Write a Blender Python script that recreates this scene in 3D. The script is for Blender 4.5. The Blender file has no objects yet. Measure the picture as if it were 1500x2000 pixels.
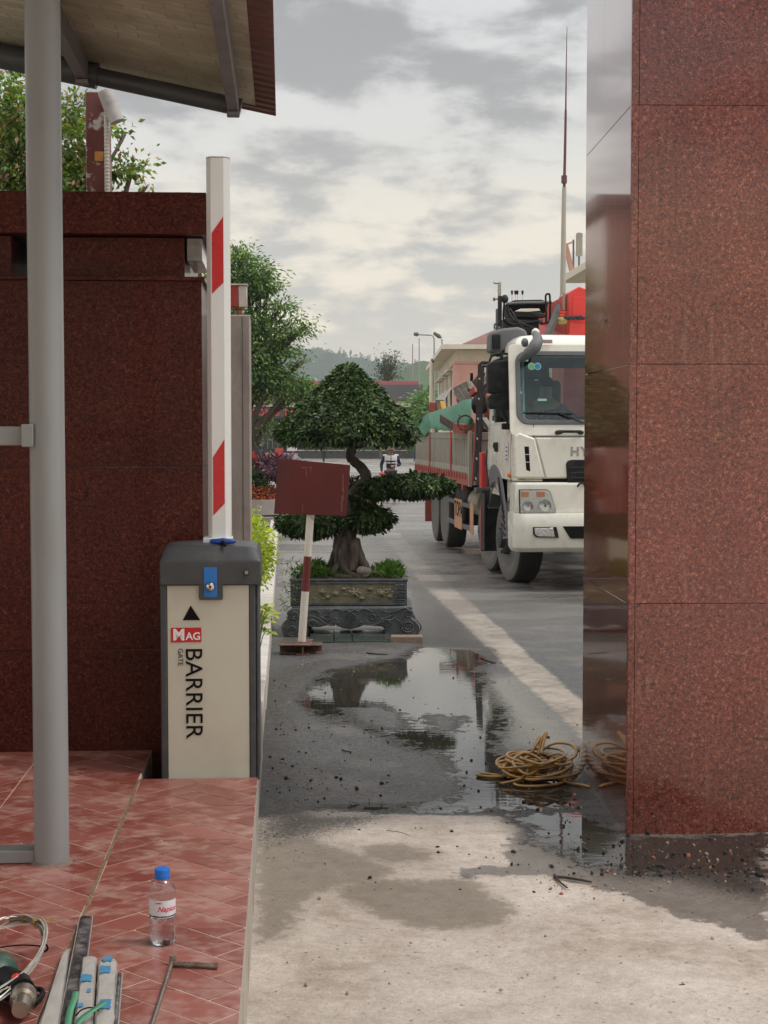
import bpy, math, random
import numpy as np
from mathutils import Vector, Matrix, noise as mnoise
R = math.radians
rnd = random.Random(7)
rng = np.random.default_rng(7)
scn = bpy.context.scene
C = scn.collection

# ------------------------------------------------------------------ camera
FPX = 3000.0                       # focal length in photo pixels (1500 x 2000)
PITCH = math.atan(155 / FPX)       # horizon at y = 845
CAMZ = 2.0
cd = bpy.data.cameras.new('camera'); cam = bpy.data.objects.new('camera', cd); C.objects.link(cam)
cam.location = (0, 0, CAMZ); cam.rotation_euler = (math.pi / 2 - PITCH, 0, 0)
cd.sensor_fit = 'VERTICAL'; cd.sensor_height = 24; cd.sensor_width = 18; cd.lens = 36.0
cd.clip_start = 0.1; cd.clip_end = 9000
scn.camera = cam

# ------------------------------------------------------------------ world
scn.view_settings.view_transform = 'Standard'; scn.view_settings.look = 'None'
scn.view_settings.exposure = 0.48; scn.view_settings.gamma = 1.0
SUN_EL, SUN_ROT = R(58), R(100)
W = bpy.data.worlds.new('World'); scn.world = W; W.use_nodes = True
nt = W.node_tree; nt.nodes.clear()
def N(tree, typ, **kw):
    n = tree.nodes.new(typ)
    for k, v in kw.items():
        if k.startswith('i_'):
            n.inputs[int(k[2:])].default_value = v
        else: setattr(n, k, v)
    return n
def world_nodes():
    L = nt.links.new
    out = N(nt, 'ShaderNodeOutputWorld'); bg = N(nt, 'ShaderNodeBackground'); bg.inputs[1].default_value = 1.0
    sky = N(nt, 'ShaderNodeTexSky'); sky.sky_type = 'NISHITA'; sky.sun_disc = False
    sky.sun_elevation = SUN_EL; sky.sun_rotation = SUN_ROT; sky.dust_density = 3.0
    skm = N(nt, 'ShaderNodeVectorMath', operation='SCALE'); L(sky.outputs[0], skm.inputs[0]); skm.inputs[3].default_value = 0.05
    tc = N(nt, 'ShaderNodeTexCoord'); sep = N(nt, 'ShaderNodeSeparateXYZ'); L(tc.outputs[0], sep.inputs[0])
    zc = N(nt, 'ShaderNodeMath', operation='MAXIMUM', i_1=0.0); L(sep.outputs[2], zc.inputs[0])
    za = N(nt, 'ShaderNodeMath', operation='ADD', i_1=0.24); L(zc.outputs[0], za.inputs[0])
    dx = N(nt, 'ShaderNodeMath', operation='DIVIDE'); L(sep.outputs[0], dx.inputs[0]); L(za.outputs[0], dx.inputs[1])
    dy = N(nt, 'ShaderNodeMath', operation='DIVIDE'); L(sep.outputs[1], dy.inputs[0]); L(za.outputs[0], dy.inputs[1])
    cb = N(nt, 'ShaderNodeCombineXYZ'); L(dx.outputs[0], cb.inputs[0]); L(dy.outputs[0], cb.inputs[1])
    n1 = N(nt, 'ShaderNodeTexNoise'); n1.inputs['Scale'].default_value = 4.2; n1.inputs['Detail'].default_value = 9
    n1.inputs['Roughness'].default_value = 0.6; n1.inputs['Distortion'].default_value = 0.15; L(cb.outputs[0], n1.inputs['Vector'])
    mp = N(nt, 'ShaderNodeMapping'); mp.inputs['Location'].default_value = (3.1, 7.7, 1.0); L(cb.outputs[0], mp.inputs[0])
    n2 = N(nt, 'ShaderNodeTexNoise'); n2.inputs['Scale'].default_value = 1.5; n2.inputs['Detail'].default_value = 4; L(mp.outputs[0], n2.inputs['Vector'])
    ad0 = N(nt, 'ShaderNodeMath', operation='MULTIPLY_ADD', i_1=1.25); L(n1.outputs[0], ad0.inputs[0]); n2s = N(nt, 'ShaderNodeMath', operation='MULTIPLY', i_1=.75); L(n2.outputs[0], n2s.inputs[0]); L(n2s.outputs[0], ad0.inputs[2]); ad = ad0
    hf = N(nt, 'ShaderNodeMapRange'); hf.inputs[1].default_value = 0.86; hf.inputs[2].default_value = 1.10; hf.interpolation_type = 'SMOOTHSTEP'; L(ad.outputs[0], hf.inputs[0])
    # brightness and hue of the cloud deck by elevation
    er = N(nt, 'ShaderNodeValToRGB'); L(zc.outputs[0], er.inputs[0])
    def setramp(r, pts):
        r = r.color_ramp
        while len(r.elements) > 1: r.elements.remove(r.elements[-1])
        r.elements[0].position = pts[0][0]; r.elements[0].color = (*pts[0][1], 1)
        for p, c in pts[1:]:
            e = r.elements.new(p); e.color = (*c, 1)
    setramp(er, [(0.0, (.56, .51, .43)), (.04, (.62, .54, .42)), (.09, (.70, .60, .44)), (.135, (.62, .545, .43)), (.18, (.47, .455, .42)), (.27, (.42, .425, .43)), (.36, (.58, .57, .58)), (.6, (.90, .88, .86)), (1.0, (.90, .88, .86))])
    dr = N(nt, 'ShaderNodeValToRGB'); L(zc.outputs[0], dr.inputs[0])
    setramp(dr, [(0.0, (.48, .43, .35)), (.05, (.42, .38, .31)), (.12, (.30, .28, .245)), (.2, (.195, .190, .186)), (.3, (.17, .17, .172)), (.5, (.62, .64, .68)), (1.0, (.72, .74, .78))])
    mx = N(nt, 'ShaderNodeMix', data_type='RGBA'); L(hf.outputs[0], mx.inputs[0]); L(dr.outputs[0], mx.inputs[6]); L(er.outputs[0], mx.inputs[7])
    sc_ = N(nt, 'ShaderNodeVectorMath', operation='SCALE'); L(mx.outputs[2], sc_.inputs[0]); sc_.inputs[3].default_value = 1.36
    sm = N(nt, 'ShaderNodeMix', data_type='RGBA', i_0=0.10); L(sc_.outputs[0], sm.inputs[6]); L(skm.outputs[0], sm.inputs[7])
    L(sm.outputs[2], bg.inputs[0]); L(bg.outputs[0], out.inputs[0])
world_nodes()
sd = bpy.data.lights.new('sun', 'SUN'); sd.energy = 1.2; sd.angle = R(14); sd.color = (1, .96, .9)
sun = bpy.data.objects.new('sun', sd); C.objects.link(sun)
# the sun stands behind the camera to the right, high behind the clouds
_d = Vector((math.sin(SUN_ROT) * math.cos(SUN_EL), math.cos(SUN_ROT) * math.cos(SUN_EL), math.sin(SUN_EL)))
sun.rotation_euler = _d.to_track_quat('Z', 'Y').to_euler()
scn.render.film_transparent = False
scn.cycles.max_bounces = 6; scn.cycles.transparent_max_bounces = 12
scn.cycles.caustics_reflective = False; scn.cycles.caustics_refractive = False

# ------------------------------------------------------------------ projection helpers
cp, sp_ = math.cos(PITCH), math.sin(PITCH)
def P(px, py, Y):
    """photo pixel -> world point on the plane y = Y"""
    a = (px - 750) / FPX; b = (1000 - py) / FPX
    dy = cp + b * sp_; dz = -sp_ + b * cp
    t = Y / dy
    return Vector((a * t, Y, CAMZ + dz * t))
_hp = [(-50, 1.45), (6.6, 1.45), (17.5, 1.75), (27, 1.79), (46, 2.05), (127, 2.40), (9000, 2.9)]
def gh(Y):
    return np.interp(Y, [p[0] for p in _hp], [p[1] for p in _hp])
def gz(Y): return CAMZ - float(gh(Y))
def G(px, py):
    """photo pixel -> point on the ground"""
    lo, hi = 1.0, 3000.0
    for _ in range(60):
        m = (lo + hi) / 2
        if P(px, py, m).z > gz(m): lo = m
        else: hi = m
    return P(px, py, lo)
TH = math.atan(.065)               # the gate axis leans 3.7 degrees to the left
def AX(u, v, z=0):
    return Vector((u * math.cos(TH) - v * math.sin(TH), u * math.sin(TH) + v * math.cos(TH), z))
PLAT = CAMZ - 1.175                # top of the tiled platform

# ------------------------------------------------------------------ mesh builder
class MB:
    def __init__(s): s.v = []; s.f = []; s.m = Matrix.Identity(4)
    def add(s, vs, fs):
        o = len(s.v)
        s.v += [tuple(s.m @ Vector(p)) for p in vs]; s.f += [tuple(i + o for i in f) for f in fs]
        return s
    def box(s, x0, x1, y0, y1, z0, z1, rot=None, at=None):
        vs = [(x0,y0,z0),(x1,y0,z0),(x1,y1,z0),(x0,y1,z0),(x0,y0,z1),(x1,y0,z1),(x1,y1,z1),(x0,y1,z1)]
        if rot is not None:
            M = Matrix.Translation(at or (0,0,0)) @ rot.to_4x4()
            vs = [M @ Vector(p) for p in vs]
        return s.add(vs, [(0,3,2,1),(4,5,6,7),(0,1,5,4),(1,2,6,5),(2,3,7,6),(3,0,4,7)])
    def prism(s, poly, a, b, axis='y'):
        """polygon of (p,q) extruded from a to b along axis"""
        n = len(poly)
        def mk(p, q, t): return {'y': (p, t, q), 'x': (t, p, q), 'z': (p, q, t)}[axis]
        vs = [mk(p, q, a) for p, q in poly] + [mk(p, q, b) for p, q in poly]
        fs = [tuple(range(n))[::-1], tuple(range(n, 2 * n))] + [(i, (i + 1) % n, n + (i + 1) % n, n + i) for i in range(n)]
        return s.add(vs, fs)
    def ring(s, outer, inner, a, b, axis='y'):
        n = len(outer)
        def mk(p, q, t): return {'y': (p, t, q), 'x': (t, p, q), 'z': (p, q, t)}[axis]
        vs = [mk(*p, a) for p in outer] + [mk(*p, a) for p in inner] + [mk(*p, b) for p in outer] + [mk(*p, b) for p in inner]
        fs = []
        for i in range(n):
            j = (i + 1) % n
            fs += [(i, j, n + j, n + i), (2*n + i, 3*n + i, 3*n + j, 2*n + j), (i, 2*n + i, 2*n + j, j), (n + i, n + j, 3*n + j, 3*n + i)]
        return s.add(vs, fs)
    def tube(s, pts, r, seg=8, closed=False, cap=True):
        pts = [Vector(p) for p in pts]; n = len(pts)
        rs = r if hasattr(r, '__len__') else [r] * n
        vs = []; fs = []; up = None
        for i, p in enumerate(pts):
            if closed: t = pts[(i + 1) % n] - pts[i - 1]
            else: t = pts[min(i + 1, n - 1)] - pts[max(i - 1, 0)]
            if t.length < 1e-9: t = Vector((0, 0, 1))
            t.normalize()
            if up is None:
                up = Vector((0, 0, 1)) if abs(t.z) < .9 else Vector((1, 0, 0))
            up = up - t * up.dot(t)
            if up.length < 1e-6: up = t.orthogonal()
            up.normalize(); sd_ = t.cross(up)
            for k in range(seg):
                a = 2 * math.pi * k / seg
                vs.append(p + (up * math.cos(a) + sd_ * math.sin(a)) * rs[i])
        for i in range(n if closed else n - 1):
            j = (i + 1) % n
            for k in range(seg):
                l = (k + 1) % seg
                fs.append((i*seg + k, i*seg + l, j*seg + l, j*seg + k))
        if cap and not closed:
            fs.append(tuple(range(seg))[::-1]); fs.append(tuple(range((n-1)*seg, n*seg)))
        return s.add(vs, fs)
    def lathe(s, prof, seg=24, c=(0,0,0), axis='z'):
        """profile of (r,h)"""
        n = len(prof); vs = []; fs = []
        for r, h in prof:
            for k in range(seg):
                a = 2 * math.pi * k / seg; x, y = r * math.cos(a), r * math.sin(a)
                q = {'z': (x, y, h), 'x': (h, x, y), 'y': (x, h, y)}[axis]
                vs.append((q[0] + c[0], q[1] + c[1], q[2] + c[2]))
        for i in range(n - 1):
            for k in range(seg):
                l = (k + 1) % seg
                fs.append((i*seg + k, i*seg + l, (i+1)*seg + l, (i+1)*seg + k))
        if prof[0][0] > 1e-5: fs.append(tuple(range(seg))[::-1])
        if prof[-1][0] > 1e-5: fs.append(tuple(range((n-1)*seg, n*seg)))
        return s.add(vs, fs)
    def ball(s, c, r, seg=12, rings=8, rot=None):
        r = r if hasattr(r, '__len__') else (r, r, r)
        vs = []; fs = []
        for i in range(rings + 1):
            t = math.pi * i / rings
            for k in range(seg):
                a = 2 * math.pi * k / seg
                q = Vector((r[0]*math.sin(t)*math.cos(a), r[1]*math.sin(t)*math.sin(a), r[2]*math.cos(t)))
                if rot is not None: q = rot @ q
                vs.append(q + Vector(c))
        for i in range(rings):
            for k in range(seg):
                l = (k + 1) % seg
                fs.append((i*seg + k, (i+1)*seg + k, (i+1)*seg + l, i*seg + l))
        return s.add(vs, fs)
    def build(s, name, mat, parent=None, bevel=0, smooth=False, loc=None, rz=0, seg=2, ang=35, weld=False, mats=None):
        me = bpy.data.meshes.new(name)
        me.from_pydata(s.v, [], s.f); me.update()
        o = bpy.data.objects.new(name, me); C.objects.link(o)
        me.materials.append(mat)
        if parent is not None: o.parent = parent
        if loc is not None: o.location = loc
        if rz: o.rotation_euler[2] = rz
        if weld:
            w = o.modifiers.new('weld', 'WELD'); w.merge_threshold = 1e-5
        if bevel:
            b = o.modifiers.new('bevel', 'BEVEL'); b.width = bevel; b.segments = seg; b.limit_method = 'ANGLE'; b.angle_limit = R(30); b.harden_normals = False
        if smooth or bevel:
            me.polygons.foreach_set('use_smooth', [True] * len(me.polygons))
            me.set_sharp_from_angle(angle=R(ang))
        return o
def tag(o, label=None, cat=None, group=None, kind=None):
    if label: o['label'] = label
    if cat: o['category'] = cat
    if group: o['group'] = group
    if kind: o['kind'] = kind
    return o
def thing(name, label, cat, loc=(0,0,0), rz=0, group=None):
    o = bpy.data.objects.new(name, None); C.objects.link(o); o.empty_display_size = .1
    o.location = loc; o.rotation_euler[2] = rz
    return tag(o, label, cat, group)
def copy_tree(o, parent=None):
    c = o.copy(); C.objects.link(c); c.parent = parent
    for ch in list(o.children): copy_tree(ch, c)
    return c
def rrect(x0, x1, z0, z1, r, n=6):
    """rounded rectangle outline, 4*(n+1) points"""
    pts = []
    for cx, cz, a0 in ((x1-r, z0+r, -90), (x1-r, z1-r, 0), (x0+r, z1-r, 90), (x0+r, z0+r, 180)):
        for k in range(n + 1):
            a = R(a0 + 90 * k / n); pts.append((cx + r*math.cos(a), cz + r*math.sin(a)))
    return pts
def rect_match(x0, x1, z0, z1, n=6):
    """rectangle outline with the same number of points as rrect"""
    return rrect(x0, x1, z0, z1, 1e-4, n)
def smooth_path(pts, n=6, closed=False):
    """Catmull-Rom"""
    P_ = [Vector(p) for p in pts]; m = len(P_); out = []
    rng_ = range(m if closed else m - 1)
    for i in rng_:
        if closed: p0, p1, p2, p3 = P_[i-1], P_[i], P_[(i+1) % m], P_[(i+2) % m]
        else: p0, p1, p2, p3 = P_[max(i-1,0)], P_[i], P_[i+1], P_[min(i+2,m-1)]
        for k in range(n):
            t = k / n
            out.append(.5 * ((2*p1) + (p2-p0)*t + (2*p0-5*p1+4*p2-p3)*t*t + (3*p1-p0-3*p2+p3)*t**3))
    if not closed: out.append(P_[-1])
    return out
def text(name, body, size, mat, parent, M, bold=0.0, extrude=.002, align='LEFT', shear=0, spacing=1.0):
    """flat lettering as a mesh; M maps its xy plane into the parent's space"""
    cu = bpy.data.curves.new(name, 'FONT'); cu.body = body; cu.size = size; cu.offset = bold; cu.extrude = extrude
    cu.align_x = align; cu.shear = shear; cu.space_character = spacing
    to = bpy.data.objects.new(name, cu); C.objects.link(to)
    bpy.context.view_layer.update()
    me = bpy.data.meshes.new_from_object(to.evaluated_get(bpy.context.evaluated_depsgraph_get()))
    bpy.data.objects.remove(to)
    me.transform(M); me.materials.clear(); me.materials.append(mat)
    o = bpy.data.objects.new(name, me); C.objects.link(o)
    if parent is not None: o.parent = parent
    return o
def frame_mat(origin, xdir, ydir):
    x = Vector(xdir).normalized(); y = Vector(ydir).normalized(); z = x.cross(y)
    M = Matrix((x, y, z)).transposed().to_4x4(); M.translation = Vector(origin)
    return M

# ------------------------------------------------------------------ materials
def newmat(name):
    m = bpy.data.materials.new(name); m.use_nodes = True
    t = m.node_tree; t.nodes.clear()
    out = N(t, 'ShaderNodeOutputMaterial'); b = N(t, 'ShaderNodeBsdfPrincipled'); t.links.new(b.outputs[0], out.inputs[0])
    return m, t, b, out
def pm(name, col, rough=.5, var=.12, scale=6, metal=0, bump=0, bscale=60, dirt=None, dscale=2.5, damt=.5, dlo=.5, dhi=.68, coat=0, spec=.5, detail=6, stretch=None, rvar=.08):
    """painted / plain surface: mottled colour, optional dirt patches, uneven gloss, fine bump"""
    m, t, b, out = newmat(name); L = t.links.new
    tc = N(t, 'ShaderNodeTexCoord'); src = tc.outputs['Object']
    if stretch:
        mp = N(t, 'ShaderNodeMapping'); mp.inputs['Scale'].default_value = stretch; L(src, mp.inputs[0]); src = mp.outputs[0]
    n = N(t, 'ShaderNodeTexNoise'); n.inputs['Scale'].default_value = scale; n.inputs['Detail'].default_value = detail; L(src, n.inputs['Vector'])
    mx = N(t, 'ShaderNodeMix', data_type='RGBA'); L(n.outputs[0], mx.inputs[0])
    mx.inputs[6].default_value = (*[c*(1-var*1.6) for c in col], 1); mx.inputs[7].default_value = (*[min(1, c*(1+var*1.6)) for c in col], 1)
    cur = mx.outputs[2]
    if dirt:
        d = N(t, 'ShaderNodeTexNoise'); d.inputs['Scale'].default_value = dscale; d.inputs['Detail'].default_value = 9; d.inputs['Roughness'].default_value = .65; L(src, d.inputs['Vector'])
        mr = N(t, 'ShaderNodeMapRange'); mr.inputs[1].default_value = dlo; mr.inputs[2].default_value = dhi; mr.inputs[4].default_value = damt; L(d.outputs[0], mr.inputs[0])
        m2 = N(t, 'ShaderNodeMix', data_type='RGBA'); L(mr.outputs[0], m2.inputs[0]); L(cur, m2.inputs[6]); m2.inputs[7].default_value = (*dirt, 1); cur = m2.outputs[2]
    L(cur, b.inputs['Base Color'])
    rr = N(t, 'ShaderNodeMapRange'); L(n.outputs[0], rr.inputs[0]); rr.inputs[1].default_value = .3; rr.inputs[2].default_value = .7
    rr.inputs[3].default_value = max(.02, rough - rvar); rr.inputs[4].default_value = min(1, rough + rvar); L(rr.outputs[0], b.inputs['Roughness'])
    b.inputs['Metallic'].default_value = metal; b.inputs['Specular IOR Level'].default_value = spec; b.inputs['Coat Weight'].default_value = coat
    b.inputs['Coat Roughness'].default_value = .08
    if bump:
        n3 = N(t, 'ShaderNodeTexNoise'); n3.inputs['Scale'].default_value = bscale; n3.inputs['Detail'].default_value = 4; L(src, n3.inputs['Vector'])
        bp = N(t, 'ShaderNodeBump'); bp.inputs['Strength'].default_value = bump; bp.inputs['Distance'].default_value = .01; L(n3.outputs[0], bp.inputs['Height']); L(bp.outputs[0], b.inputs['Normal'])
    return m
def ramp(t, pts, interp='LINEAR'):
    r = N(t, 'ShaderNodeValToRGB'); r.color_ramp.interpolation = interp; cr = r.color_ramp
    while len(cr.elements) > 1: cr.elements.remove(cr.elements[-1])
    cr.elements[0].position = pts[0][0]; cr.elements[0].color = (*pts[0][1], 1)
    for p, c in pts[1:]:
        e = cr.elements.new(p); e.color = (*c, 1)
    return r
def granite(name, gain=1.0, rough=.12, ior=1.6, coat=1.0, streak=.38, spec=.5, slo=.60, cr=.035, sat=.86):
    m, t, b, out = newmat(name); L = t.links.new
    tc = N(t, 'ShaderNodeTexCoord'); src = tc.outputs['Object']
    v = N(t, 'ShaderNodeTexVoronoi'); v.inputs['Scale'].default_value = 185; L(src, v.inputs['Vector'])
    wn = N(t, 'ShaderNodeTexNoise'); wn.inputs['Scale'].default_value = 60; wn.inputs['Detail'].default_value = 5; L(src, wn.inputs['Vector'])
    g = gain
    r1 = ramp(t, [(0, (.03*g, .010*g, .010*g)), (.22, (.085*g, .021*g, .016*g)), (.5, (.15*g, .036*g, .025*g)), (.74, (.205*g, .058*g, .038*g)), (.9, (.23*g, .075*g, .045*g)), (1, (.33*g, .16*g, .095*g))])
    sp = N(t, 'ShaderNodeSeparateColor'); L(v.outputs['Color'], sp.inputs[0])
    a1 = N(t, 'ShaderNodeMath', operation='MULTIPLY', i_1=.65); L(sp.outputs[0], a1.inputs[0])
    a2 = N(t, 'ShaderNodeMath', operation='MULTIPLY_ADD', i_1=1.5, i_2=-.55); L(wn.outputs[0], a2.inputs[0])
    a3 = N(t, 'ShaderNodeMath', operation='ADD'); L(a1.outputs[0], a3.inputs[0]); L(a2.outputs[0], a3.inputs[1]); L(a3.outputs[0], r1.inputs[0])
    # pale feldspar flecks
    v2 = N(t, 'ShaderNodeTexVoronoi'); v2.inputs['Scale'].default_value = 250; L(src, v2.inputs['Vector'])
    s2 = N(t, 'ShaderNodeSeparateColor'); L(v2.outputs['Color'], s2.inputs[0])
    th = N(t, 'ShaderNodeMapRange'); th.inputs[1].default_value = .965; th.inputs[2].default_value = .99; L(s2.outputs[1], th.inputs[0])
    mx = N(t, 'ShaderNodeMix', data_type='RGBA'); L(th.outputs[0], mx.inputs[0]); L(r1.outputs[0], mx.inputs[6]); mx.inputs[7].default_value = (.32*g, .15*g, .09*g, 1)
    # large tonal clouds
    n3 = N(t, 'ShaderNodeTexNoise'); n3.inputs['Scale'].default_value = 2.2; n3.inputs['Detail'].default_value = 3; L(src, n3.inputs['Vector'])
    mr = N(t, 'ShaderNodeMapRange'); mr.inputs[1].default_value = .3; mr.inputs[2].default_value = .7; mr.inputs[3].default_value = .78; mr.inputs[4].default_value = 1.2; L(n3.outputs[0], mr.inputs[0])
    gi = N(t, 'ShaderNodeNewGeometry'); ri = N(t, 'ShaderNodeMapRange'); ri.inputs[3].default_value = .84; ri.inputs[4].default_value = 1.14; L(gi.outputs['Random Per Island'], ri.inputs[0])
    mm_ = N(t, 'ShaderNodeMath', operation='MULTIPLY'); L(mr.outputs[0], mm_.inputs[0]); L(ri.outputs[0], mm_.inputs[1])
    sc = N(t, 'ShaderNodeVectorMath', operation='SCALE'); L(mx.outputs[2], sc.inputs[0]); L(mm_.outputs[0], sc.inputs[3])
    # dried streaks of mud and lime; on side slabs they double as brown reflection
    mp = N(t, 'ShaderNodeMapping'); mp.inputs['Scale'].default_value = (14, 14, 1.2); L(src, mp.inputs[0])
    n4 = N(t, 'ShaderNodeTexNoise'); n4.inputs['Scale'].default_value = 2; n4.inputs['Detail'].default_value = 8; L(mp.outputs[0], n4.inputs['Vector'])
    st = N(t, 'ShaderNodeMapRange'); st.inputs[1].default_value = slo; st.inputs[2].default_value = slo+.22; st.inputs[4].default_value = streak; L(n4.outputs[0], st.inputs[0])
    m2 = N(t, 'ShaderNodeMix', data_type='RGBA'); L(st.outputs[0], m2.inputs[0]); L(sc.outputs[0], m2.inputs[6]); m2.inputs[7].default_value = (.30, .24, .19, 1)
    tn = N(t, 'ShaderNodeVectorMath', operation='MULTIPLY'); L(m2.outputs[2], tn.inputs[0]); tn.inputs[1].default_value = (1.0, sat, sat*.96); L(tn.outputs[0], b.inputs['Base Color'])
    rr = N(t, 'ShaderNodeMapRange'); rr.inputs[3].default_value = rough; rr.inputs[4].default_value = rough + .5; L(st.outputs[0], rr.inputs[0]); L(rr.outputs[0], b.inputs['Roughness'])
    b.inputs['Specular IOR Level'].default_value = spec
    b.inputs['Coat Weight'].default_value = coat; b.inputs['Coat IOR'].default_value = ior; b.inputs['Coat Roughness'].default_value = cr
    bp = N(t, 'ShaderNodeBump'); bp.inputs['Strength'].default_value = .05; bp.inputs['Distance'].default_value = .002; L(n3.outputs[0], bp.inputs['Height']); L(bp.outputs[0], b.inputs['Coat Normal'])
    return m
def leafmat(name, c1, c2, c3=None, rough=.42, trans=.25, c3at=.93, spec=.5):
    m, t, b, out = newmat(name); L = t.links.new
    ge = N(t, 'ShaderNodeNewGeometry')
    pts = [(0, c1), (.85 if c3 else 1, c2)]
    if c3: pts += [(c3at, c3)]
    r = ramp(t, pts); L(ge.outputs['Random Per Island'], r.inputs[0])
    tc = N(t, 'ShaderNodeTexCoord'); n = N(t, 'ShaderNodeTexNoise'); n.inputs['Scale'].default_value = 2.4; n.inputs['Detail'].default_value = 2; L(tc.outputs['Object'], n.inputs['Vector'])
    mr = N(t, 'ShaderNodeMapRange'); mr.inputs[1].default_value = .3; mr.inputs[2].default_value = .7; mr.inputs[3].default_value = .55; mr.inputs[4].default_value = 1.45; L(n.outputs[0], mr.inputs[0])
    sc = N(t, 'ShaderNodeVectorMath', operation='SCALE'); L(r.outputs[0], sc.inputs[0]); L(mr.outputs[0], sc.inputs[3])
    L(sc.outputs[0], b.inputs['Base Color']); b.inputs['Roughness'].default_value = rough; b.inputs['Specular IOR Level'].default_value = spec
    if trans:
        tr = N(t, 'ShaderNodeBsdfTranslucent'); s2 = N(t, 'ShaderNodeVectorMath', operation='MULTIPLY'); L(sc.outputs[0], s2.inputs[0]); s2.inputs[1].default_value = (1.5, 1.7, .7); L(s2.outputs[0], tr.inputs[0])
        ms = N(t, 'ShaderNodeMixShader', i_0=trans); L(b.outputs[0], ms.inputs[1]); L(tr.outputs[0], ms.inputs[2]); L(ms.outputs[0], out.inputs[0])
    return m
def glass(name, col=(.9,.95,.95), rough=.01, ior=1.45, thin=True):
    m, t, b, out = newmat(name); L = t.links.new
    if thin:   # window pane: tinted see-through plus a mirror film
        tr = N(t, 'ShaderNodeBsdfTransparent'); tr.inputs[0].default_value = (*col, 1)
        gl = N(t, 'ShaderNodeBsdfGlossy'); gl.inputs['Roughness'].default_value = rough
        lw = N(t, 'ShaderNodeLayerWeight'); f0 = ((ior-1)/(ior+1))**2
        pw = N(t, 'ShaderNodeMath', operation='POWER', i_1=5.0); L(lw.outputs['Facing'], pw.inputs[0])
        fr = N(t, 'ShaderNodeMath', operation='MULTIPLY_ADD', i_1=1-f0, i_2=f0); L(pw.outputs[0], fr.inputs[0])
        ms = N(t, 'ShaderNodeMixShader'); L(fr.outputs[0], ms.inputs[0]); L(tr.outputs[0], ms.inputs[1]); L(gl.outputs[0], ms.inputs[2]); L(ms.outputs[0], out.inputs[0])
    else:
        b.inputs['Base Color'].default_value = (*col, 1); b.inputs['Transmission Weight'].default_value = 1; b.inputs['Roughness'].default_value = rough; b.inputs['IOR'].default_value = ior
    return m

# ------------------------------------------------------------------ leaf clouds
def unit(a): return a / (np.linalg.norm(a, axis=1, keepdims=True) + 1e-9)
def leaves(name, mat, pos, tip, nrm, L, Wd, parent=None, loc=None, fold=.18, droop=.12):
    pos = np.asarray(pos, float); n = len(pos)
    tip = unit(np.asarray(tip, float)); nrm = np.asarray(nrm, float)
    side = unit(np.cross(tip, nrm)); nn = np.cross(side, tip)
    L = np.broadcast_to(np.asarray(L, float), (n,))[:, None]; Wd = np.broadcast_to(np.asarray(Wd, float), (n,))[:, None]
    v = np.empty((n, 4, 3))
    v[:, 0] = pos
    v[:, 1] = pos + tip*L*.45 + side*Wd*.5 + nn*Wd*fold
    v[:, 2] = pos + tip*L - nn*L*droop
    v[:, 3] = pos + tip*L*.45 - side*Wd*.5 + nn*Wd*fold
    idx = (np.arange(n)*4)[:, None]
    f = np.concatenate([idx + np.array([0, 1, 2]), idx + np.array([0, 2, 3])], 0)
    me = bpy.data.meshes.new(name)
    me.vertices.add(n*4); me.vertices.foreach_set('co', v.reshape(-1))
    me.loops.add(len(f)*3); me.loops.foreach_set('vertex_index', f.reshape(-1).astype(np.int32))
    me.polygons.add(len(f)); me.polygons.foreach_set('loop_start', (np.arange(len(f))*3).astype(np.int32))
    me.polygons.foreach_set('loop_total', np.full(len(f), 3, np.int32))
    me.update(calc_edges=True); me.validate()
    o = bpy.data.objects.new(name, me); C.objects.link(o); me.materials.append(mat)
    if parent is not None: o.parent = parent
    if loc is not None: o.location = loc
    return o
def lobes_leaves(lobes, n, size, clump=14, clump_r=.12, shell=.45, flat=.7, seed=1, up=.4, aspect=.45):
    """leaf positions in small clumps spread over ellipsoid lobes: (cx,cy,cz,rx,ry,rz)"""
    g = np.random.default_rng(seed)
    lob = np.array(lobes, float); wt = lob[:, 3]*lob[:, 4] + lob[:, 3]*lob[:, 5]; wt /= wt.sum()
    nc = max(1, n // clump); li = g.choice(len(lob), nc, p=wt)
    d = unit(g.normal(size=(nc, 3))); rr = 1 - shell * g.random(nc)**1.6
    c = lob[li, :3] + d * lob[li, 3:6] * rr[:, None]
    cr = clump_r * (.6 + .8*g.random(nc))
    k = np.repeat(np.arange(nc), clump)
    off = g.normal(size=(len(k), 3)) * cr[k][:, None] * np.array([1, 1, flat])*.6
    pos = c[k] + off
    tip = unit(off + d[k]*cr[k][:, None]*.8 + g.normal(size=off.shape)*cr[k][:, None]*.4)
    tip[:, 2] -= .25
    nrm = unit(d[k]*.6 + g.normal(size=off.shape)*.5 + np.array([0, 0, up+.3]))
    L = size * (.7 + .6*g.random(len(k)))
    return pos, tip, nrm, L, L*aspect
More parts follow.
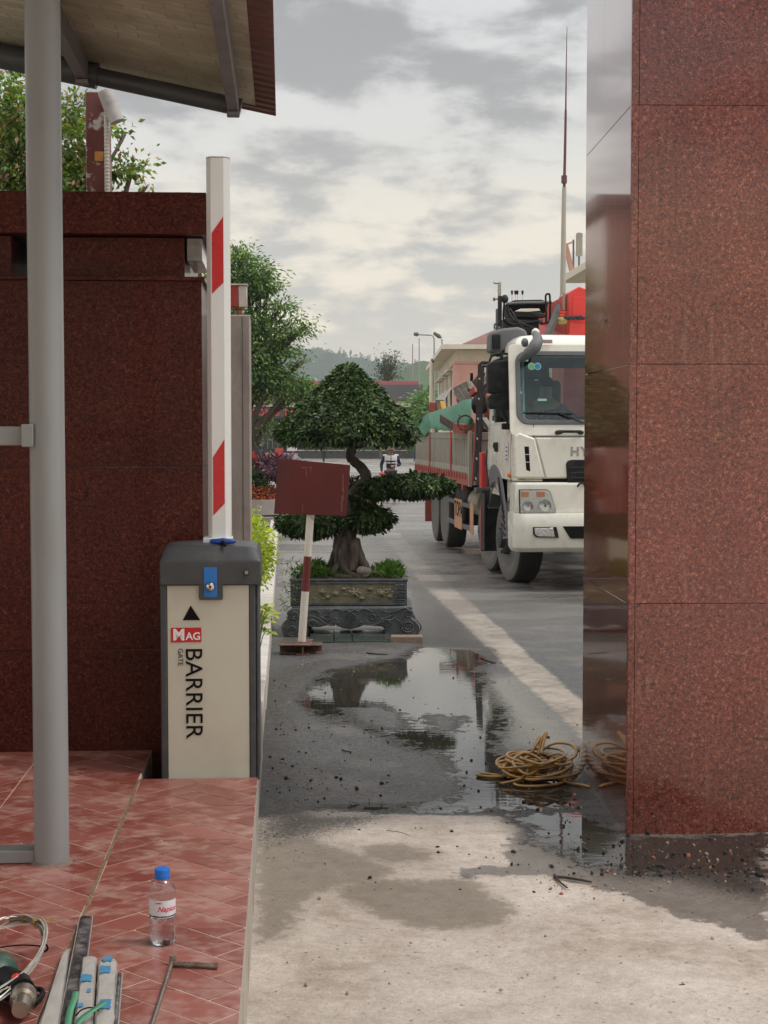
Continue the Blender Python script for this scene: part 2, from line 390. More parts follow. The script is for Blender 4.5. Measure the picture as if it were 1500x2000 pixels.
# ================================================================== SETTING: ground
def poly_sd(px, py, poly):
    """signed distance (positive inside) of points to a polygon"""
    pts = np.asarray(poly, float); n = len(pts)
    d = np.full(px.shape, 1e9); ins = np.zeros(px.shape, bool)
    for i in range(n):
        ax, ay = pts[i]; bx, by = pts[(i+1) % n]
        ex, ey = bx-ax, by-ay; L2 = ex*ex + ey*ey + 1e-12
        t = np.clip(((px-ax)*ex + (py-ay)*ey)/L2, 0, 1)
        d = np.minimum(d, np.hypot(px-ax-t*ex, py-ay-t*ey))
        c = ((ay > py) != (by > py)) & (px < (bx-ax)*(py-ay)/(by-ay+1e-12)+ax)
        ins ^= c
    return np.where(ins, d, -d)
def gpoly(pp): return [tuple(G(x, y)[:2]) for x, y in pp]
def build_ground():
    xs = np.concatenate([-np.geomspace(3000, 1.35, 34), np.arange(-1.3, 3.4, .026), np.geomspace(3.45, 3000, 34)])
    ys = np.concatenate([np.array([-60, -20, -8, -3, 0, 1, 1.8]), np.arange(2.3, 14.5, .026), np.arange(14.55, 30, .15), np.geomspace(30.3, 6000, 70)])
    X, Y = np.meshgrid(xs, ys)
    Zg = CAMZ - gh(Y)
    near = (X > -1.3) & (X < 3.4) & (Y > 2.3) & (Y < 30)
    # gentle undulation
    und = .006*np.sin(X*3.1+1)*np.cos(Y*2.3) + .004*np.sin(X*7.7+Y*5.1)
    
    def m(polys, soft, neg=()):
        s = np.full(X.shape, -1e9)
        for p in polys: s = np.maximum(s, poly_sd(X, Y, gpoly(p)))
        for p in neg: s = np.minimum(s, -poly_sd(X, Y, gpoly(p)))
        return np.clip(.5 + s/soft, 0, 1)
    P1 = [(826,1262),(880,1264),(950,1266),(960,1285),(938,1310),(950,1345),(978,1385),(985,1420),(965,1450),(985,1470),(1020,1466),(1060,1470),(1080,1500),(1135,1530),(1135,1560),(1100,1580),(1040,1588),(960,1585),(795,1582),(640,1582),(640,1576),(800,1574),(880,1566),(906,1548),(900,1520),(860,1475),(800,1462),(760,1440),(700,1412),(655,1412),(614,1392),(592,1368),(620,1330),(655,1308),(790,1285)]
    P1b = [(1000,1592),(1100,1585),(1160,1597),(1222,1640),(1290,1639),(1500,1637),(1500,1700),(1400,1700),(1330,1706),(1228,1712),(1150,1690),(1090,1662),(1035,1640)]
    I1 = [(668,1383),(740,1378),(795,1392),(800,1420),(752,1430),(690,1408)]
    I2 = [(830,1395),(900,1400),(890,1430),(840,1432)]
    puddle = m([P1, P1b], .30, neg=[I1, I2])
    D1 = [(1010,1560),(1150,1560),(1500,1600),(1500,1842),(1400,1800),(1330,1790),(1275,1770),(1220,1745),(1140,1728),(1060,1708),(960,1712),(900,1718),(900,1700),(1010,1690),(985,1670),(1000,1640)]
    D2 = [(720,1712),(810,1722),(905,1716),(950,1742),(1000,1785),(990,1806),(900,1812),(800,1806),(715,1778),(655,1752),(650,1735)]
    D3 = [(505,1640),(600,1640),(700,1668),(780,1700),(740,1730),(660,1730),(600,1760),(560,1830),(500,1850)]
    D4 = [(700,1660),(780,1650),(860,1668),(840,1690),(760,1695),(705,1680)]
    damp = m([D1], .26)
    mud = np.maximum(m([D3, D4], .30), m([D2], .26))
    A = [(505,1600),(560,1592),(640,1582),(760,1590),(900,1594),(980,1596),(1040,1640),(1100,1650),(1228,1600),(2200,1600),(2600,1000),(1500,858),(300,858),(-500,1000),(200,1500)]
    asp = m([A], .16)
    S = [(700,1000),(742,1000),(815,1085),(880,1145),(975,1225),(1040,1285),(1135,1368),(1420,1640),(1370,1640),(1135,1440),(1095,1395),(1010,1322),(960,1274),(915,1228),(850,1165),(790,1098)]
    strip = m([S], .16)
    # running water sheet right of the planter, and drifts of grit by the kerb
    F = [(790,1100),(850,1165),(915,1228),(975,1285),(940,1268),(826,1262),(810,1250),(800,1180)]
    flow = m([F], .3)
    K = [(505,1330),(560,1300),(640,1290),(600,1330),(570,1380),(565,1500),(580,1560),(640,1590),(760,1594),(600,1640),(500,1640)]
    grit = m([K, [(1130,1540),(1228,1640),(1290,1700),(1500,1700),(1500,1760),(1250,1700),(1120,1600),(1040,1570),(1080,1545)]], .35)
    Q = [(900,1330),(1020,1320),(1130,1440),(1135,1480),(1060,1465),(990,1440)]
    pale = m([Q], .4)
    Zg = Zg + np.where(near, und, 0)*np.clip(1-puddle*1.6, 0, 1)
    v = np.stack([X, Y, Zg], -1).reshape(-1, 3)
    ny, nx = X.shape
    i = (np.arange(ny-1)[:, None]*nx + np.arange(nx-1)[None, :]).reshape(-1)
    f = np.stack([i, i+1, i+nx+1, i+nx], 1)
    me = bpy.data.meshes.new('ground')
    me.vertices.add(len(v)); me.vertices.foreach_set('co', v.reshape(-1))
    me.loops.add(len(f)*4); me.loops.foreach_set('vertex_index', f.reshape(-1).astype(np.int32))
    me.polygons.add(len(f)); me.polygons.foreach_set('loop_start', (np.arange(len(f))*4).astype(np.int32)); me.polygons.foreach_set('loop_total', np.full(len(f), 4, np.int32))
    me.update(calc_edges=True)
    me.polygons.foreach_set('use_smooth', [True]*len(f))
    for nm, (a, b, c, d) in {'ga': (puddle, damp, asp, strip), 'gb': (mud, flow, grit, pale)}.items():
        at = me.color_attributes.new(nm, 'FLOAT_COLOR', 'POINT')
        at.data.foreach_set('color', np.stack([a, b, c, d], -1).reshape(-1))
    o = bpy.data.objects.new('ground', me); C.objects.link(o); tag(o, kind='structure')
    me.materials.append(ground_mat())
    return o
def ground_mat():
    m, t, b, out = newmat('wet_ground'); L = t.links.new
    geo = N(t, 'ShaderNodeNewGeometry'); pos = geo.outputs['Position']
    def noise(scale, det=5, rough=.55, src=pos, dist=0):
        n = N(t, 'ShaderNodeTexNoise'); n.inputs['Scale'].default_value = scale; n.inputs['Detail'].default_value = det; n.inputs['Roughness'].default_value = rough; n.inputs['Distortion'].default_value = dist
        L(src, n.inputs['Vector']); return n.outputs[0]
    def mr(x, a, bb, c=0, d=1, smooth=False):
        n = N(t, 'ShaderNodeMapRange'); L(x, n.inputs[0])
        for i, vv in zip((1, 2, 3, 4), (a, bb, c, d)): n.inputs[i].default_value = vv
        if smooth: n.interpolation_type = 'SMOOTHSTEP'
        return n.outputs[0]
    def math_(op, a, bb=None, c=None):
        n = N(t, 'ShaderNodeMath', operation=op)
        for i, vv in enumerate((a, bb, c)):
            if vv is None: continue
            if isinstance(vv, (int, float)): n.inputs[i].default_value = vv
            else: L(vv, n.inputs[i])
        return n.outputs[0]
    def mix(fac, a, bb):
        n = N(t, 'ShaderNodeMix', data_type='RGBA')
        if isinstance(fac, (int, float)): n.inputs[0].default_value = fac
        else: L(fac, n.inputs[0])
        for i, vv in ((6, a), (7, bb)):
            if isinstance(vv, tuple): n.inputs[i].default_value = (*vv, 1)
            else: L(vv, n.inputs[i])
        return n.outputs[2]
    ga = N(t, 'ShaderNodeVertexColor', layer_name='ga'); gb = N(t, 'ShaderNodeVertexColor', layer_name='gb')
    sa = N(t, 'ShaderNodeSeparateColor'); L(ga.outputs[0], sa.inputs[0]); sb = N(t, 'ShaderNodeSeparateColor'); L(gb.outputs[0], sb.inputs[0])
    pud, damp, asp, strip = sa.outputs[0], sa.outputs[1], sa.outputs[2], ga.outputs[1]
    mud, flow, grit, pale = sb.outputs[0], sb.outputs[1], sb.outputs[2], gb.outputs[1]
    def st2(x, k=2.2): return math_('ADD', math_('MULTIPLY', math_('SUBTRACT', x, .5), k), .5)
    nf = st2(noise(16, 9, .72), 1.7); nm = st2(noise(3.2, 8, .65), 1.7); nb = st2(noise(.7, 6, .6), 1.5); nff = st2(noise(85, 4, .7), 1.8)
    def edge(a, w=.10, amp=.9, n=nf):
        # mask edge broken up by noise
        s = math_('ADD', a, math_('MULTIPLY', math_('SUBTRACT', math_('ADD', math_('MULTIPLY', n, .6), math_('MULTIPLY', nm, .4)), .5), amp))
        return mr(s, .5-w, .5+w, 0, 1, True)
    nfine = st2(noise(230, 4, .75), 2.4); ngr = st2(noise(48, 6, .75), 2.0)
    # concrete
    con = ramp(t, [(.28, (.37, .30, .24)), (.5, (.53, .46, .395)), (.72, (.66, .585, .51))]); L(math_('ADD', math_('MULTIPLY', nm, .6), math_('MULTIPLY', nf, .4)), con.inputs[0])
    vs = N(t, 'ShaderNodeTexVoronoi'); vs.inputs['Scale'].default_value = 130; L(pos, vs.inputs['Vector'])
    ss = N(t, 'ShaderNodeSeparateColor'); L(vs.outputs['Color'], ss.inputs[0])
    con2 = mix(mr(ss.outputs[0], .9, .97, 0, .30), con.outputs[0], (.27, .20, .15))
    con3 = mix(mr(nb, .45, .7, 0, .35), con2, (.56, .50, .44))
    # asphalt with stones
    va = N(t, 'ShaderNodeTexVoronoi'); va.inputs['Scale'].default_value = 95; L(pos, va.inputs['Vector'])
    s3 = N(t, 'ShaderNodeSeparateColor'); L(va.outputs['Color'], s3.inputs[0])
    asr = ramp(t, [(0, (.022, .021, .021)), (.45, (.066, .065, .064)), (.8, (.13, .126, .12)), (.93, (.24, .225, .205)), (1, (.42, .38, .34))]); L(math_('ADD', math_('MULTIPLY', s3.outputs[0], .55), math_('MULTIPLY', nff, .42)), asr.inputs[0])
    dust = mix(mr(nm, .50, .80, 0, .42), asr.outputs[0], (.23, .20, .17))
    dust = mix(math_('MULTIPLY', pale, .55), dust, (.30, .29, .24))
    am = edge(asp, .16, .8)
    con4 = N(t, 'ShaderNodeVectorMath', operation='SCALE'); L(con3, con4.inputs[0]); L(mr(math_('ADD', math_('MULTIPLY', nfine, .5), math_('MULTIPLY', ngr, .5)), .1, .9, .72, 1.24), con4.inputs[3])
    vp = N(t, 'ShaderNodeTexVoronoi'); vp.inputs['Scale'].default_value = 46; L(pos, vp.inputs['Vector']); vps = N(t, 'ShaderNodeSeparateColor'); L(vp.outputs['Color'], vps.inputs[0])
    pit = math_('MULTIPLY', mr(vp.outputs['Distance'], .30, .12), mr(vps.outputs[0], .90, .93))
    con5 = mix(math_('MULTIPLY', pit, .6), con4.outputs[0], (.16, .12, .09))
    base = mix(am, con5, dust)
    gm = edge(grit, .3, 1.1, nff)
    base = mix(math_('MULTIPLY', gm, .9), base, mix(mr(s3.outputs[1], .5, .95), (.022, .019, .017), (.10, .085, .07)))
    # concrete drain strip
    st = ramp(t, [(.2, (.12, .095, .07)), (.5, (.33, .28, .225)), (.8, (.50, .44, .37))]); L(math_('ADD', math_('MULTIPLY', nf, .5), math_('MULTIPLY', nm, .5)), st.inputs[0])
    stm = edge(strip, .12, .55)
    base = mix(math_('MULTIPLY', stm, .93), base, st.outputs[0])
    mm = math_('MULTIPLY', edge(mud, .14, .95), .80)
    base = mix(mm, base, mix(nf, (.125, .10, .072), (.25, .21, .16)))
    # pebbles and crumbs printed small
    # dampness darkens
    dm = edge(damp, .05, .85)
    fl = edge(flow, .3, .7)
    # the far yard is wet all over in drifting patches
    sepp = N(t, 'ShaderNodeSeparateXYZ'); L(pos, sepp.inputs[0])
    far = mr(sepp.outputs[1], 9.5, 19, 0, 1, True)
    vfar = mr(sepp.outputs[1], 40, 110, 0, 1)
    mpf = N(t, 'ShaderNodeMapping'); mpf.inputs['Scale'].default_value = (.55, 1.6, 1); L(pos, mpf.inputs[0])
    fn = noise(.55, 8, .62, mpf.outputs[0], .6)
    farwet = math_('MULTIPLY', far, mr(fn, .44, .58, 0, 1, True))
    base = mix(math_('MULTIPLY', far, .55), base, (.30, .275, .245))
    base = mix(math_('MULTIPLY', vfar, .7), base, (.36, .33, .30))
    wet = math_('MAXIMUM', dm, math_('MAXIMUM', math_('MULTIPLY', fl, .7), math_('MULTIPLY', farwet, .75)))
    dark = N(t, 'ShaderNodeVectorMath', operation='SCALE'); L(base, dark.inputs[0]); L(mr(wet, 0, 1, 1.0, .36), dark.inputs[3])
    pm_ = edge(pud, .05, 1.75)
    halo = edge(mr(pud, 0, .6, 0, 1), .2, .9)
    dk2 = N(t, 'ShaderNodeVectorMath', operation='SCALE'); L(dark.outputs[0], dk2.inputs[0]); L(mr(halo, 0, 1, 1, .55), dk2.inputs[3])
    col = mix(pm_, dk2.outputs[0], (.030, .027, .022))
    L(col, b.inputs['Base Color'])
    # gloss
    r0 = mix(am, (.62, .62, .62), (.46, .46, .46))
    rs = N(t, 'ShaderNodeSeparateColor'); L(r0, rs.inputs[0])
    rv = math_('ADD', rs.outputs[0], math_('MULTIPLY', math_('SUBTRACT', nf, .5), .25))
    rv = math_('MULTIPLY', rv, mr(halo, 0, 1, 1, .42))
    def lerp(a, bb, f):   # a + (b-a)*f
        return math_('ADD', a, math_('MULTIPLY', math_('SUBTRACT', bb, a), f))
    rv = lerp(rv, .30, dm)
    rv = lerp(rv, .16, fl)
    rv = lerp(rv, .20, farwet)
    rv = lerp(rv, .015, pm_)
    L(rv, b.inputs['Roughness'])
    L(mr(math_('MAXIMUM', pm_, wet), 0, 1, .35, .6), b.inputs['Specular IOR Level'])
    # relief: stones and trowel marks, flat under water; faint ripples on the water
    h = math_('ADD', math_('MULTIPLY', va.outputs['Distance'], -.5), math_('MULTIPLY', nff, .9))
    hc = math_('SUBTRACT', math_('ADD', math_('MULTIPLY', nf, .9), math_('ADD', math_('MULTIPLY', nff, .3), math_('MULTIPLY', nfine, .12))), math_('MULTIPLY', pit, .6))
    hh = lerp(hc, h, am)
    hh = math_('MULTIPLY', hh, math_('SUBTRACT', 1.0, pm_))
    rip = N(t, 'ShaderNodeMapping'); rip.inputs['Scale'].default_value = (3, 10, 1); L(pos, rip.inputs[0])
    rn = noise(2.2, 3, .5, rip.outputs[0])
    hh = math_('ADD', hh, math_('MULTIPLY', rn, math_('MULTIPLY', pm_, .05)))
    fr = N(t, 'ShaderNodeMapping'); fr.inputs['Scale'].default_value = (2, 9, 1); fr.inputs['Rotation'].default_value = (0, 0, .5); L(pos, fr.inputs[0])
    hh = math_('ADD', hh, math_('MULTIPLY', noise(3.0, 3, .5, fr.outputs[0]), math_('MULTIPLY', fl, 2.2)))
    bp = N(t, 'ShaderNodeBump'); bp.inputs['Strength'].default_value = .8; bp.inputs['Distance'].default_value = .008; L(hh, bp.inputs['Height'])
    nx_ = N(t, 'ShaderNodeMix', data_type='VECTOR'); L(pm_, nx_.inputs[0]); L(geo.outputs['Normal'], nx_.inputs[4]); nx_.inputs[5].default_value = (0, 0, 1); L(nx_.outputs[1], bp.inputs['Normal'])
    L(bp.outputs[0], b.inputs['Normal'])
    return m
build_ground()

# ================================================================== SETTING: hills
def fbm(x, y, s, o=4):
    return sum(mnoise.noise(Vector((x*s*2**k, y*s*2**k, 3.7*k)))/2**k for k in range(o))
M_hill = pm('hill_forest', (.022, .040, .018), .9, .5, .09, dirt=(.045, .07, .03), dscale=.03, damt=.7, bump=0, spec=.05)
M_hillgreen = pm('hill_plantation', (.045, .080, .025), .9, .5, .16, dirt=(.02, .038, .014), dscale=.06, damt=.8, spec=.05)
def hill(name, Y0, depth, prof, mat, rough, cell, seed):
    """ridge given as photo pixels (px,py) seen at distance Y0"""
    xs_ = [P(a, b, Y0).x for a, b in prof]; zs_ = [P(a, b, Y0).z for a, b in prof]
    X = np.arange(xs_[0], xs_[-1], cell); Ys = np.linspace(Y0 - depth, Y0 + depth*.6, 46)
    mb = MB(); n = len(X)
    for j, y in enumerate(Ys):
        t = 1 - (y - (Y0 - depth))/depth if y < Y0 else (y - Y0)/(depth*.6)
        for x in X:
            zr = np.interp(x, xs_, zs_)
            base = gz(Y0) - 12
            z = base + (zr - base)*(math.cos(min(1, t)*math.pi)*.5+.5)
            z += rough*(mnoise.noise(Vector((x/cell*.31+seed, y/cell*.31, 0))) + .7*mnoise.noise(Vector((x/cell*.8+seed, y/cell*.8, 5))))*(1-t*.3) 
            mb.v.append((x, y, z))
    for j in range(len(Ys)-1):
        for i in range(n-1):
            a = j*n+i; mb.f.append((a, a+1, a+n+1, a+n))
    o = mb.build(name, mat, smooth=True, ang=180)
    tag(o, kind='structure'); return o
hill('hill', 1500, 620, [(-500,770),(100,720),(480,694),(560,688),(620,690),(700,702),(770,716),(850,724),(1100,748),(1700,790)], M_hill, 6.5, 7, 2)
hill('hill', 800, 380, [(300,790),(560,770),(640,764),(700,752),(760,740),(800,716),(850,712),(900,722),(1000,735),(1300,770)], M_hillgreen, 3.0, 4, 9)
M_far = leafmat('far_tree_leaf', (.03, .05, .022), (.07, .10, .035), trans=.1, rough=.9, spec=.1)
def treeline():
    g = np.random.default_rng(5); pos = []
    prof = [(-200,740),(480,696),(560,690),(620,692),(700,704),(770,718),(850,726),(1100,750)]
    for _ in range(330):
        px = g.uniform(470, 1000) if g.random() < .9 else g.uniform(0, 470); py = np.interp(px, [a for a, b in prof], [b for a, b in prof])
        c = P(px, py, 1490 + g.uniform(-25, 25)); h = g.uniform(2.5, 8.5) * (1.3 if g.random() < .15 else 1)
        k = int(12 + h*3); zz = g.random(k)**.7*h
        r = (.35 + .9*g.random())*(1.2 - .7*zz/h)
        pos.append(np.stack([c.x + g.normal(size=k)*r, c.y + g.normal(size=k)*r, c.z - 1.5 + zz], 1))
    # understory canopy over both slopes
    pos = np.concatenate(pos); n = len(pos)
    o = leaves('treeline', M_far, pos, g.normal(size=(n, 3)) + np.array([0, 0, .8]), g.normal(size=(n, 3)), g.uniform(.7, 1.7, n), g.uniform(.5, 1.1, n))
    tag(o, 'thin ragged treetops standing along the crest of the distant hill', 'trees', kind='stuff')
treeline()

# ================================================================== SETTING: tiled platform, kerb, footing
def clip(poly, a, b, c):
    """keep a*x+b*y<=c"""
    out = []
    for i in range(len(poly)):
        p, q = poly[i], poly[(i+1) % len(poly)]
        dp, dq = a*p[0]+b*p[1]-c, a*q[0]+b*q[1]-c
        if dp <= 0: out.append(p)
        if (dp < 0 < dq) or (dq < 0 < dp):
            s = dp/(dp-dq); out.append((p[0]+(q[0]-p[0])*s, p[1]+(q[1]-p[1])*s))
    return out
M_tile = None
def tile_mat():
    m, t, b, out = newmat('red_tile'); L = t.links.new
    ge = N(t, 'ShaderNodeNewGeometry'); tc = N(t, 'ShaderNodeTexCoord')
    r = ramp(t, [(0, (.23, .062, .048)), (.5, (.28, .085, .066)), (1, (.34, .122, .098))]); L(ge.outputs['Random Per Island'], r.inputs[0])
    n = N(t, 'ShaderNodeTexNoise'); n.inputs['Scale'].default_value = 7; n.inputs['Detail'].default_value = 12; n.inputs['Roughness'].default_value = .75; L(tc.outputs['Object'], n.inputs['Vector'])
    mp = N(t, 'ShaderNodeMapping'); mp.inputs['Scale'].default_value = (10, 16, 1); mp.inputs['Rotation'].default_value = (0, 0, .8); L(tc.outputs['Object'], mp.inputs[0])
    n2 = N(t, 'ShaderNodeTexNoise'); n2.inputs['Scale'].default_value = 2; n2.inputs['Detail'].default_value = 7; L(mp.outputs[0], n2.inputs['Vector'])
    a = N(t, 'ShaderNodeMath', operation='MULTIPLY_ADD'); L(n2.outputs[0], a.inputs[0]); a.inputs[1].default_value = .5; L(n.outputs[0], a.inputs[2])
    mr = N(t, 'ShaderNodeMapRange'); mr.inputs[1].default_value = .70; mr.inputs[2].default_value = .98; mr.inputs[4].default_value = .85; L(a.outputs[0], mr.inputs[0])
    mx = N(t, 'ShaderNodeMix', data_type='RGBA'); L(mr.outputs[0], mx.inputs[0]); L(r.outputs[0], mx.inputs[6]); mx.inputs[7].default_value = (.46, .31, .26, 1)
    n4 = N(t, 'ShaderNodeTexNoise'); n4.inputs['Scale'].default_value = 1.3; n4.inputs['Detail'].default_value = 5; L(tc.outputs['Object'], n4.inputs['Vector'])
    m4 = N(t, 'ShaderNodeMapRange'); m4.inputs[1].default_value = .5; m4.inputs[2].default_value = .72; m4.inputs[4].default_value = .55; L(n4.outputs[0], m4.inputs[0])
    m5 = N(t, 'ShaderNodeMix', data_type='RGBA'); L(m4.outputs[0], m5.inputs[0]); L(mx.outputs[2], m5.inputs[6]); m5.inputs[7].default_value = (.19, .045, .032, 1)
    L(m5.outputs[2], b.inputs['Base Color'])
    rr = N(t, 'ShaderNodeMapRange'); rr.inputs[3].default_value = .28; rr.inputs[4].default_value = .6; L(mr.outputs[0], rr.inputs[0]); L(rr.outputs[0], b.inputs['Roughness'])
    bp = N(t, 'ShaderNodeBump'); bp.inputs['Strength'].default_value = .25; bp.inputs['Distance'].default_value = .003; L(n2.outputs[0], bp.inputs['Height']); L(bp.outputs[0], b.inputs['Normal'])
    return m
M_tile = tile_mat()
M_grout = pm('tile_grout', (.62, .45, .35), .85, .2, 14, dirt=(.20, .14, .10), dscale=5, damt=.8)
M_conc = pm('pale_concrete', (.42, .38, .33), .8, .16, 8, bump=.25, bscale=70, dirt=(.20, .15, .11), dscale=4, damt=.7)
M_kerb = pm('kerb_stone', (.50, .47, .43), .7, .12, 9, bump=.2, bscale=90, dirt=(.27, .22, .18), dscale=5, damt=.6)
plat = tag(bpy.data.objects.new('platform', None), kind='structure'); C.objects.link(plat)
plat.rotation_euler[2] = TH; plat.location = (0, 0, PLAT)
UE = -.093                                       # edge of the platform along the axis
mb = MB()
mb.prism([(-6, .2), (UE-.004, .2), (UE-.004, 5.205), (-.4925, 5.205), (-.4925, 5.72), (-6, 5.72)], -.5, -.006, 'z')
mb.build('platform_base', M_conc, plat)
mb = MB(); mb.box(-6, UE-.002, .2, 5.207, -.0058, -.0012); mb.box(-6, -.494, 5.207, 5.72, -.0058, -.0012)
mb.build('grout_bed', M_grout, plat)
mb = MB()
for k in range(40): v = .3+.135*k; w = rnd.uniform(-.0012, .0012); mb.box(UE-.4-.0045+w, UE-.4+.0045+w, v, min(v+.134, 5.2 if v < 5.19 else 5.7), -.001, -.0002+rnd.uniform(0, .0012))
mb.build('joint_filler', pm('brown_filler', (.20, .125, .08), .9, .4, 50, bump=.5, bscale=120), plat)
def herring():
    w = .4/(3*math.sqrt(2)); g = .0024; mb = MB(); c45 = math.sqrt(.5)
    for n in range(-66, 66):
        for k in range(-22, 22):
            ox, oy = n + 3*k, n - 3*k
            for (a0, a1, b0, b1) in ((0, 3, 0, 1), (0, 1, 1, 4)):
                q = [((ox+a)*w, (oy+b)*w) for a, b in ((a0, b0), (a1, b0), (a1, b1), (a0, b1))]
                cx = sum(p[0] for p in q)/4; cy = sum(p[1] for p in q)/4
                q = [(x + (g if x < cx else -g), y + (g if y < cy else -g)) for x, y in q]
                q = [(x*c45 - y*c45 + UE, x*c45 + y*c45 + 3.21) for x, y in q]
                us = [p[0] for p in q]; vs = [p[1] for p in q]
                if max(us) < -3.0 or min(us) > UE or max(vs) < 2.6 or min(vs) > 5.72: continue
                for i in range(int(math.floor((min(us)-UE)/.4)), int(math.floor((max(us)-UE)/.4))+1):
                    for j in range(int(math.floor((min(vs)-3.21)/.4)), int(math.floor((max(vs)-3.21)/.4))+1):
                        x0, x1, y0, y1 = UE+i*.4+g*.8, UE+i*.4+.4-g*.8, 3.21+j*.4+g*.8, 3.21+j*.4+.4-g*.8
                        if i == -2 or i == -1: pass
                        if i == -1: x0 += .004
                        if i == -2: x1 -= .004
                        x1 = min(x1, UE-.001)
                        if (x0+x1)/2 > -.45: y1 = min(y1, 5.205)
                        else: y1 = min(y1, 5.72)
                        p = clip(clip(clip(clip(q, -1, 0, -x0), 1, 0, x1), 0, -1, -y0), 0, 1, y1)
                        if len(p) < 3: continue
                        ar = abs(sum(p[s][0]*p[(s+1) % len(p)][1]-p[(s+1) % len(p)][0]*p[s][1] for s in range(len(p))))/2
                        if ar < 2e-5: continue
                        dz = rnd.uniform(-.0003, .0003)
                        m_ = len(p); o = len(mb.v)
                        mb.v += [(x, y, dz) for x, y in p] + [(x, y, -.004) for x, y in p]
                        mb.f += [tuple(o+s for s in range(m_))] + [(o+s, o+m_+s, o+m_+(s+1) % m_, o+(s+1) % m_) for s in range(m_)]
    return mb.build('tile_paving', M_tile, plat)
herring()
# kerb beyond the platform and the concrete footing under the barrier
kz = lambda v: gz(v)
mb = MB()
n = 0; v = 8.3
while v < 30:
    L_ = .98
    z0, z1 = gz(v), gz(v+L_)
    a, b_ = UE-.17, UE
    mb.add([(a, v, z0-.2), (b_, v, z0-.2), (b_, v+L_, z1-.2), (a, v+L_, z1-.2), (a, v, z0+.13), (b_-.012, v, z0+.13), (b_-.012, v+L_, z1+.13), (a, v+L_, z1+.13)],
           [(0,3,2,1),(4,5,6,7),(0,1,5,4),(1,2,6,5),(2,3,7,6),(3,0,4,7)])
    v += L_ + .012
kerb = mb.build('kerb', M_kerb, bevel=.01); kerb.rotation_euler[2] = TH; tag(kerb, kind='structure')
mb = MB()
mb.box(-.432, UE-.008, 5.215, 6.9, gz(6)-.3, CAMZ-1.202)
mb.box(-1.2, UE-.012, 6.903, 8.29, gz(6)-.3, CAMZ-1.335)
foot = mb.build('concrete_footing', M_conc, bevel=.008); foot.rotation_euler[2] = TH; tag(foot, kind='structure')
M_soil = pm('planting_soil', (.07, .05, .032), .95, .4, 14, bump=.8, bscale=30)
mb = MB()
mb.add([(-6, 8.3, gz(8.3)+.06), (UE-.172, 8.3, gz(8.3)+.06), (UE-.172, 29, gz(29)+.06), (-6, 29, gz(29)+.06)], [(0, 1, 2, 3)])
so = mb.build('soil', M_soil); so.rotation_euler[2] = TH; tag(so, kind='structure')

# ================================================================== canopy
M_steelpaint = pm('grey_paint', (.26, .272, .275), .38, .08, 5, bump=.06, bscale=40, dirt=(.17, .165, .15), dscale=2.2, damt=.5, stretch=(1, 1, .35))
M_darkpaint = pm('dark_grey_paint', (.075, .08, .085), .45, .15, 7, dirt=(.12, .09, .07), dscale=6, damt=.5)
M_purlin = pm('purlin_paint', (.19, .18, .19), .5, .12, 6, dirt=(.11, .08, .06), dscale=5, damt=.5)
M_redsheet = pm('red_roof_sheet', (.13, .045, .035), .5, .2, 6, dirt=(.06, .03, .025), dscale=4, damt=.6)
def foam_mat():
    m, t, b, out = newmat('foam_lining'); L = t.links.new
    tc = N(t, 'ShaderNodeTexCoord')
    br = N(t, 'ShaderNodeTexBrick'); br.inputs['Scale'].default_value = 3.0; br.inputs['Mortar Size'].default_value = .012; br.inputs['Bias'].default_value = -.2
    mp = N(t, 'ShaderNodeMapping'); mp.inputs['Rotation'].default_value = (0, 0, .06); mp.inputs['Scale'].default_value = (1, 1.4, 1); L(tc.outputs['Object'], mp.inputs[0])
    wn = N(t, 'ShaderNodeTexNoise'); wn.inputs['Scale'].default_value = 2; L(tc.outputs['Object'], wn.inputs['Vector'])
    av = N(t, 'ShaderNodeMixRGB'); av.blend_type = 'LINEAR_LIGHT'; av.inputs[0].default_value = .05; L(mp.outputs[0], av.inputs[1]); L(wn.outputs[1], av.inputs[2]); L(av.outputs[0], br.inputs['Vector'])
    br.inputs['Color1'].default_value = (.60, .56, .42, 1); br.inputs['Color2'].default_value = (.44, .41, .32, 1); br.inputs['Mortar'].default_value = (.36, .33, .24, 1)
    n = N(t, 'ShaderNodeTexNoise'); n.inputs['Scale'].default_value = 1.6; n.inputs['Detail'].default_value = 8; n.inputs['Roughness'].default_value = .6; L(tc.outputs['Object'], n.inputs['Vector'])
    mr = N(t, 'ShaderNodeMapRange'); mr.inputs[1].default_value = .42; mr.inputs[2].default_value = .62; mr.inputs[4].default_value = .8; L(n.outputs[0], mr.inputs[0])
    mx = N(t, 'ShaderNodeMix', data_type='RGBA'); L(mr.outputs[0], mx.inputs[0]); L(br.outputs[0], mx.inputs[6]); mx.inputs[7].default_value = (.26, .22, .11, 1)
    L(mx.outputs[2], b.inputs['Base Color']); b.inputs['Roughness'].default_value = .42
    bp = N(t, 'ShaderNodeBump'); bp.inputs['Strength'].default_value = .5; bp.inputs['Distance'].default_value = .01; L(n.outputs[0], bp.inputs['Height']); L(bp.outputs[0], b.inputs['Normal'])
    return m
M_foam = foam_mat()
can = thing('canopy', 'lean-to canopy with grimy cream lining, corrugated edge and grey steel column', 'canopy', (0, 0, 0), TH)
SL = .20
def zc_(u): return CAMZ + 1.345 + SL*(-.03 - u)
mb = MB()   # corrugated sheet, ribs run down the slope
vs_ = []; prof = []
v = -4.0  # roof carried on unseen behind the camera to deepen the shade
while v < 6.62:
    prof += [(v, 0), (v+.045, 0), (v+.06, .022), (v+.085, .022), (v+.10, 0)]; v += .10
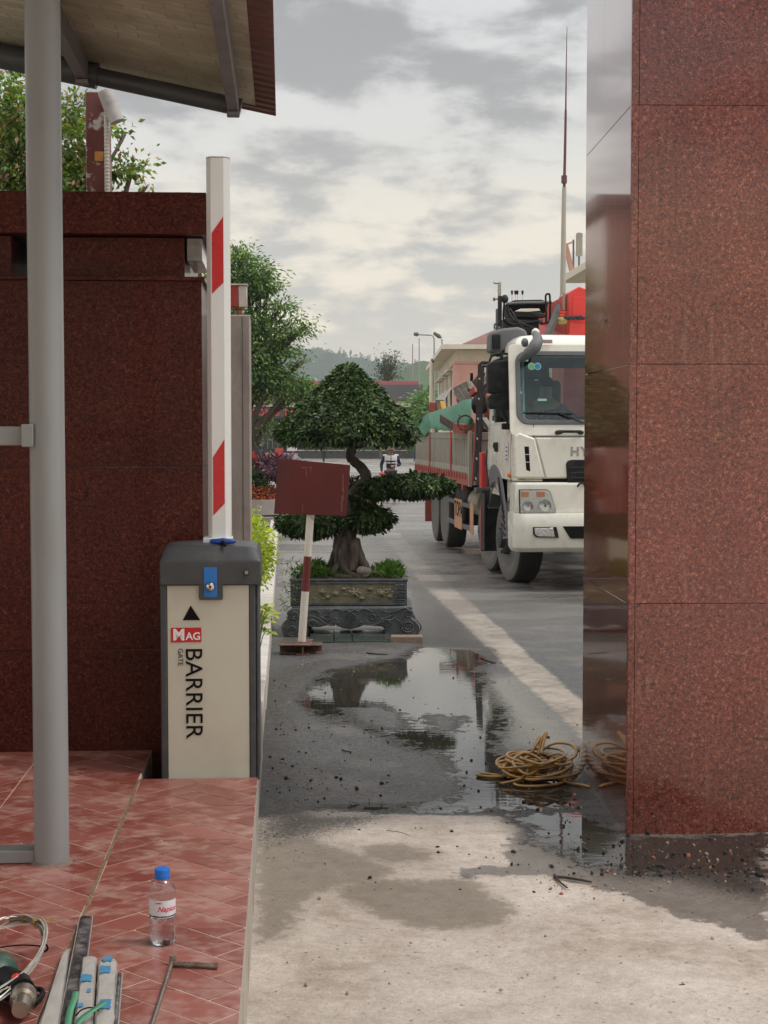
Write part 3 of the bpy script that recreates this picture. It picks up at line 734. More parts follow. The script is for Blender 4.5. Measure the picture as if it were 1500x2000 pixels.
for (vv, dz) in prof:
    for u in (-4.5, -.03): vs_.append((u, vv, zc_(u)+.018+dz))
    for u in (-4.5, -.03): vs_.append((u, vv, zc_(u)+.014+dz))
nn = len(prof); fs_ = []
for i in range(nn-1):
    a = i*4; c = a+4
    fs_ += [(a, a+1, c+1, c), (a+2, c+2, c+3, a+3), (a+1, a+3, c+3, c+1)]
fs_ += [(0, 2, 3, 1), ((nn-1)*4, (nn-1)*4+1, (nn-1)*4+3, (nn-1)*4+2)]
mb.add(vs_, fs_); mb.build('roof_sheet', M_redsheet, can)
for (v0, v1) in ((-4, 1.19), (1.2, 3.24), (3.25, 5.345), (5.352, 6.5)):
    mb = MB(); vs8 = []
    for z_ in (0, .012):
        for (u, v) in ((-4.4, v0), (-.115, v0), (-.115, v1), (-4.4, v1)): vs8.append((u, v, zc_(u)+z_))
    mb.add(vs8, [(0, 3, 2, 1), (4, 5, 6, 7), (0, 1, 5, 4), (1, 2, 6, 5), (2, 3, 7, 6), (3, 0, 4, 7)]); mb.build('lining_panel', M_foam, can)
for u in (-.2, -.8, -1.6, -2.5):
    mb = MB(); z = zc_(u) - .004
    mb.box(u-.022, u+.022, -3.9, 6.30, z-.085, z); mb.box(u-.025, u+.025, 6.26, 6.305, z-.105, z-.087)
    mb.build('purlin', M_purlin, can, bevel=.003)
def zp(u): return zc_(u) - .053
mb = MB(); mb.tube([(-.17, 6.345, zp(-.17)), (-4.2, 6.345, zp(-4.2))], .036, 20); mb.build('rafter_pipe', M_darkpaint, can, smooth=True)
mb = MB(); mb.tube([(-.745, 6.345, zp(-.745)), (-4.2, 6.345, zp(-4.2)+.0)], .051, 20); mb.build('rafter_sleeve', M_darkpaint, can, smooth=True)
uc = -.909 + .065*4.15
col_u, col_v = -.909*math.cos(TH)+4.15*math.sin(TH), 4.15*math.cos(TH)+.909*math.sin(TH)
mb = MB(); mb.tube([(col_u, col_v, PLAT-.01), (col_u, col_v, zc_(col_u)-.012)], .047, 32); mb.build('column', M_steelpaint, can, smooth=True)
mb = MB(); mb.lathe([(.058, PLAT-.003), (.055, PLAT+.001), (.050, PLAT+.004), (.0475, PLAT+.009)], 28, (col_u, col_v, 0)); mb.build('mortar_collar', pm('dirty_mortar', (.20, .15, .12), .9, .3, 40), can, smooth=True)
mb = MB(); a = P(0, 833, 4.15).z; b_ = P(0, 870, 4.15).z
mb.box(col_u-1.4, col_u-.04, col_v-.02, col_v+.02, b_, a); mb.box(col_u-.062, col_u-.03, col_v-.045, col_v+.03, b_-.004, a+.006); mb.build('side_rail', M_steelpaint, can, bevel=.003)
mb = MB(); mb.box(col_u-1.4, col_u-.045, col_v-.01, col_v+.06, PLAT+.001, PLAT+.036); mb.build('base_rail', M_steelpaint, can, bevel=.003)
# ================================================================== gate pillars
M_granR = granite('red_granite', 1.0, ior=1.45, coat=.8)
M_granS = granite('red_granite_mirror', 1.5, rough=.12, ior=2.4, streak=.5, slo=.59, cr=.04)  # base lightened and streaked: brown reflection put into the colour
M_granL = granite('red_granite_shaded', .41, rough=.35, ior=1.25, coat=.2, streak=.06, spec=.15, sat=.70)  # same granite, with the canopy's shade darkened into its colour
M_joint = pm('joint_mortar', (.30, .22, .18), .8, .2, 20)
def slab(mb, x0, x1, y0, y1, z0, z1): mb.box(x0, x1, y0, y1, z0, z1)
# right pillar: local x to the right, local y away, origin at the near left corner
pr = thing('gate_pillar', 'tall polished red granite gate pillar right of the opening, wet at its foot', 'pillar', (.8768, 5.5, 0), 0)
pr.rotation_euler[2] = math.atan(.027)
gzp = gz(5.5) - .06
jz = [gzp, CAMZ - (1180-845)/545, CAMZ - (712-845)/545, CAMZ - (214-845)/545, CAMZ + 2.05, CAMZ + 2.9]
mb = MB(); mb.box(.012, 2.2, .012, 1.01, gzp, jz[-1]-.01); mb.build('pillar_core', M_joint, pr)
mb = MB()
for i in range(5):
    z0, z1 = jz[i]+.0006, jz[i+1]-.0006
    mb.box(.026, 1.1, 0, .011, z0, z1); mb.box(1.103, 2.2, 0, .011, z0, z1)      # front
mb.build('granite_slab', M_granR, pr, bevel=.0012, seg=1)
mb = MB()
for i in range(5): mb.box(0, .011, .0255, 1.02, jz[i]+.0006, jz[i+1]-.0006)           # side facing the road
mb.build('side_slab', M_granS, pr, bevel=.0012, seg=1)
mb = MB()
for i in range(5): mb.prism([(-.001, .024), (-.001, .003), (.003, -.001), (.0245, -.001), (.0245, .013), (.013, .0135), (.0125, .024)], jz[i]+.0006, jz[i+1]-.0006, 'z')
mb.build('corner_strip', M_granR, pr, smooth=True, ang=30)
# small wall lamp bracket on the side face
mb = MB(); mb.box(-.022, -.001, .52, .532, CAMZ+.43, CAMZ+.442); mb.box(-.016, -.008, .512, .519, CAMZ+.405, CAMZ+.465)
mb.build('hinge_pin', pm('rusty_bolt', (.30, .25, .18), .45, .3, 40, metal=.6), pr)
# left pillar, in the shade of the canopy
pl = thing('gate_pillar', 'shade-darkened red granite gate pillar with slotted top behind the barrier, under the canopy', 'pillar', (-.667, 5.65, 0), TH)
def zq(py, D=5.65): return P(0, py, D).z
zb = PLAT - .02
zz = [gz(5.6)-.2, zq(1267), zq(911), zq(549)]
mb = MB(); mb.box(-2.4, -.012, .012, .98, zz[0], zz[-1]-.01); mb.build('pillar_core', M_joint, pl)
mb = MB()
for i in range(3):
    z0, z1 = zz[i]+.001, zz[i+1]-.001
    mb.box(-2.4, -.0, 0, .011, z0, z1); mb.box(-.011, 0, .0115, .99, z0, z1)
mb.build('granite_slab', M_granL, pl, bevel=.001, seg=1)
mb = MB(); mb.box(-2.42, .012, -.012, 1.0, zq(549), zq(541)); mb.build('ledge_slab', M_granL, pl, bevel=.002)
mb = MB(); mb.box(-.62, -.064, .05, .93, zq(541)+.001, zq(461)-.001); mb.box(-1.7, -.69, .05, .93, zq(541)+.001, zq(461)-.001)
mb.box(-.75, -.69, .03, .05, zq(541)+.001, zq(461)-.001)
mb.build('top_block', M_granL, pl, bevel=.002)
M_polgrey = pm('reflection_grey', (.22, .21, .19), .15, .3, 30, coat=.6)
mb = MB(); mb.box(-.056, .0, .06, .5, zq(506), zq(461)-.001); mb.build('reflection_block', M_polgrey, pl, bevel=.002)  # added block whose grey stands in for a reflection in the slot
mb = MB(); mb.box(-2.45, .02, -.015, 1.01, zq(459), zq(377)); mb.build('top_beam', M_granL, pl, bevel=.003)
# teal sheet lying over the wall top
M_teal = pm('teal_tarp', (.16, .34, .30), .6, .15, 6, bump=.4, bscale=12)
mb = MB()
for i in range(14):
    for j in range(6):
        x = -2.3 + i*.115; y = .05 + j*.16; mb.v.append((x, y, zq(377)+.006+.028*max(0, 1-i/13)+.008*math.sin(i*1.3+j)))
for i in range(13):
    for j in range(5): a = i*6+j; mb.f.append((a, a+6, a+7, a+1))
o = mb.build('folded_tarp', M_teal, smooth=True, loc=(-.667, 5.65, 0), rz=TH); so_ = o.modifiers.new('s', 'SOLIDIFY'); so_.thickness = .004; so_.offset = 1
tag(o, 'faded teal tarp lying on top of the dark granite gate pillar', 'tarp')

# concrete post behind the left pillar with a red and white box
cpst = thing('concrete_post', 'bare grey concrete post standing between the barrier arm and the tree', 'post', (-.695, 8.0, 0), TH)
M_rawconc = pm('raw_concrete', (.32, .28, .245), .85, .2, 5, bump=.35, bscale=35, dirt=(.16, .135, .12), dscale=3, damt=.7, stretch=(1, 1, .5))
mb = MB(); zt = P(0, 615, 8).z
mb.box(-.30, 0, 0, .3, CAMZ-1.5, zt); mb.build('shaft', M_rawconc, cpst, bevel=.006)
mb = MB(); mb.box(-.001, .0, .0, .001, zt-.001, zt)
mb = MB(); mb.box(-.0418, -.037, -.0015, -.0002, CAMZ-1.4, zt-.01); mb.build('form_seam', pm('seam', (.12, .11, .10), .9), cpst)
bx = thing('warning_box', 'rusty red and white painted box on a stub above the concrete post', 'warning box', (P(465, 600, 8.05).x, 8.08, 0), TH)
mb = MB(); z0, z1 = P(0, 600, 8.05).z, P(0, 558, 8.05).z
M_rw_red = pm('worn_red', (.34, .035, .03), .55, .25, 25, dirt=(.16, .08, .05), dscale=18, damt=.8)
M_rw_white = pm('worn_white', (.55, .50, .44), .6, .15, 25, dirt=(.25, .12, .07), dscale=14, damt=.8)
mb.box(-.22, .0, -.045, .045, z0, z1); mb.build('red_panel', M_rw_red, bx, bevel=.004)
mb = MB(); mb.box(.001, .045, -.045, .045, z0, z1); mb.build('white_panel', M_rw_white, bx, bevel=.004)
mb = MB(); mb.box(-.24, .05, -.05, .05, z1, z1+.008); mb.build('lid', M_rw_white, bx, bevel=.002)
mb = MB(); mb.lathe([(.032, zt-.002), (.032, zt+.008), (.022, zt+.01), (.022, zt+.03), (.030, z0-.01), (.034, z0)], 18); mb.build('stub', pm('bronze_stub', (.25, .17, .09), .35, .2, 30, metal=.7), bx, smooth=True)

# patched brown steel post and the pipe beside it, behind the pillar
bp_ = thing('steel_post', 'maroon steel post with putty patches and ribbed conduit behind the dark pillar', 'post', (P(190, 0, 7.1).x, 7.1, 0), TH)
M_maroon = pm('maroon_steel', (.13, .032, .025), .4, .25, 10, dirt=(.42, .38, .34), dscale=7, damt=.95, dlo=.56, dhi=.60)
mb = MB(); mb.box(-.052, .052, -.05, .05, PLAT-.3, P(0, 184, 7.1).z); mb.build('post_box', M_maroon, bp_, bevel=.004)
mb = MB(); z = P(0, 312, 7).z; mb.box(-.012, .03, -.057, -.0505, z, z+.045); mb.build('orange_patch', pm('orange_putty', (.48, .20, .05), .7, .2, 30), bp_, bevel=.004)
mb = MB(); zs = np.arange(PLAT+.8, P(0, 215, 7).z, .008); mb.tube([(.044, -.066, z) for z in zs], [(.0125 if i % 2 else .0105) for i in range(len(zs))], 12); mb.build('conduit', pm('conduit_grey', (.50, .48, .40), .5), bp_, smooth=True, ang=20)
pk = tag(MB().tube([P(205, 178, 7.0), P(215, 205, 7.0), P(229, 238, 7.0), P(229.5, 239.5, 7.0)], [.034, .035, .034, .02], 18).build('elbow_pipe', pm('dusty_white_pipe', (.42, .40, .38), .55, .2, 12, dirt=(.25, .22, .19), dscale=9, damt=.7), smooth=True), 'short dusty white pipe slanting from under the rafter beside the maroon post', 'pipe')

# granite gatehouse standing back on the left (met in the pillar's polish)
ghs = thing('gatehouse', 'red granite gatehouse with flat roof set back on the left side', 'building', (-3.9, 30, gz(30)), 0)
mb = MB(); mb.box(-2.2, 0, 0, 3, 0, 6.2); mb.build('wall', M_granR, ghs)
mb = MB(); mb.box(-2.4, .2, -.2, 3.2, 6.2, 6.45); mb.build('roof', M_granL, ghs, bevel=.02)

# ================================================================== barrier
M_dk = pm('charcoal_powder', (.045, .048, .052), .42, .05, 200, bump=.10, bscale=400, dirt=(.12, .115, .11), dscale=9, damt=.35)
M_cream = pm('cream_powder', (.53, .51, .42), .45, .03, 5, bump=.03, bscale=300, dirt=(.42, .38, .30), dscale=3, damt=.5)
M_blue = pm('blue_plastic', (.012, .16, .52), .35, .05, 30)
M_dblue = pm('dark_blue_plastic', (.01, .055, .30), .35, .05, 30)
M_chrome = pm('chrome', (.62, .60, .58), .15, .05, 30, metal=1)
M_black = pm('black_paint', (.006, .005, .005), .75, .1, 30, spec=.15)
M_white = pm('white_alu', (.70, .71, .70), .35, .03, 4)
M_redfoil = pm('red_foil', (.50, .012, .016), .3, .04, 30)
M_foilw = pm('white_foil', (.78, .76, .76), .4, .03, 30)
CX0, CY0 = -.766, 5.235
cab = thing('barrier_cabinet', 'charcoal and cream boom barrier cabinet with lettering behind the tiled platform', 'barrier cabinet', (CX0, CY0, 0), TH)
CW = .343; zc0 = CAMZ-1.2015
def cz(py, D=5.235): return P(0, py, D).z
zlid = cz(1144); ztop = cz(1096)
mb = MB()   # body profile: dark edge posts with the panel between
mb.box(0, .022, .0, .33, zc0, zlid+.004); mb.box(CW-.0215-.018, CW-.018, .0, .33, zc0, zlid+.004); mb.box(.0225, CW-.04, .012, .33, zc0, zlid+.004)
mb.box(CW-.0175, CW-.006, .012, .33, zc0, zlid+.002)
mb.build('body', M_dk, cab, bevel=.004)
mb = MB(); mb.box(.0232, CW-.0405, .003, .0115, zc0+.002, zlid+.02); mb.build('front_panel', M_cream, cab, bevel=.0015)
# domed lid with bevelled shoulders
mb = MB()
def arc_z(x): return .006*(1-((x-CW/2)/(CW/2))**2)
nx = 17; ys_ = [(-.012, 0, 'f'), (-.012, 1, 'f'), (.03, 2, 't'), (.16, 3, 't'), (.30, 2, 't'), (.342, 1, 'b'), (.342, 0, 'b')]
ver = []
for (y, lv, _) in ys_:
    for i in range(nx):
        x = -.002 + (CW+.004)*i/(nx-1)
        e = min(i, nx-1-i)
        if lv == 0: z = zlid
        elif lv == 1: z = ztop - (.0 if 0 < i < nx-1 else .001)
        elif lv == 2: z = ztop + .045 + arc_z(x)
        else: z = ztop + .055 + arc_z(x)
        if lv >= 2:
            x = CW/2 + (x-CW/2)*(.92 if lv == 2 else .92)
            if e == 0: z -= .008; 
        ver.append((x, y, z))
fc = []
for j in range(len(ys_)-1):
    for i in range(nx-1): a = j*nx+i; fc.append((a, a+1, a+nx+1, a+nx))
m_ = len(ys_)
fc.append(tuple(j*nx for j in range(m_))[::1]); fc.append(tuple(j*nx+nx-1 for j in range(m_))[::-1]); fc.append(tuple([0*nx+i for i in range(nx)][::-1] + [(m_-1)*nx+i for i in range(nx)]))
mb.add(ver, fc); lid = mb.build('lid', M_dk, cab, bevel=.006, ang=40, seg=3)
mb = MB(); mb.prism(rrect(.133, .214, cz(1172), zlid+.02, .006), -.0115, -.001, 'y'); mb.build('lid_tongue', M_dk, cab, bevel=.0015)
mb = MB(); mb.prism(rrect(.150, .194, cz(1166), cz(1108), .002), -.0155, -.0125, 'y'); mb.build('lock_plate', M_blue, cab, bevel=.0008)
mb = MB(); mb.lathe([(.0, -.036), (.006, -.036), (.0065, -.033), (.013, -.031), (.0165, -.026), (.0165, -.017)], 24, (.172, 0, cz(1145)), 'y'); lk = mb.build('lock', M_chrome, cab, smooth=True)
mb = MB(); mb.lathe([(.0, -.0365), (.0045, -.0365), (.0045, -.034)], 12, (.172, 0, cz(1145)), 'y'); mb.build('keyhole', M_black, lk)
mb = MB(); mb.lathe([(.0, -.030), (.005, -.030), (.008, -.026), (.0125, -.020), (.0135, -.0125)], 6, (.295, 0, cz(1118)), 'y'); lk2 = mb.build('lid_lock', M_chrome, cab, smooth=True, ang=30)
mb = MB(); mb.lathe([(.0, -.0306), (.003, -.0306), (.003, -.028)], 10, (.295, 0, cz(1118)), 'y'); mb.build('keyhole', M_black, lk2)
def cx(px): return (P(px, 0, 5.235).x - CX0)/math.cos(TH)
mb = MB(); mb.prism([(cx(348), cz(1212)), (cx(383), cz(1212)), (cx(364), cz(1183))], .0014, .0028, 'y'); mb.build('arrow_mark', M_black, cab)
mb = MB(); mb.prism([(cx(324.5), cz(1255)), (cx(385), cz(1255)), (cx(385), cz(1226.5)), (cx(324.5), cz(1226.5))], .0014, .0028, 'y'); mb.build('red_plate', M_redfoil, cab)
text('lettering', 'M', .052, M_foilw, cab, frame_mat((cx(328.5), .0012, cz(1250)), (1, 0, 0), (0, 0, 1)), bold=.0022, extrude=.0006)
text('lettering', 'AG', .036, M_foilw, cab, frame_mat((cx(354), .0012, cz(1250)), (1, 0, 0), (0, 0, 1)), bold=.0007, extrude=.0006)
text('lettering', 'BARRIER', .082, M_black, cab, frame_mat((cx(354), .0012, cz(1265)), (0, 0, -1), (1, 0, 0)), bold=.0002, extrude=.0006, spacing=1.02)
text('lettering', 'GATE', .0255, M_black, cab, frame_mat((cx(338.5), .0012, cz(1266.5)), (0, 0, -1), (1, 0, 0)), bold=-.0002, extrude=.0006, spacing=.92)
# arm, upright
arm = thing('boom_barrier', 'raised white boom with two slanted red stripes standing on the cabinet', 'boom barrier', (P(424, 0, 5.40).x, 5.40, 0), TH)
az0, az1 = P(0, 1062, 5.4).z, P(0, 311, 5.4).z
def ax_(px): return (px-424)/555.0
hw = .0405
octo = [(-hw, -.012), (-.0255, -.034), (.0205, -.034), (hw, -.016), (hw, .03), (.02, .045), (-.025, .045), (-hw, .03)]
mb = MB(); mb.prism(octo, az0, az1, 'z'); mb.build('arm_profile', M_white, arm, bevel=.0012)
mb = MB(); mb.prism([(x*1.02, y*1.02) for x, y in octo], az1, az1+.004, 'z'); mb.build('end_cap', pm('grey_cap', (.35, .35, .35), .5), arm, bevel=.001)
for (q) in (((410, 455), (410, 574), (433, 552), (433, 423)), ((411.5, 893), (411.5, 1007), (434, 983), (434, 858))):
    x0, x1 = -.0215, .0185
    mb = MB(); mb.prism([(x0, P(0, q[0][1], 5.37).z), (x0, P(0, q[1][1], 5.37).z), (x1, P(0, q[2][1], 5.37).z), (x1, P(0, q[3][1], 5.37).z)], -.0352, -.0342, 'y'); mb.build('red_stripe', M_redfoil, arm)
mb = MB(); mb.box(-.057, .044, -.052, .06, az0-.03, P(0, 1049, 5.4).z); mb.build('arm_bracket', M_white, arm, bevel=.002)
# T-handle key resting on the lid
tk = thing('tee_handle_key', 'blue plastic T-handle key lying on the cabinet lid before the arm', 'hex key', tuple(P(435, 1058, 5.30)), TH)
mb = MB(); mb.tube([(-.045, 0, 0), (-.038, 0, .001), (-.02, 0, .001), (0, 0, .001), (.02, 0, .001), (.038, 0, .001), (.045, 0, 0)], [.004, .0085, .0095, .0125, .0095, .0085, .004], 14); mb.build('grip', M_dblue, tk, smooth=True, ang=180)
mb = MB(); mb.tube([(0, -.004, 0), (.004, -.03, -.004), (.012, -.046, -.012)], [.0075, .006, .0035], 10); mb.build('shaft', M_black, tk, smooth=True)

# ================================================================== rusty blank sign on a striped pole
M_redplate = pm('oxide_red_plate', (.105, .013, .011), .42, .14, 4, dirt=(.05, .018, .014), dscale=3.5, damt=.75, stretch=(1.5, 1, .35), bump=.1, bscale=20)
M_polew = pm('chipped_white', (.62, .57, .49), .55, .08, 18, dirt=(.24, .10, .045), dscale=13, damt=.9, dlo=.6, dhi=.68)
M_poler = pm('chipped_red', (.13, .018, .017), .5, .12, 18, dirt=(.14, .06, .04), dscale=12, damt=.8)
M_rust = pm('rusted_iron', (.095, .045, .032), .8, .4, 22, dirt=(.20, .13, .10), dscale=12, damt=.8, bump=.4, bscale=60)
SY = 10.9
sb_ = G(589, 1274); SO = Vector((P(589, 1270, SY).x, SY, gz(SY)))
sg = thing('sign_post', 'blank rust red metal sign on a leaning red and white pole before the bonsai', 'sign', tuple(SO), 0)
def SP(px, py, dy=0): return P(px, py, SY+dy) - SO
pts4 = [SP(544, 895), SP(684.5, 908), SP(677, 1007), SP(536, 1003)]
mb = MB(); m4 = [Vector((p.x, -.045, p.z)) for p in pts4]; b4 = [p + Vector((0, .004, 0)) for p in m4]
mb.add(m4+b4, [(0, 3, 2, 1), (4, 5, 6, 7), (0, 1, 5, 4), (1, 2, 6, 5), (2, 3, 7, 6), (3, 0, 4, 7)]); pp = mb.build('sign_plate', M_redplate, sg, bevel=.001)
# drawn streaks of old putty and rust
M_streak = pm('old_streak', (.27, .13, .105), .8, .4, 60, dirt=(.12, .04, .03), dscale=30, damt=.9)
mb = MB()
for (x, y0, y1, w) in ((599, 912, 930, .9), (607, 910, 923, .7), (593, 912, 914, 3), (606, 912, 913.5, 4), (670, 925, 960, .8), (668, 968, 1000, 1.0), (592, 985, 1000, .7), (671, 940, 978, .5)):
    seg_ = 6
    for k in range(seg_):
        ya, yb = y0+(y1-y0)*k/seg_, y0+(y1-y0)*(k+.8)/seg_; o_ = rnd.uniform(-.6, .6)
        a, c = SP(x-w+o_, ya), SP(x+w+o_, yb)
        mb.box(a.x, c.x, -.0458, -.0452, c.z, a.z)
mb.build('streaks', M_streak, pp)
pa, pb = SP(589.5, 1253), SP(606.5, 1004)
def along(t): return pa.lerp(pb, t)
mb = MB(); mb.tube([along(0), along(.395)], .0275, 20); mb.build('pole_white', M_polew, sg, smooth=True)
mb = MB(); mb.tube([along(.3952), along(.67)], .0275, 20); mb.build('pole_red', M_poler, sg, smooth=True)
mb = MB(); mb.tube([along(.6702), along(1.3)], .0275, 20); mb.build('pole_white', M_polew, sg, smooth=True)
mb = MB(); zt_ = SP(0, 1256).z
mb.box(-.155, .145, -.10, .075, zt_-.006, zt_); mb.box(-.155, .145, -.005, .005, .012, zt_-.006); mb.box(-.155, .145, -.07, .075, 0, .01)
mb.build('beam_foot', M_rust, sg, bevel=.002)
mb = MB(); mb.box(-.045, .075, -.16, .16, zt_+.001, zt_+.008); mb.box(.01, .02, -.15, -.006, .012, zt_-.007); mb.box(-.03, .06, -.15, -.075, .0, .009); mb.build('cross_foot', M_rust, sg, bevel=.002)

# ================================================================== bonsai in carved stone planter
M_stone = pm('carved_stone', (.060, .066, .070), .55, .3, 14, bump=.5, bscale=60, dirt=(.15, .15, .145), dscale=7, damt=.5)
M_stoneb = pm('carved_stone_ochre', (.15, .135, .085), .7, .35, 16, bump=.5, bscale=60, dirt=(.06, .062, .06), dscale=9, damt=.8)
M_ochre = pm('ochre_relief', (.20, .175, .10), .75, .3, 20, dirt=(.10, .10, .085), dscale=14, damt=.7)
BY = 12.0; BO = Vector((P(685, 0, BY).x, BY, gz(BY)))
pln = thing('stone_planter', 'carved dark stone planter with lotus relief and scrolled feet holding the bonsai', 'planter', tuple(BO), 0)
def BP(px, py): q = P(px, py, BY) - BO; return q.x, q.z
xl, zt = BP(567, 1133); xr, zt2 = BP(795, 1131); zt = (zt+zt2)/2; _, zm = BP(0, 1185); _, zl = BP(0, 1198)
DEP = .62
mb = MB()
mb.box(xl, xr, 0, .03, zm, zt-.012); mb.box(xl, xr, DEP-.03, DEP, zm, zt-.012); mb.box(xl, xl+.03, .0305, DEP-.0305, zm, zt-.012); mb.box(xr-.03, xr, .0305, DEP-.0305, zm, zt-.012)
mb.build('trough', M_stone, pln, bevel=.004)
mb = MB(); mb.ring([(xl-.008, -.008), (xr+.008, -.008), (xr+.008, DEP+.008), (xl-.008, DEP+.008)], [(xl+.04, .04), (xr-.04, .04), (xr-.04, DEP-.04), (xl+.04, DEP-.04)], zt-.0118, zt+.004, 'z'); mb.build('rim', M_stone, pln, bevel=.003)
mb = MB(); mb.box(xl+.14, xr-.10, -.006, -.0005, zm+.028, zt-.035); mb.build('relief_panel', M_stoneb, pln)
mb = MB()
for (a, b_, c, d) in ((xl+.125, xr-.085, zt-.032, zt-.02), (xl+.125, xr-.085, zm+.014, zm+.026), (xl+.125, xl+.137, zm+.0262, zt-.0322), (xr-.097, xr-.085, zm+.0262, zt-.0322)): mb.box(a, b_, -.014, -.0005, c, d)
# fretwork at the corners
def fret(x0, s):
    h = (zt-zm)
    for k in range(3):
        zc = zm+.02+k*(h-.04)/3
        for (a, b_, c, d) in ((0, .05, 0, .009), (0, .009, .0092, .045), (.0092, .05, .036, .045), (.041, .05, .0092, .025), (.02, .0408, .017, .025)):
            xa, xb = x0+s*a, x0+s*b_; mb.box(min(xa, xb), max(xa, xb), -.011, -.0005, zc+c*.9, zc+d*.9)
fret(xl+.012, 1); fret(xl+.068, 1); fret(xr-.012, -1); fret(xr-.068, -1)
mb.build('fret_border', M_stone, pln, bevel=.0015, seg=1)
mb = MB()
def lotus(cx, cz, s, n=7):
    for ringi, (rr, nn_) in enumerate(((1, n), (.6, n-2), (.3, 4))):
        for k in range(nn_):
            a = math.pi*2*k/nn_ + ringi*.4
            q = Matrix.Rotation(-a, 3, 'Y')
            mb.ball((cx+s*rr*.75*math.cos(a), -.008-.006*ringi, cz+s*rr*.55*math.sin(a)), (s*.40, .007, s*.20), 8, 5, rot=q)
for (px, py, s) in ((655, 1159, .03), (692, 1158, .048), (723, 1150, .024), (745, 1158, .036), (672, 1150, .02), (630, 1156, .03), (707, 1168, .022), (640, 1166, .02), (762, 1165, .022)):
    x, z = BP(px, py); lotus(x, z, s)
for k in range(26):
    x, z = BP(rnd.uniform(612, 768), rnd.uniform(1148, 1171)); mb.ball((x, -.007, z), (rnd.uniform(.008, .02), .006, rnd.uniform(.004, .009)), 7, 4, rot=Matrix.Rotation(rnd.uniform(0, 3), 3, 'Y'))
mb.build('lotus_relief', M_ochre, pln, smooth=True, ang=60)
# bombe lower body: front apron outline with legs
def apron_outline():
    q = [(556,1215),(552,1232),(556,1246),(600,1246),(603,1230),(604,1222),(622,1224),(640,1220),(655,1219),(668,1225),(684,1228),(700,1224),(712,1219),(728,1221),(742,1222),(750,1224),(752,1240),(770,1243),(800,1243),(818,1238),(819,1222),(812,1212),(803,1205),(806,1196),(798,1187),(790,1184),(572,1186),(560,1195),(563,1204)]
    return [BP(x, y) for x, y in q]
mb = MB(); mb.prism(apron_outline()[::-1], -.05, .03, 'y'); mb.prism([(x*.97, z) for x, z in apron_outline()[::-1]], DEP-.03, DEP+.04, 'y')
x0_, _ = BP(560, 0); x1_, _ = BP(812, 0); 
mb.box(x0_+.02, x0_+.07, .031, DEP-.031, .05, zm-.002); mb.box(x1_-.07, x1_-.02, .031, DEP-.031, .05, zm-.002)
mb.build('bombe_base', M_stone, pln, bevel=.012, seg=3)
mb = MB(); mb.box(x0_+.03, x1_-.03, -.035, DEP+.03, zm-.012, zm+.006); mb.build('moulding', M_stone, pln, bevel=.006)
mb = MB()
def spiral(px, py, r, turns, dir_=1, a0=0, th=.007):
    x, z = BP(px, py); pts = []
    for k in range(int(turns*12)+1):
        t = k/(turns*12); a = a0 + dir_*t*turns*2*math.pi; q = r*(1-t*.88)
        pts.append((x+q*math.cos(a), -.052-.004*(1-t), z+q*math.sin(a)))
    mb.tube(pts, [th*(1-.4*k/len(pts)) for k in range(len(pts))], 7)
for (a, b_, r, t_, d, a0) in ((576,1200,.038,2,1,2.5),(572,1230,.05,2.3,-1,.3),(797,1196,.036,2,-1,.6),(797,1222,.052,2.3,1,2.8),(611,1217,.034,2,1,0),(756,1216,.032,2,-1,3),(640,1204,.03,1.8,-1,1),(728,1203,.03,1.8,1,2),(662,1218,.018,1.5,1,1),(705,1217,.018,1.5,-1,2)):
    spiral(a, b_, r, t_, d, a0)
def sweep(pts, r=.006):
    q = smooth_path([(*BP(x, y),) + (0,) for x, y in pts], 5)
    mb.tube([(v.x, -.052, v.y) for v in q], [r*(1-.5*abs(2*i/len(q)-1)) for i in range(len(q))], 7)
for s in (((590,1212),(605,1202),(622,1206),(638,1218),(655,1220)), ((600,1195),(612,1190),(625,1196),(622,1206)), ((712,1219),(735,1218),(752,1206),(768,1200)), ((753,1196),(775,1192),(790,1186),(803,1192)), ((640,1196),(655,1188),(672,1192)), ((700,1192),(712,1188),(728,1194)), ((770,1206),(782,1214),(786,1228),(780,1238)), ((585,1208),(592,1222),(588,1238)), ((560,1210),(552,1222),(556,1240)), ((812,1208),(822,1222),(816,1236)), ((742,1206),(760,1210),(776,1204)), ((618,1198),(632,1206),(645,1212)), ((664,1196),(676,1190),(684,1194),(694,1190),(704,1196))):
    sweep(s, .0075)
x, z = BP(684, 1207)
mb.tube([(x+.045*math.cos(a), -.054, z+.045*math.sin(a)) for a in np.linspace(0, 2*math.pi, 25)[:-1]], .005, 7, closed=True)
for k in range(5): mb.box(x-.03+.004*abs(k-2), x+.03-.004*abs(k-2), -.060, -.051, z-.026+k*.012, z-.021+k*.012)
mb.box(x-.003, x+.003, -.0595, -.0505, z-.03, z+.03)
for k in range(34):
    px = rnd.uniform(585, 790); xx, zz_ = BP(px, rnd.uniform(1190, 1212)); mb.ball((xx, -.05, zz_), (rnd.uniform(.006, .016), .006, rnd.uniform(.004, .008)), 7, 4, rot=Matrix.Rotation(rnd.uniform(0, 3), 3, 'Y'))
mb.build('scroll_relief', M_stone, pln, smooth=True, ang=60)
M_psoil = pm('potting_soil', (.055, .038, .025), .95, .4, 30, bump=1, bscale=60)
mb = MB(); gnx = 24; gny = 14
for j in range(gny):
    for i in range(gnx):
        fx, fy = i/(gnx-1), j/(gny-1); e = 4*fx*(1-fx)*4*fy*(1-fy)
        mb.v.append((xl+.031+(xr-xl-.062)*fx, .031+(DEP-.062)*fy, zt-.025+.07*e**.6+.012*mnoise.noise(Vector((fx*14, fy*9, 0)))))
for j in range(gny-1):
    for i in range(gnx-1): a = j*gnx+i; mb.f.append((a, a+1, a+gnx+1, a+gnx))
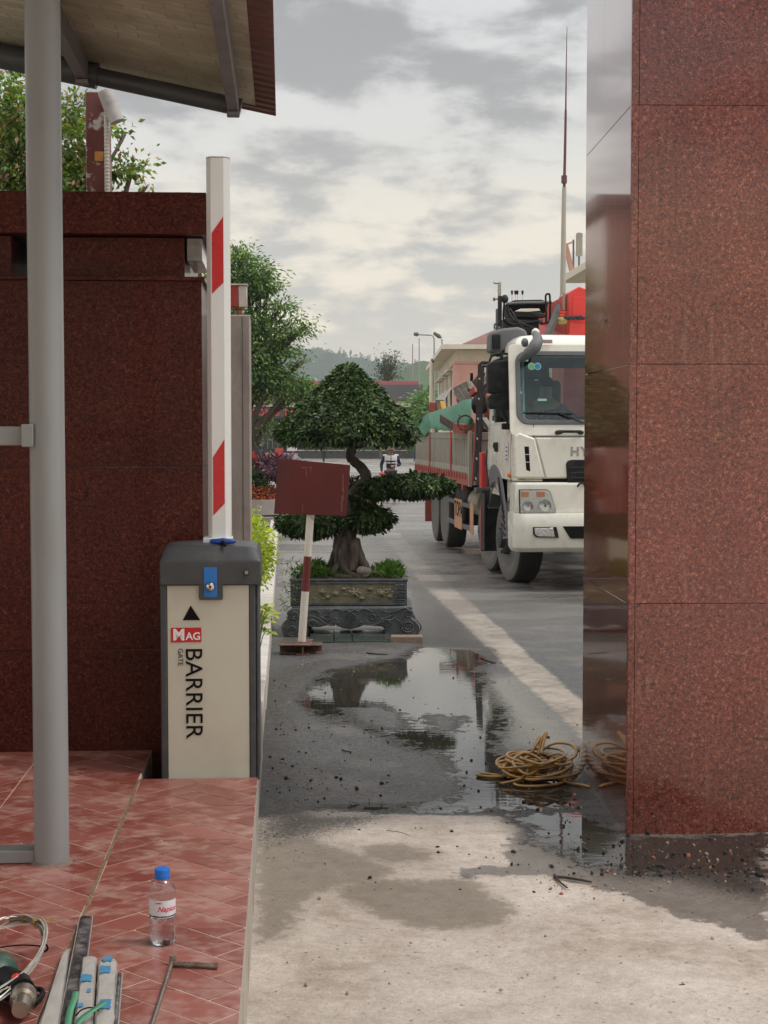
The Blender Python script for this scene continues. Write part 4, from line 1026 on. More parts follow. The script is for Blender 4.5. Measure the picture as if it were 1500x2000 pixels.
mb.build('potting_soil', M_psoil, pln, smooth=True, ang=180)
# stones on the soil
M_rockc = pm('pale_rock', (.20, .17, .14), .85, .35, 16, bump=.7, bscale=40, dirt=(.08, .065, .05), dscale=9, damt=.7)
def rock(name, c, r, mat, label=None, cat=None, group=None, seed=0, rz=0):
    mb = MB(); mb.ball((0, 0, 0), r, 14, 9)
    mb.v = [tuple(Vector(v)*(1+.28*mnoise.noise(Vector(v)*(1.3/max(r))+Vector((seed*3.1, 0, 0))))) for v in mb.v]
    o = mb.build(name, mat, smooth=True, loc=c, rz=rz, ang=40)
    if label: tag(o, label, cat, group)
    return o
rock('rock', (BO.x+.10, BY+.12, BO.z+zt+.055), (.065, .05, .04), M_rockc, 'pale rock on the planter soil against the foot of the bonsai trunk', 'rock', seed=2)
rock('rock', (BO.x+.20, BY+.16, BO.z+zt+.035), (.04, .035, .025), M_rockc, 'small flat stone on the planter soil right of the pale rock', 'rock', seed=5)

# trunk
M_bark = pm('bonsai_bark', (.038, .026, .019), .85, .4, 9, bump=.9, bscale=28, dirt=(.15, .115, .085), dscale=11, damt=.8, stretch=(1, 1, .3))
TY = 12.3
bon = thing('bonsai_tree', 'twisted bonsai tree with a large dark green cone crown and low leafy pads', 'tree', (BO.x, TY, BO.z+zt), 0)
BB = Vector((BO.x, TY, BO.z+zt))
def TP(px, py, dy=0): return P(px, py, TY) - BB + Vector((0, dy, 0))
mb = MB(); k = 1/244
def limb(pts, seg=12):
    q = smooth_path([TP(x, y, d) for x, y, r, d in pts], 5); n_ = len(q)
    rr = np.interp(np.linspace(0, len(pts)-1, n_), range(len(pts)), [p[2]*k for p in pts])
    rr = [r*(1+.30*mnoise.noise(Vector((i*.7, r*50, len(pts))))) for i, r in enumerate(rr)]
    mb.tube(q, rr, seg)
limb([(678,1112,25,0),(677,1080,21,0),(678,1045,19,0),(684,1000,18,0),(696,965,16,0),(711,945,13,.02),(714,928,11,.03),(704,912,10,.03),(692,902,9,.02),(684,892,9,0),(688,874,9,0),(690,850,8,0),(684,790,6,0),(680,735,3,0)], 16)
for (a, r0) in ((((664,1060,12,.06),(655,1085,10,.05),(645,1112,8,.02),(640,1122,4,-.02)), 0), (((690,1055,13,-.02),(700,1085,12,-.05),(716,1108,8,-.08),(725,1116,4,-.1)), 0), (((672,1060,9,-.09),(668,1090,8,-.13),(676,1112,7,-.17),(700,1122,6,-.2),(722,1118,3,-.22)), 0), (((686,1060,8,-.09),(690,1090,6,-.12),(684,1115,5,-.16)), 0), (((668,1095,7,-.12),(652,1118,6,-.2),(690,1124,6,-.23)), 0), (((660,1045,7,-.06),(656,1075,6,-.09),(664,1105,5,-.12)), 0), (((695,1050,6,-.07),(697,1075,6,-.09),(692,1108,5,-.13)), 0)):
    limb(a, 9)
limb([(712,948,10,0),(740,962,9,0),(775,958,7,0),(820,952,5,0),(858,948,3,0)], 9)       # to the right pad
limb([(680,1010,10,0),(650,1015,8,0),(610,1020,6,0),(570,1024,4,0)], 9)
limb([(686,1005,9,.03),(712,1010,7,.03),(740,1012,4,.03)], 9)
for k_ in range(9):       # aerial roots
    a = 658+k_*5+rnd.uniform(-2, 2); limb([(672+k_*1.5, 1035+rnd.uniform(-10, 20), 5, -.07), (a, 1075, 4, -.10-rnd.uniform(0, .02)), (a+rnd.uniform(-6, 6), 1112, 3.5, -.13-rnd.uniform(0, .03))], 7)
for k_ in range(16):      # rib branches inside the cone
    a = k_*2.4; yy = 870 - 9*k_; rr_ = (125 - 7*k_)
    limb([(688, yy+4, 5, 0), (685+rr_*.5*math.cos(a), yy-10, 4, rr_*.5*math.sin(a)/244), (682+rr_*.85*math.cos(a), yy-8, 2, rr_*.85*math.sin(a)/244)], 6)
mb.build('trunk', M_bark, bon, smooth=True, ang=180)
M_bleaf = leafmat('bonsai_leaf', (.010, .025, .006), (.045, .088, .018), (.15, .21, .045), rough=.42, trans=.12, c3at=.975, spec=.32)
def pad(name, centre, rx, ry, rzu, rzd, n, cone=None, seed=3, size=.047):
    g = np.random.default_rng(seed)
    if cone is not None:   # revolved profile: list of (z, r) in metres from centre
        zs = np.array([c[0] for c in cone]); rs = np.array([c[1] for c in cone])
        wgt = rs + .05; 
        t = g.random(n*3); z = g.uniform(zs.min(), zs.max(), n*3); r = np.interp(z, zs, rs)
        keep = g.random(n*3) < (r/rs.max()*.9+.1); z, r = z[keep][:n], r[keep][:n]; a = g.random(len(z))*2*math.pi
        z = z - np.where(r > .42, .03*g.random(len(z))**2 + .015*np.sin(a*11), 0)
        lump = 1 + .055*np.sin(a*5+z*9) + .045*np.sin(a*9-z*21+2) + .03*np.sin(a*14+z*35)
        dd = 1 - .20*g.random(len(z))**1.5
        x, y = r*lump*dd*np.cos(a), r*lump*dd*np.sin(a)
        slope = np.gradient(np.interp(z, zs, rs)) * 0
        out = np.stack([np.cos(a), np.sin(a), np.full(len(z), .55)], 1)
        pos = np.stack([x, y, z], 1)
    else:
        d = unit(g.normal(size=(n, 3))); sc = np.where(d[:, 2:3] > 0, rzu, rzd)
        a = np.arctan2(d[:, 1], d[:, 0]); lump = 1 + .09*np.sin(a*4+1) + .07*np.sin(a*7+2) + .06*np.sin(d[:, 0]*13)*np.cos(d[:, 1]*11)
        q = 1 - .3*g.random(n)**1.4
        pos = d*np.concatenate([np.full((n, 1), rx), np.full((n, 1), ry), sc], 1)*(lump*q)[:, None]
        out = d + np.array([0, 0, .25])
    n = len(pos)
    low = np.clip(-out[:, 2:3], 0, 1)
    tip = out*np.array([1, 1, .4])*.75 + g.normal(size=(n, 3))*.5 + np.array([0, 0, -.38])
    nrm = out + g.normal(size=(n, 3))*.35 + np.array([0, 0, .5])
    L_ = size*(.65+.6*g.random(n))
    return pos + np.array(centre), tip, nrm, L_, L_*.46
sets = []
cone_px = [(712,4),(722,20),(735,34),(752,48),(770,68),(790,90),(808,110),(825,124),(840,132),(850,134),(857,128),(863,112)]
zc = TP(0, 872).z
cone = [(TP(0, y).z, r/244) for y, r in cone_px][::-1]
c0 = TP(680, 872); sets.append(pad('c', (c0.x, 0, 0), 0, 0, 0, 0, 12500, cone=cone, seed=3))
# denser underside fringe
g = np.random.default_rng(8); nf_ = 1500; a = g.random(nf_)*2*math.pi; r = (.25+.75*np.sqrt(g.random(nf_)))*.53
pos = np.stack([c0.x+r*np.cos(a), r*np.sin(a), TP(0, 858).z - .03*g.random(nf_) + .05*(1-r/.53)], 1)
sets.append((pos, np.stack([np.cos(a)*.4, np.sin(a)*.4, -np.ones(nf_)], 1)+g.normal(size=(nf_, 3))*.3, np.stack([np.cos(a), np.sin(a), .3+0*a], 1), .05*(.7+.5*g.random(nf_)), .023+0*a))
for (px, py, rx, ry, ru, rd, n_, dy) in ((806,950,.295,.27,.10,.085,4600,0),(608,1026,.245,.23,.09,.09,3200,-.02),(560,1022,.08,.1,.06,.05,500,0),(716,1014,.20,.2,.11,.10,3000,.02),(690,950,.07,.12,.07,.07,300,.15),(655,1020,.16,.18,.05,.05,800,.05),(738,955,.12,.14,.085,.075,1100,-.05),(708,975,.09,.1,.05,.05,400,-.06),(870,948,.05,.08,.05,.05,220,0)):
    q = TP(px, py, dy); sets.append(pad('p', tuple(q), rx, ry, ru, rd, n_, seed=int(px)))
cat = [np.concatenate([np.asarray(s[i], float).reshape(len(s[0]), -1) for s in sets]) for i in range(5)]
leaves('crown', M_bleaf, cat[0], cat[1], cat[2], cat[3][:, 0], cat[4][:, 0], parent=bon, fold=.16, droop=.16)
# weeds in the planter
M_grassy = leafmat('weed_leaf', (.06, .14, .02), (.14, .27, .04), trans=.3, rough=.5)
g = np.random.default_rng(4); n = 1900
cxs = np.concatenate([g.normal(-.27, .085, n//2), g.normal(.31, .07, n//3), g.uniform(-.4, .4, n-n//2-n//3)])
cys = g.uniform(.06, .5, n); zz_ = zt + .0 + .09*g.random(n)*np.exp(-((np.abs(cxs)-.3)/.15)**2) + .01
pos = np.stack([cxs, cys, zz_], 1); ok = (cxs > xl-.03) & (cxs < xr-.02)
tip = g.normal(size=(n, 3))*.6 + np.array([0, -.1, .8])
o = leaves('weeds', M_grassy, pos[ok], tip[ok], g.normal(size=(n, 3))[ok], .045*(.5+g.random(ok.sum())), .007, loc=tuple(BO), droop=.5)
tag(o, 'fresh green weeds growing over the planter soil under the bonsai', 'weeds', kind='stuff')
# marble slabs under the planter, brick under one foot
M_marble = pm('wet_marble', (.06, .075, .065), .12, .35, 3, dirt=(.13, .14, .12), dscale=5, damt=.7, stretch=(.6, 9, 1))
for i, (a, b_) in enumerate(((604, 651), (653.5, 687), (690, 764))):
    q0, q1 = G(a, 1257), G(b_, 1257); mb = MB()
    sl_ = thing if False else None
    mb.box(0, q1.x-q0.x, -.0, .62, -.01, .012+.001*i)
    o = mb.build('marble_slab', M_marble, loc=(q0.x, q0.y+.05, gz(q0.y)), bevel=.002)
    o.rotation_euler[2] = .04
    tag(o, ['leftmost wet green marble slab on the ground between the planter feet', 'middle wet green marble slab beneath the planter belly', 'rightmost wet green marble slab beside the brick under the planter'][i], 'slab', 'marble slabs under the planter')
M_brick = pm('worn_brick', (.22, .16, .12), .9, .3, 30, bump=.7, bscale=70, dirt=(.12, .10, .085), dscale=14, damt=.7)
q = G(796, 1256); mb = MB(); mb.box(-.13, .115, 0, .11, -.01, .048); o = mb.build('brick', M_brick, loc=(q.x, q.y+.02, gz(q.y)), bevel=.008, seg=2); tag(o, 'worn brown brick wedged at the right foot of the stone planter', 'brick')
# ================================================================== truck
TT = .0868; TO = Vector((1.42, 18.0, CAMZ-1.76))
tr = thing('crane_truck', 'white heavy cargo truck with grey slatted bed facing the gate', 'truck', tuple(TO), TT)
Minv = (Matrix.Translation(TO) @ Matrix.Rotation(TT, 4, 'Z')).inverted()
def tl(px, py, y):
    """pixel -> truck-local point at local depth y"""
    Yw = TO.y + y
    for _ in range(6):
        q = Minv @ P(px, py, Yw); Yw += (y - q.y)
    return q
def tx(px, y=-1.4): return tl(px, 845, y).x
def tz(py, y=-1.4): return tl(1000, py, y).z
M_cabw = pm('truck_white', (.72, .70, .61), .28, .04, 3, dirt=(.42, .36, .27), dscale=4, damt=.35, coat=.4)
M_tyre = pm('tyre_rubber', (.025, .024, .023), .85, .3, 20, bump=.3, bscale=60)
M_tyreside = pm('dusty_sidewall', (.145, .133, .12), .85, .18, 12, dirt=(.13, .12, .11), dscale=6, damt=.7, bump=.2, bscale=50)
M_hub = pm('greasy_hub', (.040, .042, .046), .5, .4, 24, dirt=(.11, .09, .08), dscale=16, damt=.7)
M_plast = pm('grey_plastic', (.11, .115, .12), .55, .1, 12, dirt=(.16, .15, .14), dscale=5, damt=.5)
M_blkpl = pm('black_plastic', (.010, .010, .011), .55, .2, 20, spec=.25, dirt=(.06, .06, .06), dscale=6, damt=.5)
M_chassis = pm('chassis_black', (.016, .015, .015), .7, .4, 10, dirt=(.06, .05, .04), dscale=6, damt=.6)
M_bed = pm('bed_grey_paint', (.33, .31, .255), .6, .12, 4, dirt=(.20, .16, .11), dscale=4, damt=.7, stretch=(1, 1, .5))
M_bedrail = pm('bed_red_rail', (.36, .075, .055), .6, .2, 6, dirt=(.22, .13, .09), dscale=5, damt=.6)
M_craner = pm('crane_red', (.62, .028, .02), .35, .1, 4, dirt=(.40, .05, .035), dscale=4, damt=.5, coat=.3)
M_craned = pm('crane_red_pale', (.60, .07, .05), .45, .14, 4, dirt=(.30, .05, .04), dscale=4, damt=.5)  # paler red, on the boom side and column among others
M_orange = pm('orange_marker', (.52, .27, .14), .6, .1, 12, dirt=(.25, .17, .11), dscale=6, damt=.6)
M_glassT = glass('cab_glass', (.66, .84, .82), .01, 1.65)
M_lens = glass('lamp_lens', (.88, .9, .9), .02, 1.45)
M_refl = pm('lamp_reflector', (.75, .76, .76), .12, .3, 60, metal=1)
M_amber = pm('amber_lens', (.62, .20, .06), .2, .1, 60)
M_seam = pm('panel_gap', (.05, .045, .04), .8)
CWD = 2.5; XL = -.12; XR = XL + CWD; YF = -1.4; YB = .52
zbum0, zbum1 = tz(1078), tz(1004)
zws0, zws1 = tz(829), tz(684)           # windscreen frame
zroof = tz(655, -1.1)
def yf(z): return YF + max(0, z-1.8)*.17
# --- cab shell
mb = MB()
def cabring(z, inset=0, yo=0):
    """plan outline of the cab at height z with rounded front corners"""
    r = .16; pts = []; y0 = yf(z) + yo
    for cx_, a0, s in ((XR-inset-r, -90, 1), (XL+inset+r, 180, 1)):
        for k in range(7):
            a = R(a0 + 90*k/6); pts.append((cx_+r*math.cos(a), y0+r+r*math.sin(a)))
    pts = pts[7:] + pts[:7]   # left corner then right corner
    return pts + [(XR-inset, YB), (XL+inset, YB)]
def loft(mb, rings, cap0=True, cap1=True):
    n = len(rings[0][1]); o = []
    vs = [(x, y, z) for z, ring in rings for x, y in ring]; fs = []
    for i in range(len(rings)-1):
        for k_ in range(n): l = (k_+1) % n; fs.append((i*n+k_, i*n+l, (i+1)*n+l, (i+1)*n+k_))
    if cap0: fs.append(tuple(range(n))[::-1])
    if cap1: fs.append(tuple(range((len(rings)-1)*n, len(rings)*n)))
    mb.add(vs, fs)
zlow = tz(940)
zd = .98
loft(mb, [(zlow, cabring(zlow)), (1.4, cabring(1.4, -.01)), (1.75, cabring(1.75)), (zws0-.01, cabring(zws0-.01, .005))])
mb.prism([(-.86, 1.0), (-.86, zlow-.001), (YB, zlow-.001), (YB, 1.22), (.46, 1.26), (.2, 1.36), (-.2, 1.36), (-.5, 1.24), (-.75, 1.0)][::-1], XL+.0, XL+.06, 'x')          # lower door skin behind the arch
mb.box(XL+.03, XR-.03, YF+.5, YB, zd+.05, zlow-.001)
mb.build('lower_body', M_cabw, tr, bevel=.012, ang=40)
mb = MB()
loft(mb, [(zws1+.01, cabring(zws1, .03)), (zws1+.08, cabring(zws1+.08, .035, .01)), (zroof-.05, cabring(zroof-.05, .06, .06)), (zroof, cabring(zroof, .12, .16)), (zroof+.02, cabring(zroof, .25, .3))])
mb.build('roof', M_cabw, tr, bevel=.01, ang=50)
# pillars and rear wall
mb = MB()
for xa, xb, s in ((XL, XL+.07, 1), (XR-.07, XR, -1)):
    for (y0, y1, e0, e1) in ((YF+.06, YF+.165, .0, .12), (YB-.12, YB, 0, 0), (-.42, -.36, .0, .0)):
        if y0 > -.5 and y0 < 0: continue
        a0, a1 = yf(zws0) - YF + y0 if y0 < -1 else y0, 0
        b0 = y0 + (yf(zws1)-yf(zws0)) if y0 < -1 else y0
        w_ = y1-y0; i0, i1 = (.005, .03)
        xa0, xb0 = (xa+i0, xb) if s > 0 else (xa, xb-i0); xa1, xb1 = (xa+i1, xb+.01) if s > 0 else (xa-.01, xb-i1)
        mb.add([(xa0, y0, zws0-.012), (xb0, y0, zws0-.012), (xb0, y0+w_, zws0-.012), (xa0, y0+w_, zws0-.012), (xa1, b0, zws1+.012), (xb1, b0, zws1+.012), (xb1, b0+w_, zws1+.012), (xa1, b0+w_, zws1+.012)], [(0,3,2,1),(4,5,6,7),(0,1,5,4),(1,2,6,5),(2,3,7,6),(3,0,4,7)])
mb.build('pillar', M_cabw, tr, bevel=.02, seg=3)
mb = MB(); zi0, zi1 = zws0-.01, zws1+.01
mb.ring(rect_match(XL+.075, XR-.075, zi0, zi1), rrect(XL+.55, XR-.35, zi0+.12, zi1-.12, .08), YB-.05, YB-.005, 'y'); mb.build('rear_wall', M_chassis, tr)
# windscreen: rubber frame and glass, raked
sh = Matrix(((1, 0, 0, 0), (0, 1, .17, -.17*1.8), (0, 0, 1, 0), (0, 0, 0, 1)))
wx0, wx1 = tx(1009), XL*2+CWD-tx(1009)
mb = MB(); mb.m = sh; r_ = .13
mb.ring(rrect(wx0, wx1, zws0, zws1, r_, 8), rrect(wx0+.052, wx1-.052, zws0+.05, zws1-.05, r_-.03, 8), YF-.022, YF+.02, 'y')
mb.build('windscreen_seal', M_plast, tr, bevel=.008)
# white corner skin around the rubber frame
mb = MB(); mb.m = sh
mb.ring(rrect(wx0-.07, wx1+.07, zws0-.12, zws1+.07, .05, 8), rrect(wx0+.002, wx1-.002, zws0+.002, zws1-.002, r_, 8), YF-.008, YF+.03, 'y')
mb.build('windscreen_surround', M_cabw, tr, bevel=.004)
mb = MB(); mb.m = sh; mb.prism(rrect(wx0+.045, wx1-.045, zws0+.042, zws1-.042, r_-.025, 8), YF-.004, YF, 'y'); gl = mb.build('windscreen', M_glassT, tr)
# stickers inside the screen
M_mint = pm('mint_sticker', (.35, .62, .55), .5, .05, 30); M_sgreen = pm('green_sticker', (.22, .48, .25), .5); M_sblue = pm('blue_sticker', (.03, .28, .55), .5)
def ws(px, py, off=-.010):
    y = YF
    for _ in range(5):
        q = tl(px, py, y); y = YF + .17*(q.z-1.8) + off
    return tl(px, py, y)
for (px, py, r, mt) in ((1038, 715.5, .040, M_mint), (1050, 715.5, .040, M_mint)):
    q = ws(px, py); mb = MB(); mb.lathe([(0, -.0012), (r, -.0012), (r, 0)], 24, tuple(q), 'y'); c_ = mb.build('sticker', mt, gl)
for (px, py, r, mt) in ((1038, 715.5, .031, M_sgreen), (1050, 715.5, .030, M_sblue)):
    q = ws(px, py, -.0125); mb = MB(); mb.lathe([(0, -.001), (r, -.001), (r, 0)], 24, tuple(q), 'y'); mb.build('sticker', mt, gl)
for (px, py, w, h) in ((1028, 702, .022, .02), (1014.8, 753.5, .010, .012), (1015.7, 760, .010, .012), (1017.8, 766.5, .010, .012), (1059, 781, .048, .012)):
    q = ws(px, py); mb = MB(); mb.box(q.x-w, q.x+w, q.y-.001, q.y, q.z-h, q.z+h); mb.build('sticker', M_mint, gl)
# wipers
mb = MB(); a, b_, c_ = ws(1022, 806, -.035), ws(1120, 808, -.035), ws(1140, 826, -.05); mb.tube([a, b_], .007, 6); d_ = ws(1090, 806, -.04); mb.tube([d_, c_], .009, 6)
e_ = ws(1150, 812, -.035); f_ = ws(1240, 809, -.035); mb.tube([e_, f_], .007, 6)
mb.build('wiper', M_blkpl, tr)
# interior: dash, seats, curtain, steering wheel
M_int = pm('cab_interior', (.02, .022, .025), .8, .2, 8)
M_curt = pm('curtain_grey', (.55, .60, .60), .9, .1, 6)
mb = MB(); mb.box(XL+.08, XR-.08, YF+.1, YF+.5, zws0-.2, zws0+.03); mb.build('dashboard', M_int, tr, bevel=.04)
for xc_ in (.38, 1.72):
    mb = MB(); mb.box(xc_-.26, xc_+.26, -.12, .04, zws0-.15, zws0+.52); mb.box(xc_-.13, xc_+.13, -.08, .02, zws0+.53, zws0+.72); mb.build('seat', M_int, tr, bevel=.05, seg=3)
mb = MB()
for i in range(36):
    t = i/35; mb.v += [(XL+.10+.03*math.sin(i*1.5), YF+.12+.75*t, zws0+.02), (XL+.10+.02*math.sin(i*1.5+.4), YF+.2+.7*t, zws1-.03)]
mb.f = [(2*i, 2*i+2, 2*i+3, 2*i+1) for i in range(35)]
mb.build('curtain', M_curt, tr, smooth=True, ang=180)
mb = MB(); mb.tube([(.50+.19*math.cos(a), YF+.52+.09*math.sin(a), zws0+.02+.15*math.sin(a)) for a in np.linspace(0, 2*math.pi, 21)[:-1]], .015, 8, closed=True); mb.build('steering_wheel', M_blkpl, tr, smooth=True)
mb = MB(); q = ws(1047, 700, .15); mb.box(q.x-.06, q.x+.06, q.y, q.y+.03, q.z-.12, q.z+.12); mb.build('sun_visor', M_int, tr, bevel=.01)
# door
mb = MB()
def sidep(pts, x0, x1): mb.prism(pts, x0, x1, 'x')
sidep([(-1.06, zws0-.02), (-.98, zws1-.06), (-.86, zws1-.01), (.32, zws1-.01), (.34, zws0-.02)], XL+.012, XL+.03) if False else None
dz0, dz1 = zws0+.03, zws1-.03
mb.ring([(p if True else p) for p in rect_match(YF+.16, YB-.1, zws0-.012, zws1+.012)], [(y, z) for y, z in rrect(YF+.27, YB-.22, dz0, dz1, .07)], XL+.008, XL+.045, 'x')
mb.build('door_frame', M_cabw, tr, bevel=.006)
mb = MB(); mb.prism(rrect(YF+.262, YB-.212, dz0-.008, dz1+.008, .07), XL+.022, XL+.026, 'x'); mb.build('door_glass', M_glassT, tr)
mb = MB()
def seamline(pts, r=.004): mb.tube(pts, r, 5)
seamline([(XL-.0, -1.13, 1.0), (XL-.008, -1.13, 1.4), (XL-.001, -1.13, zws0-.02), (XL+.02, -1.0, zws1-.02), (XL+.04, -.9, zws1+.06)])
seamline([(XL+.003, YB-.1, 1.0), (XL-.008, YB-.1, 1.4), (XL+.003, YB-.1, zws0)])
# bonnet seams on the front
s1 = [tl(1042, 828, YF-.004), tl(1042, 852, YF-.004), tl(1060, 937, YF-.004)]; seamline([Vector((p.x, YF-.003, p.z)) for p in s1], .0035)
seamline([(tx(1042), YF-.003, tz(853)), (XR-.1, YF-.003, tz(851))], .0035)
seamline([(XL+.03, YF+.02, tz(936)), (XL+.12, YF-.003, tz(937.5)), (tx(1061), YF-.003, tz(937))], .003)
mb.build('panel_seam', M_seam, tr)
mb = MB(); mb.box(tx(1060), XR-.42, YF-.006, YF+.03, tz(942), tz(935)); mb.build('bonnet_gap', M_black, tr)
# raised front panel wings
mb = MB(); mb.prism([(tx(1004), tz(934)), (tx(1064), tz(934)), (tx(1044), tz(856)), (tx(1013), tz(845)), (tx(1003), tz(852))][::-1], YF-.035, YF+.06, 'y'); mb.build('corner_panel', M_cabw, tr, bevel=.02, seg=3)
mb = MB(); mb.prism([(tx(1066), tz(934)), (XL*2+CWD-tx(1066), tz(934)), (XL*2+CWD-tx(1046), tz(855)), (tx(1046), tz(855))], YF-.028, YF+.04, 'y'); mb.build('bonnet', M_cabw, tr, bevel=.014, seg=3)
mb = MB(); mb.prism([(tx(1023), tz(872)), (tx(1032), tz(872)), (tx(1035), tz(921)), (tx(1027), tz(918))], -.048+YF+.012, YF-.034, 'y'); vt = mb.build('side_vent', M_black, tr, bevel=.003)
mb = MB()
for yy in (887, 902): mb = MB(); mb.box(tx(1022.5), tx(1033.5), YF-.039, YF-.033, tz(yy+1), tz(yy)); mb.build('vent_bar', M_cabw, vt)
# maker's letters, grab handle
text('lettering', 'HYUNDAI', .135, pm('badge_grey', (.30, .29, .28), .3, metal=.4), tr, frame_mat((tx(1113), YF-.0285, tz(890)), (1, 0, 0), (0, 0, 1)), bold=.004, extrude=.006, spacing=1.25)
mb = MB(); q0, q1, zz_ = tx(1086), tx(1136), tz(845); mb.tube([(q0, YF-.02, zz_), (q0+.03, YF-.06, zz_+.005), (q0+.07, YF-.07, zz_+.012), (q1-.07, YF-.07, zz_+.012), (q1-.03, YF-.06, zz_+.005), (q1, YF-.02, zz_)], [.022, .024, .015, .015, .024, .022], 10); mb.build('grab_handle', M_blkpl, tr, smooth=True)
# grille
gx = [(1104,905),(1108,901),(1116,898),(1400,898)]
mb = MB(); xc2 = XL+CWD/2
gl_ = [(tx(a), tz(b)) for a, b in ((1116,898),(1108,900),(1104.5,906),(1107,940),(1113,965),(1122,986),(1131,996),(1142,1001))]
gp = gl_ + [(2*xc2-x, z) for x, z in gl_[::-1]]
mb.prism(gp, YF-.045, YF+.05, 'y'); mb.build('grille', M_blkpl, tr, bevel=.008)
mb = MB()
for zz_ in (912, 922, 932, 950, 962, 975, 987): 
    w0 = tx(1108 + max(0, zz_-935)*.36); mb.box(w0+.03, 2*xc2-w0-.03, YF-.056, YF-.044, tz(zz_+3), tz(zz_))
mb.build('grille_bar', M_chassis, tr, bevel=.003)
mb = MB(); q = (tx(1132), 0, tz(945)); mb.tube([(q[0]-.03, YF-.05, q[2]-.03), (q[0]-.02, YF-.09, q[2]), (q[0]+.02, YF-.09, q[2]+.01), (q[0]+.06, YF-.05, q[2]-.02)], .012, 8); mb.build('tow_eye', M_chassis, tr, smooth=True)
# bumper
mb = MB()
def bring(z, out, xi):
    r = .13; pts = []
    for cx_, a0 in ((tx(1002)+xi+r, 180), (2*xc2-tx(1002)-xi-r, -90)):
        for k_ in range(7): a = R(a0+90*k_/6); pts.append((cx_+r*math.cos(a), YF-.10-out+r+r*math.sin(a)))
    return pts + [(2*xc2-tx(1002)-xi, YF+.32), (tx(1002)+xi, YF+.32)]
loft(mb, [(zbum0, bring(zbum0, -.06, .03)), (zbum0+.05, bring(0, .0, .005)), (tz(1030), bring(0, .035, 0)), (tz(1010), bring(0, .03, 0)), (zbum1+.01, bring(0, .01, 0)), (zbum1+.012, bring(0, -.06, .01))])
mb.build('bumper', M_cabw, tr, bevel=.008, ang=50)
# nose panel carrying the headlamps
mb = MB(); mb.prism([(tx(1004), zbum1), (2*xc2-tx(1004), zbum1), (2*xc2-tx(1006), tz(942)), (tx(1006), tz(942))], YF-.06, YF+.3, 'y'); mb.build('nose_panel', M_cabw, tr, bevel=.03, seg=3)
for s in (0, 1):
    def mx_(x): return x if s == 0 else 2*xc2-x
    hl = []
    for (a, b) in ((1014,957),(1066,957),(1072,961),(1082,993),(1082,1001),(1015,1001)): hl.append((mx_(tx(a)), tz(b)))
    if s: hl = hl[::-1]
    cxm = sum(p[0] for p in hl)/6; czm = sum(p[1] for p in hl)/6
    mb = MB(); mb.prism([(cxm+(x-cxm)*1.05, czm+(z-czm)*1.07) for x, z in hl][::-1], YF-.071, YF-.0, 'y'); h = mb.build('headlight', M_blkpl, tr, bevel=.004)
    mb = MB(); mb.prism(hl[::-1], YF-.074, YF-.0715, 'y'); mb.build('bezel', pm('lamp_shell', (.66, .66, .66), .2, .2, 90, metal=.8) if s == 0 else bpy.data.materials['lamp_shell'], h)
    for (px, py, r) in ((1029, 988, .052), (1062, 987, .062)):
        mb = MB(); mb.lathe([(r, -.03), (r*.92, -.018), (r*.6, -.006), (.0, -.002)], 20, (mx_(tx(px)), YF-.0745, tz(py)), 'y'); mb.build('reflector', M_refl, h, smooth=True, ang=60)
        mb = MB(); mb.lathe([(r*.96, -.031), (r*1.05, -.032), (r*1.05, -.001)], 20, (mx_(tx(px)), YF-.0745, tz(py)), 'y'); mb.build('bulb_ring', M_refl, h, smooth=True)
        mb = MB(); mb.ball((mx_(tx(px)), YF-.09, tz(py)), r*.36, 10, 6); mb.build('bulb', pm('bulb_dark', (.10, .10, .12), .1) if s == 0 and px == 1029 else bpy.data.materials['bulb_dark'], h, smooth=True)
    for (pa_, pb_) in ((1016, 1031), (1046, 1062)):
        xa, xb = sorted((mx_(tx(pa_)), mx_(tx(pb_)))); mb = MB(); mb.box(xa, xb, YF-.084, YF-.0745, tz(970), tz(959.5)); mb.build('indicator', M_amber, h, bevel=.003)
    mb = MB(); mb.prism([(cxm+(x-cxm)*1.02, czm+(z-czm)*1.03) for x, z in hl][::-1], YF-.111, YF-.109, 'y'); mb.build('lens', M_lens, h)
    fg = [(mx_(tx(a)), tz(b)) for a, b in ((1037,1028),(1083,1028),(1088,1049),(1044,1048),(1038,1042))]
    if s: fg = fg[::-1]
    mb = MB(); mb.prism(fg[::-1], YF-.142, YF-.10, 'y'); f_ = mb.build('fog_light', M_blkpl, tr, bevel=.003)
    fg2 = [(mx_(tx(a)), tz(b)) for a, b in ((1040,1030),(1076,1030),(1080,1047),(1046,1046),(1041,1041))]
    if s: fg2 = fg2[::-1]
    mb = MB(); mb.prism(fg2[::-1], YF-.146, YF-.1425, 'y'); mb.build('lens', M_refl, f_, bevel=.002)
mb = MB(); a_ = tx(1095); mb.prism([(a_, tz(1027)), (a_+.09, tz(1051)), (2*xc2-a_-.09, tz(1051)), (2*xc2-a_, tz(1027))][::-1], YF-.141, YF-.1, 'y'); mb.build('lower_grille', M_black, tr, bevel=.004)
text('lettering', 'HD320', .055, bpy.data.materials['badge_grey'], tr, frame_mat((XL-.004, -1.0, tz(978, -1)), (0, -1, 0), (0, 0, 1)), extrude=.002)
mb = MB(); q = tl(996, 927, -1.1); mb.ball((XL-.012, -1.1, q.z), (.03, .05, .035), 12, 8); mb.build('side_indicator', M_amber, tr, smooth=True)
